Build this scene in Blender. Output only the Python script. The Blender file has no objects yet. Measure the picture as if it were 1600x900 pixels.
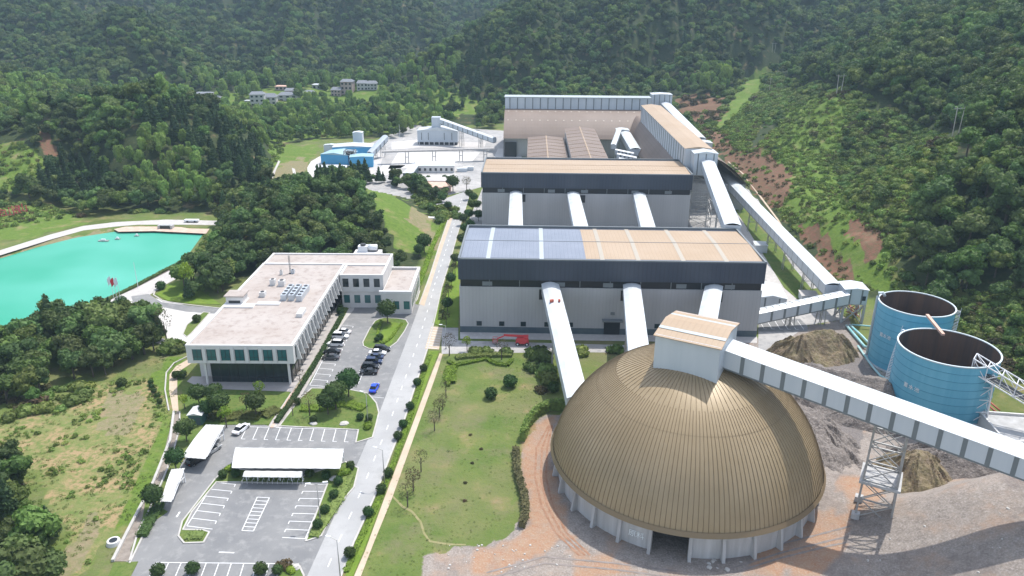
import bpy, bmesh, math, random
import numpy as np
from mathutils import Vector, Matrix
R = math.radians
random.seed(7); RNG = np.random.default_rng(7)
sc = bpy.context.scene
COL = sc.collection
# ------------------------------------------------------------------ camera, sky, sun
F_PX, PITCH, ROLL, CAMH = 1180.0, R(20.9), R(0.35), 90.0
cd = bpy.data.cameras.new('camera'); cam = bpy.data.objects.new('camera', cd); COL.objects.link(cam)
cd.sensor_width = 36.0; cd.lens = 36.0 * F_PX / 1600.0; cd.clip_start = 0.5; cd.clip_end = 9000
cam.matrix_world = Matrix.Translation((0, 0, CAMH)) @ Matrix.Rotation(R(90) - PITCH, 4, 'X') @ Matrix.Rotation(ROLL, 4, 'Z')
sc.camera = cam
SUN_EL, SUN_DX, SUN_DY = R(63), 0.58, 0.81      # the sun stands high, behind the plant and to the right
world = bpy.data.worlds.new("World"); sc.world = world; world.use_nodes = True
wn = world.node_tree; wn.nodes.clear()
wo = wn.nodes.new('ShaderNodeOutputWorld'); wb = wn.nodes.new('ShaderNodeBackground'); ws = wn.nodes.new('ShaderNodeTexSky')
ws.sky_type = 'NISHITA'; ws.sun_disc = False; ws.sun_elevation = SUN_EL; ws.sun_rotation = math.atan2(SUN_DX, SUN_DY)
ws.air_density = 1.0; ws.dust_density = 1.2; ws.ozone_density = 1.0
wb.inputs['Strength'].default_value = 0.15
wh = wn.nodes.new('ShaderNodeHueSaturation'); wh.inputs['Saturation'].default_value = 0.62   # thin cloud whitens the blue
wn.links.new(ws.outputs[0], wh.inputs['Color']); wn.links.new(wh.outputs[0], wb.inputs[0]); wn.links.new(wb.outputs[0], wo.inputs[0])
sd = bpy.data.lights.new('sun', 'SUN'); sun = bpy.data.objects.new('sun', sd); COL.objects.link(sun)
sd.energy = 2.5; sd.angle = R(0.7); sd.color = (1.0, 0.96, 0.9)
_h = math.hypot(SUN_DX, SUN_DY)
_sd = Vector((SUN_DX / _h * math.cos(SUN_EL), SUN_DY / _h * math.cos(SUN_EL), math.sin(SUN_EL)))
sun.rotation_euler = _sd.to_track_quat('Z', 'Y').to_euler(); sun.location = (0, 0, 300)
sc.view_settings.view_transform = 'Standard'; sc.view_settings.look = 'None'
sc.view_settings.exposure = 1.0; sc.view_settings.gamma = 1.0
sc.render.engine = 'CYCLES'; sc.cycles.use_denoising = True
sc.cycles.max_bounces = 5; sc.cycles.diffuse_bounces = 2; sc.cycles.glossy_bounces = 2
sc.cycles.transmission_bounces = 2; sc.cycles.volume_bounces = 0; sc.cycles.transparent_max_bounces = 4

# ------------------------------------------------------------------ geometry helpers
def ray(px, py):
    u, v = px - 800.0, py - 450.0
    c, s = math.cos(-ROLL), math.sin(-ROLL)
    u2 = c * u - s * v; v2 = s * u + c * v
    return (u2, F_PX * math.cos(PITCH) - v2 * math.sin(PITCH), -F_PX * math.sin(PITCH) - v2 * math.cos(PITCH))
def G(px, py, z=0.0):                      # photo point -> ground plan position at height z
    d = ray(px, py); t = (z - CAMH) / d[2]; return (d[0] * t, d[1] * t, z)
def G2(p, z=0.0):
    g = G(p[0], p[1], z); return (g[0], g[1])
def AT(px, py, Y):
    d = ray(px, py); t = Y / d[1]; return (d[0] * t, Y, CAMH + d[2] * t)
def PR(x, y, z):                           # arrays -> photo coordinates
    Z = y * math.cos(PITCH) - (z - CAMH) * math.sin(PITCH); up = y * math.sin(PITCH) + (z - CAMH) * math.cos(PITCH)
    Z = np.where(Z < 1, 1, Z)
    u = F_PX * x / Z; v = -F_PX * up / Z
    c, s = math.cos(ROLL), math.sin(ROLL)
    return 800 + c * u - s * v, 450 + s * u + c * v
def inpoly(X, Y, poly):
    X = np.asarray(X, float); Y = np.asarray(Y, float); r = np.zeros(X.shape, bool); n = len(poly)
    for i in range(n):
        x1, y1 = poly[i][:2]; x2, y2 = poly[(i + 1) % n][:2]
        if y1 == y2: continue
        c = ((y1 > Y) != (y2 > Y)) & (X < (x2 - x1) * (Y - y1) / (y2 - y1) + x1)
        r ^= c
    return r
def distpoly(X, Y, poly, closed=True):
    d = np.full(np.shape(X), 1e9); n = len(poly)
    for i in range(n if closed else n - 1):
        x1, y1 = poly[i][:2]; x2, y2 = poly[(i + 1) % n][:2]
        L = (x2 - x1) ** 2 + (y2 - y1) ** 2 + 1e-9
        t = np.clip(((X - x1) * (x2 - x1) + (Y - y1) * (y2 - y1)) / L, 0, 1)
        d = np.minimum(d, np.hypot(X - x1 - t * (x2 - x1), Y - y1 - t * (y2 - y1)))
    return d
def vnoise(X, Y, sc_, seed=0):             # smooth value noise on arrays
    r = np.random.default_rng(seed).random((256, 256))
    x = X / sc_ + 57.3; y = Y / sc_ + 91.7
    xi = np.floor(x).astype(int); yi = np.floor(y).astype(int); fx = x - xi; fy = y - yi
    fx = fx * fx * (3 - 2 * fx); fy = fy * fy * (3 - 2 * fy)
    a = r[xi % 256, yi % 256]; b = r[(xi + 1) % 256, yi % 256]; c = r[xi % 256, (yi + 1) % 256]; d = r[(xi + 1) % 256, (yi + 1) % 256]
    return (a * (1 - fx) + b * fx) * (1 - fy) + (c * (1 - fx) + d * fx) * fy - 0.5

# ------------------------------------------------------------------ materials
MATS = {}
def nodes(m):
    nt = m.node_tree; return nt, nt.nodes, nt.links
def mat(name, col, rough=0.7, metal=0.0, col2=None, nscale=0.2, namt=1.0, bump=0.0, bscale=None, stripes=None, island=0.0, spec=0.5, streak=False, detail=5, coords='pos', col3=None):
    """col mixed with col2 by noise of nscale (1/m); stripes=(axis, period, depth, darken) gives cladding ribs."""
    m = bpy.data.materials.new(name); m.use_nodes = True; nt, N, L = nodes(m)
    b = N['Principled BSDF']; b.inputs['Roughness'].default_value = rough; b.inputs['Metallic'].default_value = metal
    b.inputs['Specular IOR Level'].default_value = spec
    col = tuple(col) + (1,); cur = None
    if coords == 'pos':
        g = N.new('ShaderNodeNewGeometry'); P = g.outputs['Position']
    else:
        g = N.new('ShaderNodeTexCoord'); P = g.outputs['Object']
    if col2 is not None:
        v = P
        if streak:
            mp = N.new('ShaderNodeMapping'); mp.inputs['Scale'].default_value = (1, 1, 0.08); L.new(P, mp.inputs[0]); v = mp.outputs[0]
        t = N.new('ShaderNodeTexNoise'); t.inputs['Scale'].default_value = nscale; t.inputs['Detail'].default_value = detail
        t.inputs['Roughness'].default_value = 0.62
        L.new(v, t.inputs['Vector'])
        cr = N.new('ShaderNodeMapRange'); cr.inputs[1].default_value = 0.5 - 0.17; cr.inputs[2].default_value = 0.5 + 0.17
        cr.inputs[4].default_value = namt; L.new(t.outputs[0], cr.inputs[0])
        mx = N.new('ShaderNodeMix'); mx.data_type = 'RGBA'; mx.inputs[6].default_value = col; mx.inputs[7].default_value = tuple(col2) + (1,)
        L.new(cr.outputs[0], mx.inputs[0]); cur = mx.outputs[2]
        if col3 is not None:
            t3 = N.new('ShaderNodeTexNoise'); t3.inputs['Scale'].default_value = nscale * 5.3; t3.inputs['Detail'].default_value = 6; t3.inputs['Roughness'].default_value = 0.7
            L.new(v, t3.inputs['Vector'])
            c3 = N.new('ShaderNodeMapRange'); c3.inputs[1].default_value = 0.5; c3.inputs[2].default_value = 0.68; L.new(t3.outputs[0], c3.inputs[0])
            m3 = N.new('ShaderNodeMix'); m3.data_type = 'RGBA'; m3.inputs[7].default_value = tuple(col3) + (1,)
            L.new(cur, m3.inputs[6]); L.new(c3.outputs[0], m3.inputs[0]); cur = m3.outputs[2]
    hgt = None
    if stripes is not None:
        ax, per, dep, dark = stripes
        tc = N.new('ShaderNodeTexCoord'); sx = N.new('ShaderNodeSeparateXYZ'); L.new(tc.outputs['Object'], sx.inputs[0])
        mu = N.new('ShaderNodeMath'); mu.operation = 'MULTIPLY'; mu.inputs[1].default_value = 2 * math.pi / per; L.new(sx.outputs[ax], mu.inputs[0])
        sn = N.new('ShaderNodeMath'); sn.operation = 'SINE'; L.new(mu.outputs[0], sn.inputs[0])
        mr = N.new('ShaderNodeMapRange'); mr.inputs[1].default_value = -1; mr.inputs[2].default_value = -0.6; L.new(sn.outputs[0], mr.inputs[0])
        dk = N.new('ShaderNodeMix'); dk.data_type = 'RGBA'; dk.blend_type = 'MULTIPLY'
        dk.inputs[0].default_value = 1.0
        mm = N.new('ShaderNodeMapRange'); mm.inputs[3].default_value = 1 - dark; mm.inputs[4].default_value = 1.0; L.new(mr.outputs[0], mm.inputs[0])
        if cur is None: dk.inputs[6].default_value = col
        else: L.new(cur, dk.inputs[6])
        L.new(mm.outputs[0], dk.inputs[7]); cur = dk.outputs[2]; hgt = mr.outputs[0]
        bp = N.new('ShaderNodeBump'); bp.inputs['Strength'].default_value = 0.5; bp.inputs['Distance'].default_value = dep
        L.new(hgt, bp.inputs['Height']); L.new(bp.outputs[0], b.inputs['Normal'])
    elif bump > 0:
        t2 = N.new('ShaderNodeTexNoise'); t2.inputs['Scale'].default_value = bscale or 2.0; t2.inputs['Detail'].default_value = 5
        L.new(P, t2.inputs['Vector'])
        bp = N.new('ShaderNodeBump'); bp.inputs['Strength'].default_value = 0.9; bp.inputs['Distance'].default_value = bump
        L.new(t2.outputs[0], bp.inputs['Height']); L.new(bp.outputs[0], b.inputs['Normal'])
    if cur is None: b.inputs['Base Color'].default_value = col
    else: L.new(cur, b.inputs['Base Color'])
    MATS[name] = m; return m
def leafmat(name, c1, c2, c3=None, hue=0.03, val=0.45, big=0.012, rough=0.75):
    """foliage: per-plant tint (Object Info random) + slow drift over the hillside + fine leaf noise"""
    m = bpy.data.materials.new(name); m.use_nodes = True; nt, N, L = nodes(m)
    b = N['Principled BSDF']; b.inputs['Roughness'].default_value = rough; b.inputs['Specular IOR Level'].default_value = 0.25
    oi = N.new('ShaderNodeObjectInfo'); g = N.new('ShaderNodeNewGeometry')
    t = N.new('ShaderNodeTexNoise'); t.inputs['Scale'].default_value = big; t.inputs['Detail'].default_value = 3; L.new(g.outputs['Position'], t.inputs['Vector'])
    t2 = N.new('ShaderNodeTexNoise'); t2.inputs['Scale'].default_value = 1.1; t2.inputs['Detail'].default_value = 3; L.new(g.outputs['Position'], t2.inputs['Vector'])
    a = N.new('ShaderNodeMath'); a.operation = 'MULTIPLY_ADD'; a.inputs[1].default_value = 0.65; L.new(oi.outputs['Random'], a.inputs[0])
    s_ = N.new('ShaderNodeMapRange'); s_.inputs[1].default_value = 0.3; s_.inputs[2].default_value = 0.7; s_.inputs[4].default_value = 0.5; L.new(t.outputs[0], s_.inputs[0])
    L.new(s_.outputs[0], a.inputs[2])
    mx = N.new('ShaderNodeMix'); mx.data_type = 'RGBA'; mx.inputs[6].default_value = tuple(c1) + (1,); mx.inputs[7].default_value = tuple(c2) + (1,)
    L.new(a.outputs[0], mx.inputs[0])
    hs = N.new('ShaderNodeHueSaturation'); L.new(mx.outputs[2], hs.inputs['Color'])
    mu = N.new('ShaderNodeMath'); mu.operation = 'MULTIPLY'; mu.inputs[1].default_value = 37.7; L.new(oi.outputs['Random'], mu.inputs[0])
    fr = N.new('ShaderNodeMath'); fr.operation = 'FRACT'; L.new(mu.outputs[0], fr.inputs[0])
    hm = N.new('ShaderNodeMapRange'); hm.inputs[3].default_value = 0.5 - hue; hm.inputs[4].default_value = 0.5 + hue; L.new(fr.outputs[0], hm.inputs[0]); L.new(hm.outputs[0], hs.inputs['Hue'])
    mu2 = N.new('ShaderNodeMath'); mu2.operation = 'MULTIPLY'; mu2.inputs[1].default_value = 91.3; L.new(oi.outputs['Random'], mu2.inputs[0])
    fr2 = N.new('ShaderNodeMath'); fr2.operation = 'FRACT'; L.new(mu2.outputs[0], fr2.inputs[0])
    vm = N.new('ShaderNodeMapRange'); vm.inputs[3].default_value = 1 - val; vm.inputs[4].default_value = 1 + val; L.new(fr2.outputs[0], vm.inputs[0])
    v2 = N.new('ShaderNodeMapRange'); v2.inputs[1].default_value = 0.3; v2.inputs[2].default_value = 0.7; v2.inputs[3].default_value = 0.7; v2.inputs[4].default_value = 1.3; L.new(t2.outputs[0], v2.inputs[0])
    vv = N.new('ShaderNodeMath'); vv.operation = 'MULTIPLY'; L.new(vm.outputs[0], vv.inputs[0]); L.new(v2.outputs[0], vv.inputs[1]); L.new(vv.outputs[0], hs.inputs['Value'])
    L.new(hs.outputs[0], b.inputs['Base Color'])
    tl = N.new('ShaderNodeBsdfTranslucent'); tm = N.new('ShaderNodeMix'); tm.data_type = 'RGBA'; tm.blend_type = 'MULTIPLY'; tm.inputs[0].default_value = 1; tm.inputs[7].default_value = (1.15, 1.4, .9, 1)
    L.new(hs.outputs[0], tm.inputs[6]); L.new(tm.outputs[2], tl.inputs['Color']); ms = N.new('ShaderNodeMixShader'); ms.inputs[0].default_value = 0.24
    L.new(b.outputs[0], ms.inputs[1]); L.new(tl.outputs[0], ms.inputs[2]); L.new(ms.outputs[0], N['Material Output'].inputs['Surface'])
    MATS[name] = m; return m

mat('clad_grey', (0.41, 0.41, 0.41), 0.5, 0.0, (0.33, 0.33, 0.335), 0.12, 0.7, stripes=(0, 1.0, 0.06, 0.06), streak=True)
mat('clad_navy', (0.030, 0.042, 0.068), 0.42, 0.0, (0.045, 0.056, 0.08), 0.15, 1.0, stripes=(0, 1.2, 0.05, 0.15), streak=True)
mat('clad_dark', (0.012, 0.015, 0.02), 0.3)
mat('clad_base', (0.055, 0.085, 0.11), 0.5, 0, (0.09, 0.12, 0.13), 0.5, 1.0)
mat('roof_tan', (0.35, 0.25, 0.16), 0.65, 0.0, (0.39, 0.29, 0.20), 0.05, 1.0, stripes=(0, 1.1, 0.05, 0.05))
mat('roof_blue', (0.205, 0.232, 0.29), 0.6, 0.0, (0.17, 0.197, 0.25), 0.10, 1.0, stripes=(0, 1.1, 0.05, 0.05))
mat('roof_brown', (0.165, 0.115, 0.088), 0.6, 0.0, (0.205, 0.15, 0.118), 0.05, 1.0, stripes=(0, 0.9, 0.05, 0.12))
mat('roof_light', (0.40, 0.44, 0.45), 0.4)
mat('clad_white', (0.66, 0.70, 0.73), 0.4, 0.0, (0.56, 0.61, 0.65), 0.25, 0.8, streak=True)
mat('clad_silver', (0.55, 0.59, 0.63), 0.42, 0.1, (0.46, 0.51, 0.56), 0.3, 0.8, streak=True)
mat('clad_stripe', (0.16, 0.18, 0.19), 0.5)
mat('gallery_white', (0.63, 0.66, 0.675), 0.4, 0.0, (0.46, 0.49, 0.505), 0.22, 0.9, detail=8)
mat('dome_brass', (0.290, 0.216, 0.122), 0.45, 0.1, (0.35, 0.265, 0.158), 0.13, 0.9, detail=7)
mat('dome_rib', (0.215, 0.156, 0.088), 0.5, 0.2)
mat('skylight_band', (0.37, 0.325, 0.26), 0.5)
mat('concrete', (0.48, 0.48, 0.48), 0.85, 0, (0.34, 0.335, 0.33), 0.55, 1.0, streak=True, bump=0.03, bscale=3)
mat('concrete_light', (0.48, 0.455, 0.43), 0.85, 0, (0.40, 0.375, 0.355), 0.12, 0.8, col3=(0.54, 0.52, 0.50))
mat('paving_white', (0.58, 0.56, 0.54), 0.85, 0, (0.50, 0.48, 0.45), 0.08, 0.9)
mat('asphalt', (0.17, 0.172, 0.176), 0.88, 0, (0.235, 0.233, 0.23), 0.09, 1.0, col3=(0.27, 0.268, 0.262))
mat('asphalt_road', (0.30, 0.30, 0.30), 0.86, 0, (0.40, 0.395, 0.39), 0.06, 1.0, col3=(0.32, 0.32, 0.315))
mat('channel_floor', (0.20, 0.17, 0.145), 0.95, 0, (0.30, 0.26, 0.22), 0.8, 1.0, bump=.1)
mat('rut_orange', (0.25, 0.125, 0.07), 0.95, 0, (0.34, 0.21, 0.14), 0.8, 1.0)
mat('rut_grey', (0.19, 0.165, 0.15), 0.95, 0, (0.28, 0.24, 0.22), 0.8, 1.0)
mat('heap_brown', (0.17, 0.12, 0.075), 0.95, 0, (0.20, 0.17, 0.085), 0.35, 1.0, col3=(0.28, 0.22, 0.16), bump=.25, bscale=2.5)
mat('heap_grey', (0.20, 0.172, 0.150), 0.95, 0, (0.13, 0.112, 0.10), 0.5, 1.0, col3=(0.33, 0.29, 0.27), bump=.25, bscale=2.5)
mat('asphalt_worn', (0.30, 0.295, 0.29), 0.88, 0, (0.44, 0.42, 0.40), 0.07, 1.0, col3=(0.22, 0.22, 0.22))
mat('kerb', (0.50, 0.48, 0.45), 0.8, 0, (0.38, 0.36, 0.33), 0.6, 0.8)
mat('paint_white', (0.78, 0.78, 0.78), 0.6, 0, (0.6, 0.6, 0.6), 1.5, 0.6)
mat('paver_tan', (0.46, 0.36, 0.26), 0.85, 0, (0.52, 0.43, 0.33), 0.3, 1.0, bump=0.02, bscale=4)
mat('paver_pink', (0.50, 0.34, 0.26), 0.85, 0, (0.58, 0.45, 0.36), 0.4, 1.0)
mat('walk_grey', (0.36, 0.33, 0.31), 0.85, 0, (0.42, 0.39, 0.37), 0.3, 1.0)
mat('render_white', (0.70, 0.68, 0.66), 0.8, 0, (0.60, 0.58, 0.56), 0.3, 0.7, streak=True)
mat('roof_screed', (0.37, 0.315, 0.28), 0.85, 0, (0.43, 0.385, 0.355), 0.09, 1.0, col3=(0.29, 0.24, 0.21))
mat('parapet', (0.66, 0.65, 0.635), 0.75, 0, (0.57, 0.56, 0.55), 0.4, 0.6)
mat('glass_teal', (0.025, 0.10, 0.105), 0.12, 0.0, (0.04, 0.15, 0.15), 0.5, 1.0)
mat('glass_dark', (0.012, 0.020, 0.024), 0.08, 0.0, (0.03, 0.045, 0.05), 0.35, 1.0, streak=True)
mat('frame_dark', (0.03, 0.03, 0.033), 0.5)
mat('steel_grey', (0.42, 0.42, 0.41), 0.5, 0.3, (0.30, 0.29, 0.28), 0.8, 1.0)
mat('steel_white', (0.74, 0.75, 0.77), 0.45)
mat('metal_unit', (0.48, 0.52, 0.56), 0.4, 0.3)
mat('silo_blue', (0.10, 0.37, 0.52), 0.5, 0.0, (0.16, 0.46, 0.60), 0.30, 1.0, streak=True)
mat('silo_seam', (0.06, 0.25, 0.38), 0.6)
mat('silo_rim', (0.55, 0.62, 0.64), 0.5)
mat('silo_inside', (0.05, 0.042, 0.042), 0.8, 0, (0.15, 0.085, 0.055), 0.25, 1.0, streak=True)
mat('pipe_teal', (0.20, 0.50, 0.52), 0.5, 0, (0.5, 0.62, 0.62), 0.4, 0.8)
mat('rust_red', (0.42, 0.10, 0.06), 0.7)
mat('red_paint', (0.62, 0.05, 0.06), 0.4)
mat('red_letters', (0.60, 0.10, 0.12), 0.5)
mat('white_letters', (0.80, 0.85, 0.86), 0.6)
mat('membrane', (0.60, 0.60, 0.59), 0.55, 0, (0.52, 0.52, 0.50), 0.35, 1.0, stripes=(0, 1.7, 0.04, 0.10))
mat('tyre', (0.015, 0.015, 0.015), 0.8); mat('rim', (0.45, 0.46, 0.47), 0.35, 0.8)
mat('car_glass', (0.01, 0.013, 0.016), 0.08)
mat('car_white', (0.80, 0.80, 0.80), 0.25); mat('car_black', (0.012, 0.012, 0.014), 0.2); mat('car_grey', (0.08, 0.08, 0.085), 0.25, 0.3)
mat('car_navy', (0.02, 0.035, 0.09), 0.22); mat('car_blue', (0.01, 0.07, 0.62), 0.22); mat('car_silver', (0.45, 0.46, 0.47), 0.3, 0.5)
mat('lamp_glass', (0.8, 0.8, 0.78), 0.2); mat('tail_red', (0.4, 0.01, 0.01), 0.3)
mat('bark', (0.085, 0.066, 0.05), 0.9, 0, (0.12, 0.10, 0.08), 2.0, 1.0)
mat('pole_wood', (0.50, 0.47, 0.42), 0.8)
mat('hut_roof_blue', (0.30, 0.46, 0.52), 0.5); mat('hut_wall_blue', (0.06, 0.33, 0.58), 0.5)
mat('tile_grey', (0.15, 0.165, 0.19), 0.8, 0, (0.22, 0.23, 0.25), 1.0, 1.0)
mat('tile_orange', (0.55, 0.34, 0.26), 0.8, 0, (0.62, 0.43, 0.34), 0.5, 1.0)
mat('house_pink', (0.40, 0.31, 0.29), 0.85); mat('house_white', (0.44, 0.43, 0.43), 0.85)
mat('door_green', (0.06, 0.14, 0.13), 0.6)
mat('stone', (0.40, 0.38, 0.35), 0.9, 0, (0.52, 0.50, 0.47), 1.2, 1.0, bump=0.05, bscale=3)
mat('flag_red', (0.65, 0.04, 0.05), 0.7); mat('flag_white', (0.8, 0.82, 0.84), 0.7)
mat('water', (0.006, 0.28, 0.155), 0.3, 0.0, (0.10, 0.42, 0.32), 0.011, 1.0, bump=0.02, bscale=0.7, detail=3, spec=0.18)
leafmat('leaf_dark', (0.060, 0.100, 0.030), (0.112, 0.158, 0.050))
leafmat('leaf_mid', (0.075, 0.125, 0.028), (0.13, 0.185, 0.046))
leafmat('leaf_cedar', (0.038, 0.072, 0.030), (0.066, 0.108, 0.042), hue=0.012, val=0.25)
leafmat('leaf_bamboo', (0.15, 0.235, 0.055), (0.21, 0.29, 0.075), hue=0.015, val=0.2)
leafmat('leaf_shrub', (0.095, 0.155, 0.04), (0.17, 0.215, 0.06), hue=0.03)
leafmat('leaf_crop', (0.14, 0.21, 0.045), (0.21, 0.265, 0.07), hue=0.02)
leafmat('leaf_grass', (0.10, 0.16, 0.035), (0.17, 0.20, 0.06), hue=0.02, val=.3)
leafmat('leaf_dry', (0.12, 0.075, 0.045), (0.10, 0.10, 0.045), hue=0.02)
leafmat('leaf_round', (0.036, 0.075, 0.020), (0.06, 0.105, 0.028), val=0.2)
leafmat('leaf_lime', (0.13, 0.21, 0.02), (0.20, 0.28, 0.03), hue=0.012, val=0.2)

# ------------------------------------------------------------------ mesh builder
class MB:
    def __init__(self): self.v = []; self.f = []
    def quad(self, a, b, c, d):
        n = len(self.v); self.v += [tuple(a), tuple(b), tuple(c), tuple(d)]; self.f.append((n, n + 1, n + 2, n + 3)); return self
    def box(self, x0, x1, y0, y1, z0, z1):
        n = len(self.v)
        self.v += [(x0, y0, z0), (x1, y0, z0), (x1, y1, z0), (x0, y1, z0), (x0, y0, z1), (x1, y0, z1), (x1, y1, z1), (x0, y1, z1)]
        self.f += [(n, n + 3, n + 2, n + 1), (n + 4, n + 5, n + 6, n + 7), (n, n + 1, n + 5, n + 4), (n + 1, n + 2, n + 6, n + 5), (n + 2, n + 3, n + 7, n + 6), (n + 3, n, n + 4, n + 7)]
        return self
    def bar(self, a, b, w, h=None, up=(0, 0, 1)):      # square bar from a to b
        h = h or w; a = Vector(a); b = Vector(b); d = (b - a)
        if d.length < 1e-6: return self
        d.normalize(); u = Vector(up)
        if abs(d.dot(u)) > 0.97: u = Vector((1, 0, 0))
        s = d.cross(u).normalized(); t = s.cross(d).normalized(); n = len(self.v)
        for p in (a, b):
            for i, j in ((-1, -1), (1, -1), (1, 1), (-1, 1)): self.v.append(tuple(p + s * (w / 2 * i) + t * (h / 2 * j)))
        self.f += [(n, n + 3, n + 2, n + 1), (n + 4, n + 5, n + 6, n + 7)] + [(n + k, n + (k + 1) % 4, n + 4 + (k + 1) % 4, n + 4 + k) for k in range(4)]
        return self
    def tube(self, pts, r, seg=8, r2=None, cap=True):
        pts = [Vector(p) for p in pts]; n0 = len(self.v); m = len(pts)
        for k, p in enumerate(pts):
            d = (pts[min(k + 1, m - 1)] - pts[max(k - 1, 0)]).normalized(); u = Vector((0, 0, 1)) if abs(d.z) < 0.95 else Vector((1, 0, 0))
            s = d.cross(u).normalized(); t = s.cross(d); rr = r if r2 is None else r + (r2 - r) * k / (m - 1)
            for i in range(seg):
                a = 2 * math.pi * i / seg; self.v.append(tuple(p + s * (math.cos(a) * rr) + t * (math.sin(a) * rr)))
        for k in range(m - 1):
            for i in range(seg):
                a = n0 + k * seg + i; b = n0 + k * seg + (i + 1) % seg; self.f.append((a, b, b + seg, a + seg))
        if cap: self.f += [tuple(n0 + i for i in range(seg))[::-1], tuple(n0 + (m - 1) * seg + i for i in range(seg))]
        return self
    def prism(self, poly, z0, z1):
        a = sum(poly[i][0] * poly[(i + 1) % len(poly)][1] - poly[(i + 1) % len(poly)][0] * poly[i][1] for i in range(len(poly)))
        if a < 0: poly = poly[::-1]
        n = len(self.v); m = len(poly)
        self.v += [(p[0], p[1], z0) for p in poly] + [(p[0], p[1], z1) for p in poly]
        self.f += [tuple(range(n + m, n + 2 * m)), tuple(range(n + m - 1, n - 1, -1))] + [(n + i, n + (i + 1) % m, n + m + (i + 1) % m, n + m + i) for i in range(m)]
        return self
    def strip(self, L, Rr):
        n = len(self.v); m = len(L); self.v += [tuple(p) for p in L] + [tuple(p) for p in Rr]
        self.f += [(n + i, n + m + i, n + m + i + 1, n + i + 1) for i in range(m - 1)]; return self
    def mesh(self, name):
        me = bpy.data.meshes.new(name); me.from_pydata(self.v, [], self.f); me.update(); return me
    def build(self, name, m=None, parent=None, smooth=False, fix=True, label=None):
        me = self.mesh(name)
        if fix:
            bm = bmesh.new(); bm.from_mesh(me); bmesh.ops.recalc_face_normals(bm, faces=bm.faces); bm.to_mesh(me); bm.free()
        if m: me.materials.append(MATS[m])
        if smooth: me.polygons.foreach_set('use_smooth', [True] * len(me.polygons))
        o = bpy.data.objects.new(name, me); COL.objects.link(o)
        if parent is not None: o.parent = parent
        if label: o['label'] = label
        return o
def tag(o, label, cat, group=None):
    o['label'] = label; o['category'] = cat
    if group: o['group'] = group
    return o
def thing(name, label, cat, loc=(0, 0, 0), rz=0.0, group=None):
    o = bpy.data.objects.new(name, None); COL.objects.link(o); o.location = loc; o.rotation_euler = (0, 0, rz); o.empty_display_size = 0.5
    return tag(o, label, cat, group)
def struct(o, kind='structure'): o['kind'] = kind; return o
def copy_tree(o, loc=None, rz=None, label=None, group=None, scale=None, parent=None):
    c = o.copy(); COL.objects.link(c)
    if parent is not None: c.parent = parent
    if loc is not None: c.location = loc
    if rz is not None: c.rotation_euler = (0, 0, rz)
    if scale is not None: c.scale = (scale,) * 3 if not isinstance(scale, tuple) else scale
    if label: c['label'] = label
    if group: c['group'] = group
    for ch in list(o.children): copy_tree(ch, parent=c)
    return c
def resample(pts, step):
    out = [pts[0]]
    for a, b in zip(pts[:-1], pts[1:]):
        L = math.dist(a[:2], b[:2]); n = max(1, int(L / step))
        for k in range(1, n + 1): out.append(tuple(a[i] + (b[i] - a[i]) * k / n for i in range(len(a))))
    return out
def sheet(name, px, z, m, kind='structure'):            # flat patch laid on the ground
    P = [G2(p, z) for p in px]; mb = MB(); n = len(P); mb.v = [(x, y, z) for x, y in P]; mb.f = [tuple(range(n))]
    me = mb.mesh(name); bm = bmesh.new(); bm.from_mesh(me); bmesh.ops.triangulate(bm, faces=bm.faces); bmesh.ops.recalc_face_normals(bm, faces=bm.faces)
    for f in bm.faces:
        if f.normal.z < 0: f.normal_flip()
    bm.to_mesh(me); bm.free(); me.materials.append(MATS[m])
    o = bpy.data.objects.new(name, me); COL.objects.link(o); o['kind'] = kind; return o

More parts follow.
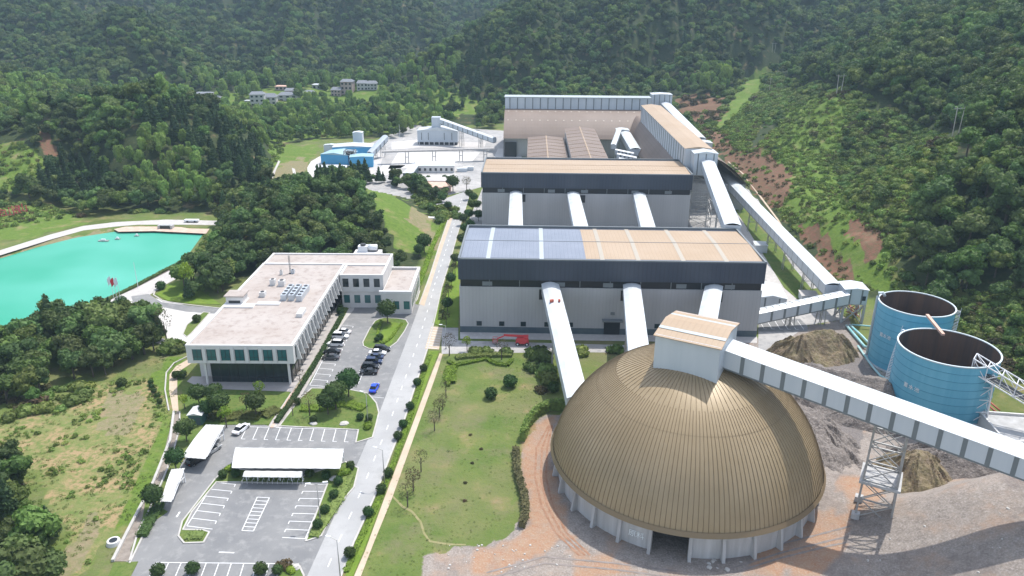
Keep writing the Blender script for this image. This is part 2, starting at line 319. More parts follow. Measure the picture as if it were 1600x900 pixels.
# ------------------------------------------------------------------ terrain
FLAT = [(-320, -110), (-320, 215), (-260, 245), (-225, 285), (-195, 318), (-165, 327), (-120, 327), (-113, 300), (-112, 262), (-95, 243), (-40, 243), (-33, 262),
        (-31, 317), (-45, 352), (-70, 372), (-84, 400), (-118, 372), (-130, 400), (-150, 500), (-132, 520), (-79, 525), (-49, 575), (-5, 600), (60, 610),
        (118, 575), (128, 500), (124, 420), (118, 360), (113, 315), (110, 280), (112, 240), (124, 205), (129, 175), (136, 150), (136, 110), (145, 50), (145, -110)]
def at(px, py, Y): return AT(px, py, Y)
CTRL = [  # right hill
    (160, 60, 8), (200, 60, 25), (160, 130, 8), (200, 130, 28), (260, 130, 60), (150, 190, 11), (175, 200, 24), (220, 200, 48), (300, 200, 88), (420, 150, 120),
    (150, 248, 19), (165, 250, 27), (124, 290, 9), (134, 300, 15), (165, 300, 26), (124, 345, 5), (134, 345, 11), (122, 265, 8), (132, 245, 10), (195, 345, 31), (150, 345, 13), (240, 340, 57), (320, 340, 98), (460, 340, 150),
    (160, 430, 14), (205, 430, 30), (260, 440, 56), (350, 450, 100), (165, 520, 10), (218, 520, 30), (290, 540, 62), (400, 560, 112), (600, 560, 160),
    (150, 580, 4), (175, 640, 8), (215, 700, 22), (263, 800, 41), (320, 780, 66), (450, 800, 120), (700, 800, 180), (330, 950, 80), (550, 1000, 150), (900, 1000, 220), (800, 500, 200), (600, 250, 180), (500, 0, 140), (900, 100, 220),
    # far mountain behind the stockpile
    (-10, 690, 6), (60, 700, 8), (110, 720, 8), (170, 745, 10), (220, 790, 12)] + [
    at(1080, 60, 800), at(1080, 0, 900), at(950, 60, 790), at(950, 20, 880), at(850, 90, 760), at(850, 50, 850), at(760, 120, 730), at(760, 75, 830), at(690, 130, 740), at(700, 95, 840),
    at(1200, 20, 850), at(1150, -60, 1000), at(1000, -40, 1000), at(1300, -80, 1050), at(860, 30, 1100), at(950, 0, 1150),
    (90, 1500, 90), (-20, 1350, 70),
    at(700, -60, 2100), at(800, -50, 2200), at(900, -60, 2300), at(750, 40, 1600), at(850, 20, 1700)] + [
    # left mountain, spurs and gullies
    at(0, 140, 720), at(100, 140, 730), at(200, 137, 750), at(300, 130, 800), at(400, 125, 830), at(500, 118, 850), at(600, 115, 850), at(640, 118, 850),
    at(0, 70, 830), at(0, 10, 930), at(60, 60, 850), at(60, -20, 1000), at(130, 80, 830), at(130, 10, 960), at(200, 100, 830), at(200, 62, 990), at(230, 40, 1100), at(265, 20, 1250),
    at(300, 85, 900), at(330, 40, 1000), at(330, -20, 1150), at(400, 75, 950), at(430, 25, 1050), at(450, -30, 1200), at(500, 70, 980), at(560, 40, 1060), at(560, -20, 1250),
    at(620, 78, 980), at(650, 40, 1120), at(650, -10, 1300), at(700, 50, 1300),
    at(-200, 100, 700), at(-200, 0, 850), at(-150, -100, 1000), at(-50, -120, 1100), at(100, -150, 1300), at(300, -150, 1500), at(500, -150, 1600), at(620, -120, 1700),
    # valley floor with the village
    (-300, 700, 4), (-230, 690, 3), (-167, 760, 4), (-220, 760, 5), (-100, 700, 3), (-60, 640, 2), (-150, 600, 2), (-220, 560, 5), (-300, 600, 8), (-380, 650, 12),
    # knoll on the left behind the lake
    at(0, 200, 440), at(60, 185, 430), at(150, 178, 420), at(230, 160, 430), at(330, 185, 440), at(395, 228, 430), at(425, 282, 400),
    at(100, 262, 375), at(250, 252, 375), at(350, 285, 355), at(200, 318, 342), at(100, 318, 345), at(0, 265, 370), at(0, 322, 335), at(-100, 250, 370), at(-200, 200, 420), (-400, 400, 50), (-350, 300, 22), (-500, 500, 90),
    # wooded knoll in the middle, grass face to the road
    (-78, 300, 14), (-62, 322, 13), (-95, 288, 11), (-55, 305, 11), (-48, 285, 6.5), (-52, 325, 9), (-70, 275, 6), (-95, 335, 9), (-75, 345, 7), (-45, 322, 5), (-38, 300, 2.5), (-60, 262, 2), (-105, 310, 8)]
def make_terrain():
    fx, fy = zip(*FLAT)
    zs = []
    for gx in range(-300, 140, 42):
        for gy in range(-90, 600, 42):
            if inpoly(np.array([gx]), np.array([gy]), FLAT)[0]: zs.append((gx, gy, 0.0))
    for p in FLAT[2:]: zs.append((p[0], p[1], 0.0))
    C = np.array([tuple(c) for c in CTRL] + zs, float)
    global _W, _C, _A
    D = np.hypot(C[:, None, 0] - C[None, :, 0], C[:, None, 1] - C[None, :, 1])
    n = len(C); A = np.zeros((n + 3, n + 3)); A[:n, :n] = D + np.eye(n) * -2.0; A[:n, n] = 1; A[:n, n + 1] = C[:, 0]; A[:n, n + 2] = C[:, 1]; A[n:, :n] = A[:n, n:].T
    W = np.linalg.solve(A, np.concatenate([C[:, 2], [0, 0, 0]])); _W, _C = W, C
LAKE = [G2(p, -0.9) for p in [(-260, 470), (-120, 436), (0, 404), (60, 386), (120, 371), (180, 362), (240, 361), (318, 365), (300, 390), (282, 412), (215, 447), (140, 480), (100, 505), (-60, 540), (-260, 560)]]
HEAPS = [(96, 183, 9, 12, 6.0), (88, 165, 13, 13, 3.5), (104, 168, 10, 9, 2.0), (84, 141, 9, 9, 5.0), (81, 129, 7, 8, 3.5), (95, 133, 11, 9, 2.5), (70, 96, 8, 4, 0.9), (52, 92, 10, 4, .6)]
HEAPS = [(*G2((1215, 585)), 6, 5, 2.0), (*G2((1510, 770)), 8, 6, 2.5), (70, 96, 8, 4, 0.9), (52, 92, 10, 4, .6)]
RIDGES = [([at(30, -20, 1000), at(110, 50, 900), at(170, 105, 820), at(215, 138, 765)], 42, 55), ([at(190, -30, 1200), at(205, 50, 1000), at(240, 112, 860)], -55, 50), ([at(300, -30, 1200), at(290, 30, 1080), at(275, 90, 930), at(268, 122, 830)], 42, 50),
          ([at(380, -20, 1200), at(365, 60, 1000), at(350, 112, 870)], -48, 45), ([at(470, -20, 1200), at(440, 50, 1030), at(415, 105, 880)], 45, 50), ([at(540, 0, 1200), at(515, 60, 1030), at(490, 105, 900)], -45, 45),
          ([at(610, -10, 1250), at(585, 50, 1070), at(555, 100, 920)], 45, 50), ([at(700, 50, 1200), at(665, 88, 1000), at(640, 112, 900)], -55, 60), ([at(720, 75, 850), at(660, 125, 750)], 22, 35),
          ([at(860, 15, 900), at(815, 70, 800), at(775, 130, 715)], 32, 40), ([at(930, 20, 900), at(890, 80, 800), at(850, 130, 715)], -35, 35), ([at(1010, -20, 920), at(965, 50, 820), at(930, 120, 720)], 34, 40),
          ([at(1090, 0, 900), at(1045, 70, 800), at(1010, 130, 720)], -34, 35), ([at(1180, -30, 930), at(1130, 50, 810), at(1090, 115, 725)], 30, 40), ([at(1260, -10, 800), at(1215, 60, 720)], -25, 35),
          ([at(1420, 10, 560), at(1350, 100, 480), at(1300, 160, 440)], 14, 30), ([at(1560, 60, 420), at(1440, 190, 350), at(1390, 280, 300)], -14, 24), ([at(1620, 150, 330), at(1520, 280, 270)], 12, 24),
          ([at(150, 170, 420), at(120, 260, 370)], 8, 22), ([at(200, 190, 410), at(195, 290, 355)], -12, 20), ([at(300, 185, 420), at(290, 290, 350)], 10, 25)]
def height(X, Y):
    X = np.asarray(X, float); Y = np.asarray(Y, float); sh = X.shape; x = X.ravel(); y = Y.ravel(); out = np.empty(x.size); n = len(_C)
    for k in range(0, x.size, 20000):
        a = x[k:k + 20000]; b = y[k:k + 20000]
        d = np.hypot(a[:, None] - _C[None, :, 0], b[:, None] - _C[None, :, 1])
        out[k:k + 20000] = d @ _W[:n] + _W[n] + _W[n + 1] * a + _W[n + 2] * b
    h = out
    inside = inpoly(x, y, FLAT); d = distpoly(x, y, FLAT); d = np.where(inside, 0, d)
    t = np.clip(d / 14.0, 0, 1); t = t * t * (3 - 2 * t)
    far = np.clip(d / 120.0, 0, 1)
    rough = vnoise(x, y, 17, 1) * 3.0 + vnoise(x, y, 7, 2) * 1.1
    gul = -np.abs(vnoise(x + 0.5 * y, y - .3 * x, 170, 3)) * 120 + 20 + vnoise(x, y, 62, 4) * 30
    farY = np.clip((y - 650) / 250, 0, 1)
    h = np.maximum(h, 0.0) * t + rough * t * np.clip(d / 40, 0.2, 1) + gul * far * farY * 0.8 + vnoise(x, y, 45, 5) * 8 * far
    for pl, H_, w_ in RIDGES:
        dd = distpoly(x + vnoise(x, y, 90, 61) * 70, y + vnoise(x, y, 90, 62) * 70, pl, closed=False); h = h + H_ * np.exp(-(dd / w_) ** 1.3) * np.clip(d / 60, 0, 1)
    h = np.where(inside, h, np.maximum(h, -1.0))
    # lake
    il = inpoly(x, y, LAKE); dl = distpoly(x, y, LAKE); s = np.where(il, -dl, dl)
    h = np.where(s < 4, np.minimum(h, -0.9 + s * 0.22), h)
    rx_ = np.clip((x - 57) / 40, 0, 1); ry_ = np.clip((127 - y) / 16, 0, 1); rp = rx_ * rx_ * (3 - 2 * rx_) * ry_ * ry_ * (3 - 2 * ry_)
    h = h + 15.5 * rp + rp * vnoise(x, y, 9, 55) * 1.6      # embankment rising to the right of the dome
    for cx, cy, rx, ry, hz in HEAPS:
        q = ((x - cx) / rx) ** 2 + ((y - cy) / ry) ** 2
        g = np.clip(1 - np.sqrt(q) * 0.72, 0, 1)
        h = np.maximum(h, 0) * 1.0 + 0 * h if False else h + np.where(g > 0, hz * g * (1 + 0.55 * vnoise(x, y, 4.0, 8)), 0)
    return h.reshape(sh)
make_terrain()
ZONES = {}
def zone(name, *polys): ZONES[name] = polys
zone('gravel', [(655, 905), (668, 863), (745, 856), (800, 838), (820, 800), (815, 720), (838, 652), (872, 652), (900, 600), (1000, 562), (1180, 530), (1255, 512), (1320, 500), (1352, 540), (1395, 600), (1420, 680), (1620, 700), (1950, 800), (2600, 1500), (560, 1500)])
zone('orange', [(822, 665), (870, 652), (866, 700), (872, 770), (905, 840), (880, 850), (845, 870), (760, 905), (738, 890), (745, 862), (832, 830), (812, 740)],
     [(1300, 750), (1360, 740), (1380, 790), (1330, 800)], [(880, 850), (1030, 905), (900, 905)], [(1250, 800), (1340, 800), (1280, 900), (1150, 900)], [(1390, 560), (1440, 590), (1425, 610)])
zone('field', [(-80, 655), (0, 650), (110, 622), (170, 600), (235, 590), (262, 625), (225, 720), (165, 850), (120, 905), (60, 960), (110, 830), (60, 740), (-80, 700)])
zone('bare', [(165, 625), (232, 600), (222, 645), (190, 680), (160, 670)], [(110, 850), (150, 790), (165, 820), (130, 880), (90, 920), (60, 920)],
     [(420, 290), (440, 250), (480, 250), (475, 300)], [(650, 320), (700, 385), (680, 395), (640, 340)])
zone('red', [(1128, 238), (1190, 232), (1235, 265), (1240, 300), (1215, 325), (1165, 285)], [(1245, 352), (1275, 350), (1320, 410), (1350, 440), (1335, 455), (1290, 430)], [(1090, 208), (1125, 205), (1150, 235), (1120, 240)],
     [(1320, 345), (1370, 355), (1385, 395), (1350, 410)], [(1050, 152), (1140, 152), (1120, 190), (1085, 200), (1060, 180)], [(60, 215), (90, 215), (88, 245), (70, 240)])
zone('lush', [(270, 148), (560, 128), (720, 140), (760, 170), (640, 205), (430, 222), (405, 215), (330, 160)], [(1225, 170), (1310, 150), (1335, 175), (1300, 250), (1330, 330), (1395, 400), (1385, 450), (1300, 360), (1255, 320), (1240, 250)], [(1120, 190), (1185, 105), (1200, 115), (1160, 190), (1130, 215)], [(1155, 255), (1200, 240), (1245, 175), (1320, 150), (1330, 180), (1290, 260), (1260, 320), (1330, 360), (1400, 440), (1380, 460), (1290, 360), (1230, 330)],
     [(1270, 345), (1290, 345), (1370, 430), (1345, 440)], [(0, 225), (50, 225), (75, 265), (60, 290), (0, 300)], [(-50, 325), (70, 320), (140, 345), (60, 370), (-50, 385)],
     [(415, 228), (500, 228), (485, 255), (430, 262)], [(480, 300), (500, 262), (512, 280)],
     [(565, 292), (600, 292), (690, 352), (690, 400), (640, 400), (620, 385), (590, 330)], [(190, 640), (270, 560), (285, 560), (268, 700), (180, 860), (160, 820)], [(270, 440), (300, 430), (330, 470), (260, 470)])
ZONES['bare'] = ZONES['bare'] + ([(-60, 428), (0, 402), (60, 382), (130, 365), (178, 357), (180, 363), (120, 375), (60, 391), (0, 411), (-60, 442)],)
zone('bench', [(1240, 352), (1262, 345), (1300, 362), (1345, 405), (1405, 462), (1385, 470), (1330, 420), (1290, 378)], [(1330, 358), (1345, 350), (1395, 392), (1390, 402)], [(1183, 105), (1200, 110), (1155, 175), (1122, 205), (1118, 195)])
zone('pile', [(2, 2), (3, 2), (3, 3)])
zone('greypile', [(1255, 600), (1290, 565), (1350, 560), (1400, 640), (1330, 650), (1250, 610)], [(1240, 620), (1290, 610), (1350, 660), (1330, 740), (1290, 700)])
zone('shrubby', [(1150, 262), (1240, 175), (1330, 140), (1420, 210), (1500, 215), (1470, 300), (1400, 420), (1440, 460), (1600, 450), (1700, 500), (1600, 700), (1490, 560), (1500, 490), (1380, 450), (1340, 460), (1230, 345)],
     [(-80, 330), (60, 300), (200, 330), (180, 350), (60, 370), (-80, 400)], [(1085, 205), (1130, 150), (1200, 105), (1225, 130), (1160, 250)])
def zmask(names, x, y, z, jitter=5.0):
    px, py = PR(x, y, z); j1 = vnoise(x, y, 6, 21) * jitter * 2; j2 = vnoise(x, y, 6, 22) * jitter * 2
    r = np.zeros(x.shape, bool)
    for n in names:
        for p in ZONES[n]: r |= inpoly(px + j1, py + j2, p)
    return r
def terrain_mesh():
    ys = [-115.0]
    while ys[-1] < 2600: ys.append(ys[-1] + (ys[-1] + 250) * 0.0050)
    us = np.arange(-0.9, 0.9001, 0.0040); ys = np.array(ys)
    Y, U = np.meshgrid(ys, us, indexing='ij'); X = U * (Y + 250)
    Z = height(X, Y); ny, nx = X.shape
    co = np.stack([X, Y, Z], -1).reshape(-1, 3)
    idx = np.arange(ny * nx).reshape(ny, nx)
    q = np.stack([idx[:-1, :-1], idx[:-1, 1:], idx[1:, 1:], idx[1:, :-1]], -1).reshape(-1, 4)
    me = bpy.data.meshes.new('ground'); me.vertices.add(len(co)); me.vertices.foreach_set('co', co.ravel())
    me.loops.add(q.size); me.loops.foreach_set('vertex_index', q.ravel().astype(np.int32))
    me.polygons.add(len(q)); me.polygons.foreach_set('loop_start', np.arange(0, q.size, 4, dtype=np.int32)); me.polygons.foreach_set('loop_total', np.full(len(q), 4, dtype=np.int32))
    me.polygons.foreach_set('use_smooth', np.ones(len(q), bool)); me.update(calc_edges=True)
    x, y, z = co.T
    infl = inpoly(x, y, FLAT).astype(float)
    z1 = np.zeros((len(co), 4), np.float32); z2 = np.zeros((len(co), 4), np.float32)
    z1[:, 0] = zmask(['lush'], x, y, z) | zmask(['bench'], x, y, z, 1); z1[:, 1] = zmask(['field', 'bare'], x, y, z); z1[:, 2] = zmask(['red'], x, y, z, 9); z1[:, 3] = infl
    z2[:, 0] = zmask(['gravel'], x, y, z, 3); z2[:, 1] = zmask(['orange'], x, y, z, 8); z2[:, 2] = zmask(['shrubby'], x, y, z); z2[:, 3] = zmask(['bare'], x, y, z, 8)
    z3 = np.zeros((len(co), 4), np.float32); z3[:, 0] = zmask(['pile'], x, y, z, 5); z3[:, 1] = zmask(['greypile'], x, y, z, 5)
    for nm, arr in (('zone_a', z1), ('zone_b', z2), ('zone_c', z3)):
        a = me.attributes.new(nm, 'FLOAT_COLOR', 'POINT'); a.data.foreach_set('color', arr.ravel())
    me.materials.append(ground_material())
    o = bpy.data.objects.new('ground', me); COL.objects.link(o); struct(o); return o
def ground_material():
    m = bpy.data.materials.new('ground'); m.use_nodes = True; nt, N, L = nodes(m); b = N['Principled BSDF']; b.inputs['Roughness'].default_value = 0.95; b.inputs['Specular IOR Level'].default_value = 0.15
    g = N.new('ShaderNodeNewGeometry')
    def noise(s, d=5, r=0.6):
        t = N.new('ShaderNodeTexNoise'); t.inputs['Scale'].default_value = s; t.inputs['Detail'].default_value = d; t.inputs['Roughness'].default_value = r; L.new(g.outputs['Position'], t.inputs['Vector']); return t.outputs[0]
    def rng(v, a, b_, c=0.0, d=1.0):
        q = N.new('ShaderNodeMapRange'); q.inputs[1].default_value = a; q.inputs[2].default_value = b_; q.inputs[3].default_value = c; q.inputs[4].default_value = d; L.new(v, q.inputs[0]); return q.outputs[0]
    def mixc(f, a, b_):
        q = N.new('ShaderNodeMix'); q.data_type = 'RGBA'; L.new(f, q.inputs[0])
        for i, c in ((6, a), (7, b_)):
            if isinstance(c, tuple): q.inputs[i].default_value = c + (1,)
            else: L.new(c, q.inputs[i])
        return q.outputs[2]
    def edge(s, n, k=0.5):                 # break the zone edge up with noise
        a = N.new('ShaderNodeMath'); a.operation = 'ADD'; L.new(s, a.inputs[0]); L.new(rng(n, 0.3, 0.7, -k, k), a.inputs[1]); return rng(a.outputs[0], 0.4, 0.6)
    def edge2(s, n):
        a = N.new('ShaderNodeMath'); a.operation = 'ADD'; L.new(s, a.inputs[0]); L.new(rng(n, 0.3, 0.7, -.6, .45), a.inputs[1]); return rng(a.outputs[0], 0.1, 1.0)
    nb, nm_, nf, nff = noise(0.03), noise(0.13, 6), noise(0.7, 6, 0.7), noise(3.0, 4, 0.7)
    za = N.new('ShaderNodeAttribute'); za.attribute_name = 'zone_a'; zb = N.new('ShaderNodeAttribute'); zb.attribute_name = 'zone_b'
    sa = N.new('ShaderNodeSeparateColor'); L.new(za.outputs['Color'], sa.inputs[0]); sb = N.new('ShaderNodeSeparateColor'); L.new(zb.outputs['Color'], sb.inputs[0])
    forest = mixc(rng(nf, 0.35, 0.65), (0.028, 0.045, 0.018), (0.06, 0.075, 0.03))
    lawn = mixc(rng(nm_, 0.36, 0.62), (0.095, 0.15, 0.032), (0.15, 0.185, 0.052)); lawn = mixc(rng(nb, 0.48, 0.66, 0, .85), lawn, (0.19, 0.18, 0.085)); lawn = mixc(rng(noise(0.09, 7, 0.75), 0.5, 0.64, 0, .6), lawn, (0.19, 0.165, 0.10))
    lawn = mixc(rng(nf, 0.55, 0.75, 0, .6), lawn, (0.07, 0.12, 0.025)); lawn = mixc(rng(nff, 0.4, 0.75, 0, .45), lawn, (0.11, 0.12, 0.05))
    lush = mixc(rng(nf, 0.35, 0.65), (0.135, 0.20, 0.035), (0.085, 0.145, 0.025)); lush = mixc(rng(nm_, 0.5, 0.7, 0, .7), lush, (0.19, 0.21, 0.075))
    field = mixc(rng(nf, 0.45, 0.60), (0.33, 0.24, 0.13), (0.13, 0.17, 0.05)); field = mixc(rng(nm_, 0.42, 0.6, 0, .85), field, (0.13, 0.185, 0.05))
    bare = mixc(rng(nf, 0.35, 0.65), (0.27, 0.215, 0.14), (0.17, 0.18, 0.075))
    red = mixc(rng(nf, 0.4, 0.6), (0.20, 0.095, 0.065), (0.13, 0.10, 0.055))
    gravel = mixc(rng(nf, 0.35, 0.65), (0.30, 0.262, 0.228), (0.205, 0.176, 0.152)); gravel = mixc(rng(nff, 0.45, 0.7, 0, .7), gravel, (0.45, 0.40, 0.375)); gravel = mixc(rng(nm_, 0.5, 0.68, 0, .45), gravel, (0.34, 0.25, 0.19)); gravel = mixc(rng(noise(0.06, 8, 0.75), 0.5, 0.62, 0, .75), gravel, (0.19, 0.16, 0.145))
    orange = mixc(rng(nf, 0.35, 0.65), (0.34, 0.175, 0.095), (0.37, 0.25, 0.165)); orange = mixc(rng(nff, 0.5, 0.7, 0, .6), orange, (0.45, 0.38, 0.32))
    shr = mixc(rng(nm_, 0.4, 0.6), (0.085, 0.12, 0.03), (0.15, 0.16, 0.055))
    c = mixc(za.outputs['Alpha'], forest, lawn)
    c = mixc(edge(sb.outputs[2], nm_), c, shr); c = mixc(edge(sa.outputs[0], nm_, .3), c, lush)
    c = mixc(edge(sa.outputs[1], nf, .3), c, field); c = mixc(edge(zb.outputs['Alpha'], nm_), c, bare)
    c = mixc(edge(sa.outputs[2], nm_, .3), c, red); c = mixc(edge(sb.outputs[0], nf, .25), c, gravel); c = mixc(rng(edge2(sb.outputs[1], nm_), 0.0, 1.0, 0, .85), c, orange)
    zc = N.new('ShaderNodeAttribute'); zc.attribute_name = 'zone_c'; s3 = N.new('ShaderNodeSeparateColor'); L.new(zc.outputs['Color'], s3.inputs[0])
    c = mixc(edge(s3.outputs[0], nf, .3), c, mixc(rng(nf, 0.35, 0.65), (0.20, 0.14, 0.085), (0.15, 0.15, 0.07))); c = mixc(edge(s3.outputs[1], nf, .3), c, mixc(rng(nff, 0.35, 0.65), (0.23, 0.205, 0.19), (0.14, 0.125, 0.12)))
    L.new(c, b.inputs['Base Color'])
    bp = N.new('ShaderNodeBump'); bp.inputs['Strength'].default_value = 0.8; bp.inputs['Distance'].default_value = 0.35; L.new(nf, bp.inputs['Height']); L.new(bp.outputs[0], b.inputs['Normal'])
    return m
terrain_mesh()
sheet('lake_water', [(-400, 440), (-120, 425), (0, 396), (60, 378), (120, 364), (180, 355), (240, 354), (330, 358), (305, 392), (290, 414), (220, 452), (145, 486), (100, 515), (-60, 560), (-400, 600)], -0.9, 'water')

# ------------------------------------------------------------------ roads, yards, kerbs
ROAD_L = [(405, 1080), (480, 900), (505, 845), (545, 756), (571, 695), (590, 652), (606, 610), (640, 520), (658, 470), (668, 440), (682, 400), (694, 365), (704, 335), (708, 318)]
ROAD_R = [(470, 1080), (533, 900), (552, 850), (588, 770), (610, 712), (630, 662), (645, 615), (668, 545), (682, 487), (690, 450), (704, 405), (716, 362), (726, 330), (735, 300)]
sheet('parking_asphalt', [(60, 1080), (175, 905), (205, 868), (235, 812), (262, 755), (300, 700), (352, 664), (378, 655), (430, 668), (440, 640), (486, 596), (520, 520), (552, 474), (646, 474), (660, 478)] + [p for p in ROAD_L[::-1] if p[1] > 465], 0.02, 'asphalt')
sheet('main_road', ROAD_L + ROAD_R[::-1], 0.03, 'asphalt_road')
sheet('side_road', [(708, 320), (735, 302), (735, 296), (690, 312), (655, 318), (640, 330), (662, 332), (690, 325)], 0.034, 'asphalt_road')
sheet('hall_road', [(690, 512), (690, 553), (880, 550), (960, 551), (1060, 560), (1190, 560), (1262, 508), (1310, 500), (1322, 498), (1296, 470), (1185, 474), (1185, 545), (716, 532), (716, 512)], 0.026, 'asphalt_worn')
sheet('bay_pad', [(1184, 497), (1250, 498), (1262, 510), (1262, 518), (1186, 518)], 0.034, 'asphalt')
sheet('hall_apron', [(719, 516), (1183, 526), (1183, 536), (719, 529)], 0.06, 'concrete_light')
sheet('yard_between_halls', [(724, 395), (734, 340), (760, 280), (1085, 280), (1100, 300), (1130, 330), (1200, 440), (1185, 470), (1185, 500), (722, 500)], 0.022, 'asphalt_worn')
sheet('east_service_road', [(1146, 325), (1150, 350), (1185, 420), (1235, 490), (1275, 492), (1215, 420), (1160, 340), (1120, 270), (1106, 270)], 0.034, 'concrete_light')
sheet('bench_road', [(1120, 242), (1128, 240), (1160, 262), (1185, 300), (1215, 345), (1245, 395), (1278, 450), (1262, 452), (1225, 395), (1190, 345), (1160, 300), (1130, 270)], 0.03, 'asphalt_worn')
sheet('stock_yard', [(560, 270), (575, 225), (645, 195), (800, 205), (800, 250), (760, 290), (735, 297), (700, 305), (560, 320)], 0.02, 'asphalt_worn')
sheet('pale_concrete_yard', [(606, 264), (622, 238), (750, 238), (738, 252), (725, 254), (640, 262)], 0.05, 'paving_white')
sheet('pale_concrete_pad', [(586, 272), (598, 258), (634, 258), (612, 271), (598, 274)], 0.05, 'paving_white')
sheet('far_concrete_pad', [(640, 230), (652, 222), (760, 222), (756, 232)], 0.05, 'concrete_light')
sheet('far_concrete_strip', [(612, 222), (655, 218), (655, 230), (612, 234)], 0.052, 'paving_white')
sheet('court_concrete', [(778, 232), (815, 232), (815, 250), (770, 250)], 0.05, 'paving_white')
sheet('curved_concrete_road', [(480, 262), (486, 252), (500, 244), (512, 244), (500, 252), (497, 262), (500, 275), (510, 300), (494, 300), (482, 276)], 0.05, 'paving_white')
sheet('blue_shed_yard', [(497, 262), (500, 245), (560, 235), (600, 240), (592, 266), (560, 285), (500, 290)], 0.03, 'concrete_light')
sheet('white_plaza', [(192, 470), (225, 462), (330, 486), (350, 500), (300, 545), (262, 532), (247, 500), (213, 478)], 0.05, 'paving_white')
sheet('plaza_road', [(205, 463), (232, 459), (252, 472), (300, 478), (345, 482), (345, 491), (290, 487), (240, 477), (208, 473)], 0.06, 'asphalt')
sheet('plaza_walk', [(232, 526), (262, 530), (300, 535), (300, 548), (262, 540), (236, 534)], 0.06, 'walk_grey')
sheet('lake_promenade', [(130, 485), (160, 470), (215, 447), (270, 419), (290, 408), (300, 418), (262, 443), (235, 460), (205, 474), (160, 486), (120, 500)], 0.04, 'concrete_light')
sheet('bank_verge', [(100, 500), (140, 476), (205, 448), (268, 416), (282, 409), (286, 411), (272, 419), (212, 450), (145, 480), (110, 502)], 0.06, 'bark')
sheet('lakeside_path', [(-200, 470), (-80, 420), (0, 391), (80, 366), (130, 353), (180, 347), (260, 343), (350, 345), (350, 352), (300, 351), (215, 351), (180, 354), (130, 360), (80, 374), (0, 399), (-80, 430), (-200, 480)], 0.03, 'concrete_light')
sheet('lake_apron', [(178, 358), (210, 351), (330, 354), (322, 365), (240, 361), (185, 362)], -0.1, 'paver_pink')
sheet('forecourt_paving', [(516, 474), (552, 470), (556, 478), (533, 510), (520, 520), (505, 560), (470, 620), (440, 668), (418, 668), (455, 606), (460, 590), (490, 530)], 0.045, 'walk_grey')
sheet('forecourt_walk', [(524, 470), (556, 470), (553, 484), (535, 505), (527, 500)], 0.07, 'concrete_light')
sheet('glass_front_terrace', [(300, 588), (466, 592), (456, 612), (318, 607), (292, 596)], 0.08, 'walk_grey')
sheet('garden_path_tan', [(293, 562), (303, 565), (283, 578), (277, 590), (277, 610), (279, 642), (270, 642), (264, 610), (265, 585), (275, 572)], 0.05, 'paver_tan')
sheet('drainage_channel', [(268, 660), (276, 642), (281, 642), (280, 665), (268, 715), (240, 775), (215, 830), (202, 877), (176, 877), (205, 820), (240, 752), (258, 700)], 0.04, 'channel_floor')
sheet('east_sidewalk', [(492, 1080), (551, 905), (570, 862), (600, 780), (640, 675), (672, 590), (687, 552), (692, 553), (680, 590), (652, 668), (612, 780), (584, 848), (562, 905), (508, 1080)], 0.05, 'paver_tan')
sheet('north_sidewalk', [(655, 475), (674, 425), (688, 380), (700, 345), (706, 330), (711, 330), (704, 350), (692, 385), (678, 430), (663, 478)], 0.06, 'paver_tan')
sheet('tactile_crossing', [(674, 510), (692, 511), (686, 546), (664, 545)], 0.05, 'paver_tan')
def kerb_obj(name, px, w=0.35, h=0.14, z=0.0, m='kerb', closed=False, world=False):
    P = [Vector((*(G2(p) if not world else p), 0)) for p in px]; mb = MB(); n = len(P)
    rng_ = range(n if closed else n - 1)
    for i in rng_:
        a, b = P[i], P[(i + 1) % n]; d = (b - a)
        if d.length < 0.01: continue
        d.normalize(); mb.bar(a - d * w * 0.3 + Vector((0, 0, z + h / 2)), b + d * w * 0.3 + Vector((0, 0, z + h / 2 - 0.004 * (i % 2))), w, h)
    return struct(mb.build(name, m))
kerb_obj('road_kerb', [p for p in ROAD_R if p[1] > 480 or p[1] < 1080])
kerb_obj('road_kerb', [(655, 476), (672, 430), (686, 385), (698, 350), (706, 325)])
kerb_obj('channel_wall', [(262, 700), (240, 755), (205, 822), (177, 877)], 0.5, 0.5)
kerb_obj('channel_wall', [(272, 645), (266, 690), (262, 700)], 0.5, 0.5)
kerb_obj('channel_wall', [(281, 645), (281, 668), (269, 716), (243, 778), (216, 832), (203, 877)], 0.3, 0.3)
kerb_obj('path_kerb', [(264, 642), (258, 610), (260, 583), (272, 568), (292, 558)], 0.3, 0.25)
kerb_obj('parking_kerb', [(203, 880), (236, 812), (268, 752)], 0.3, 0.2)
kerb_obj('parking_kerb', [(430, 668), (448, 636), (478, 600), (500, 560), (530, 512), (548, 480)], 0.3, 0.14)
kerb_obj('plaza_kerb', [(345, 482), (300, 477), (255, 471), (240, 461), (243, 453), (275, 436)], 0.4, 0.15)
sheet('track_rut', [(434, 250), (438, 252), (432, 264), (424, 285), (418, 298), (415, 296), (421, 282), (429, 262)], .03, 'concrete_light')
sheet('track_rut', [(456, 262), (461, 264), (464, 280), (466, 300), (462, 300), (460, 282)], .03, 'concrete_light')
kerb_obj('slope_crest_kerb', [(1138, 254), (1160, 272), (1180, 298), (1215, 345), (1240, 388), (1262, 425)], 0.9, 0.5, m='paver_tan')
kerb_obj('forecourt_edge', [(522, 512), (505, 548), (478, 588), (455, 618), (425, 668)], 0.7, 0.16, m='paver_pink')
kerb_obj('slope_steps', [(1245, 340), (1275, 352), (1320, 400), (1370, 445)], 0.6, 0.3) if False else None
ISL = {}
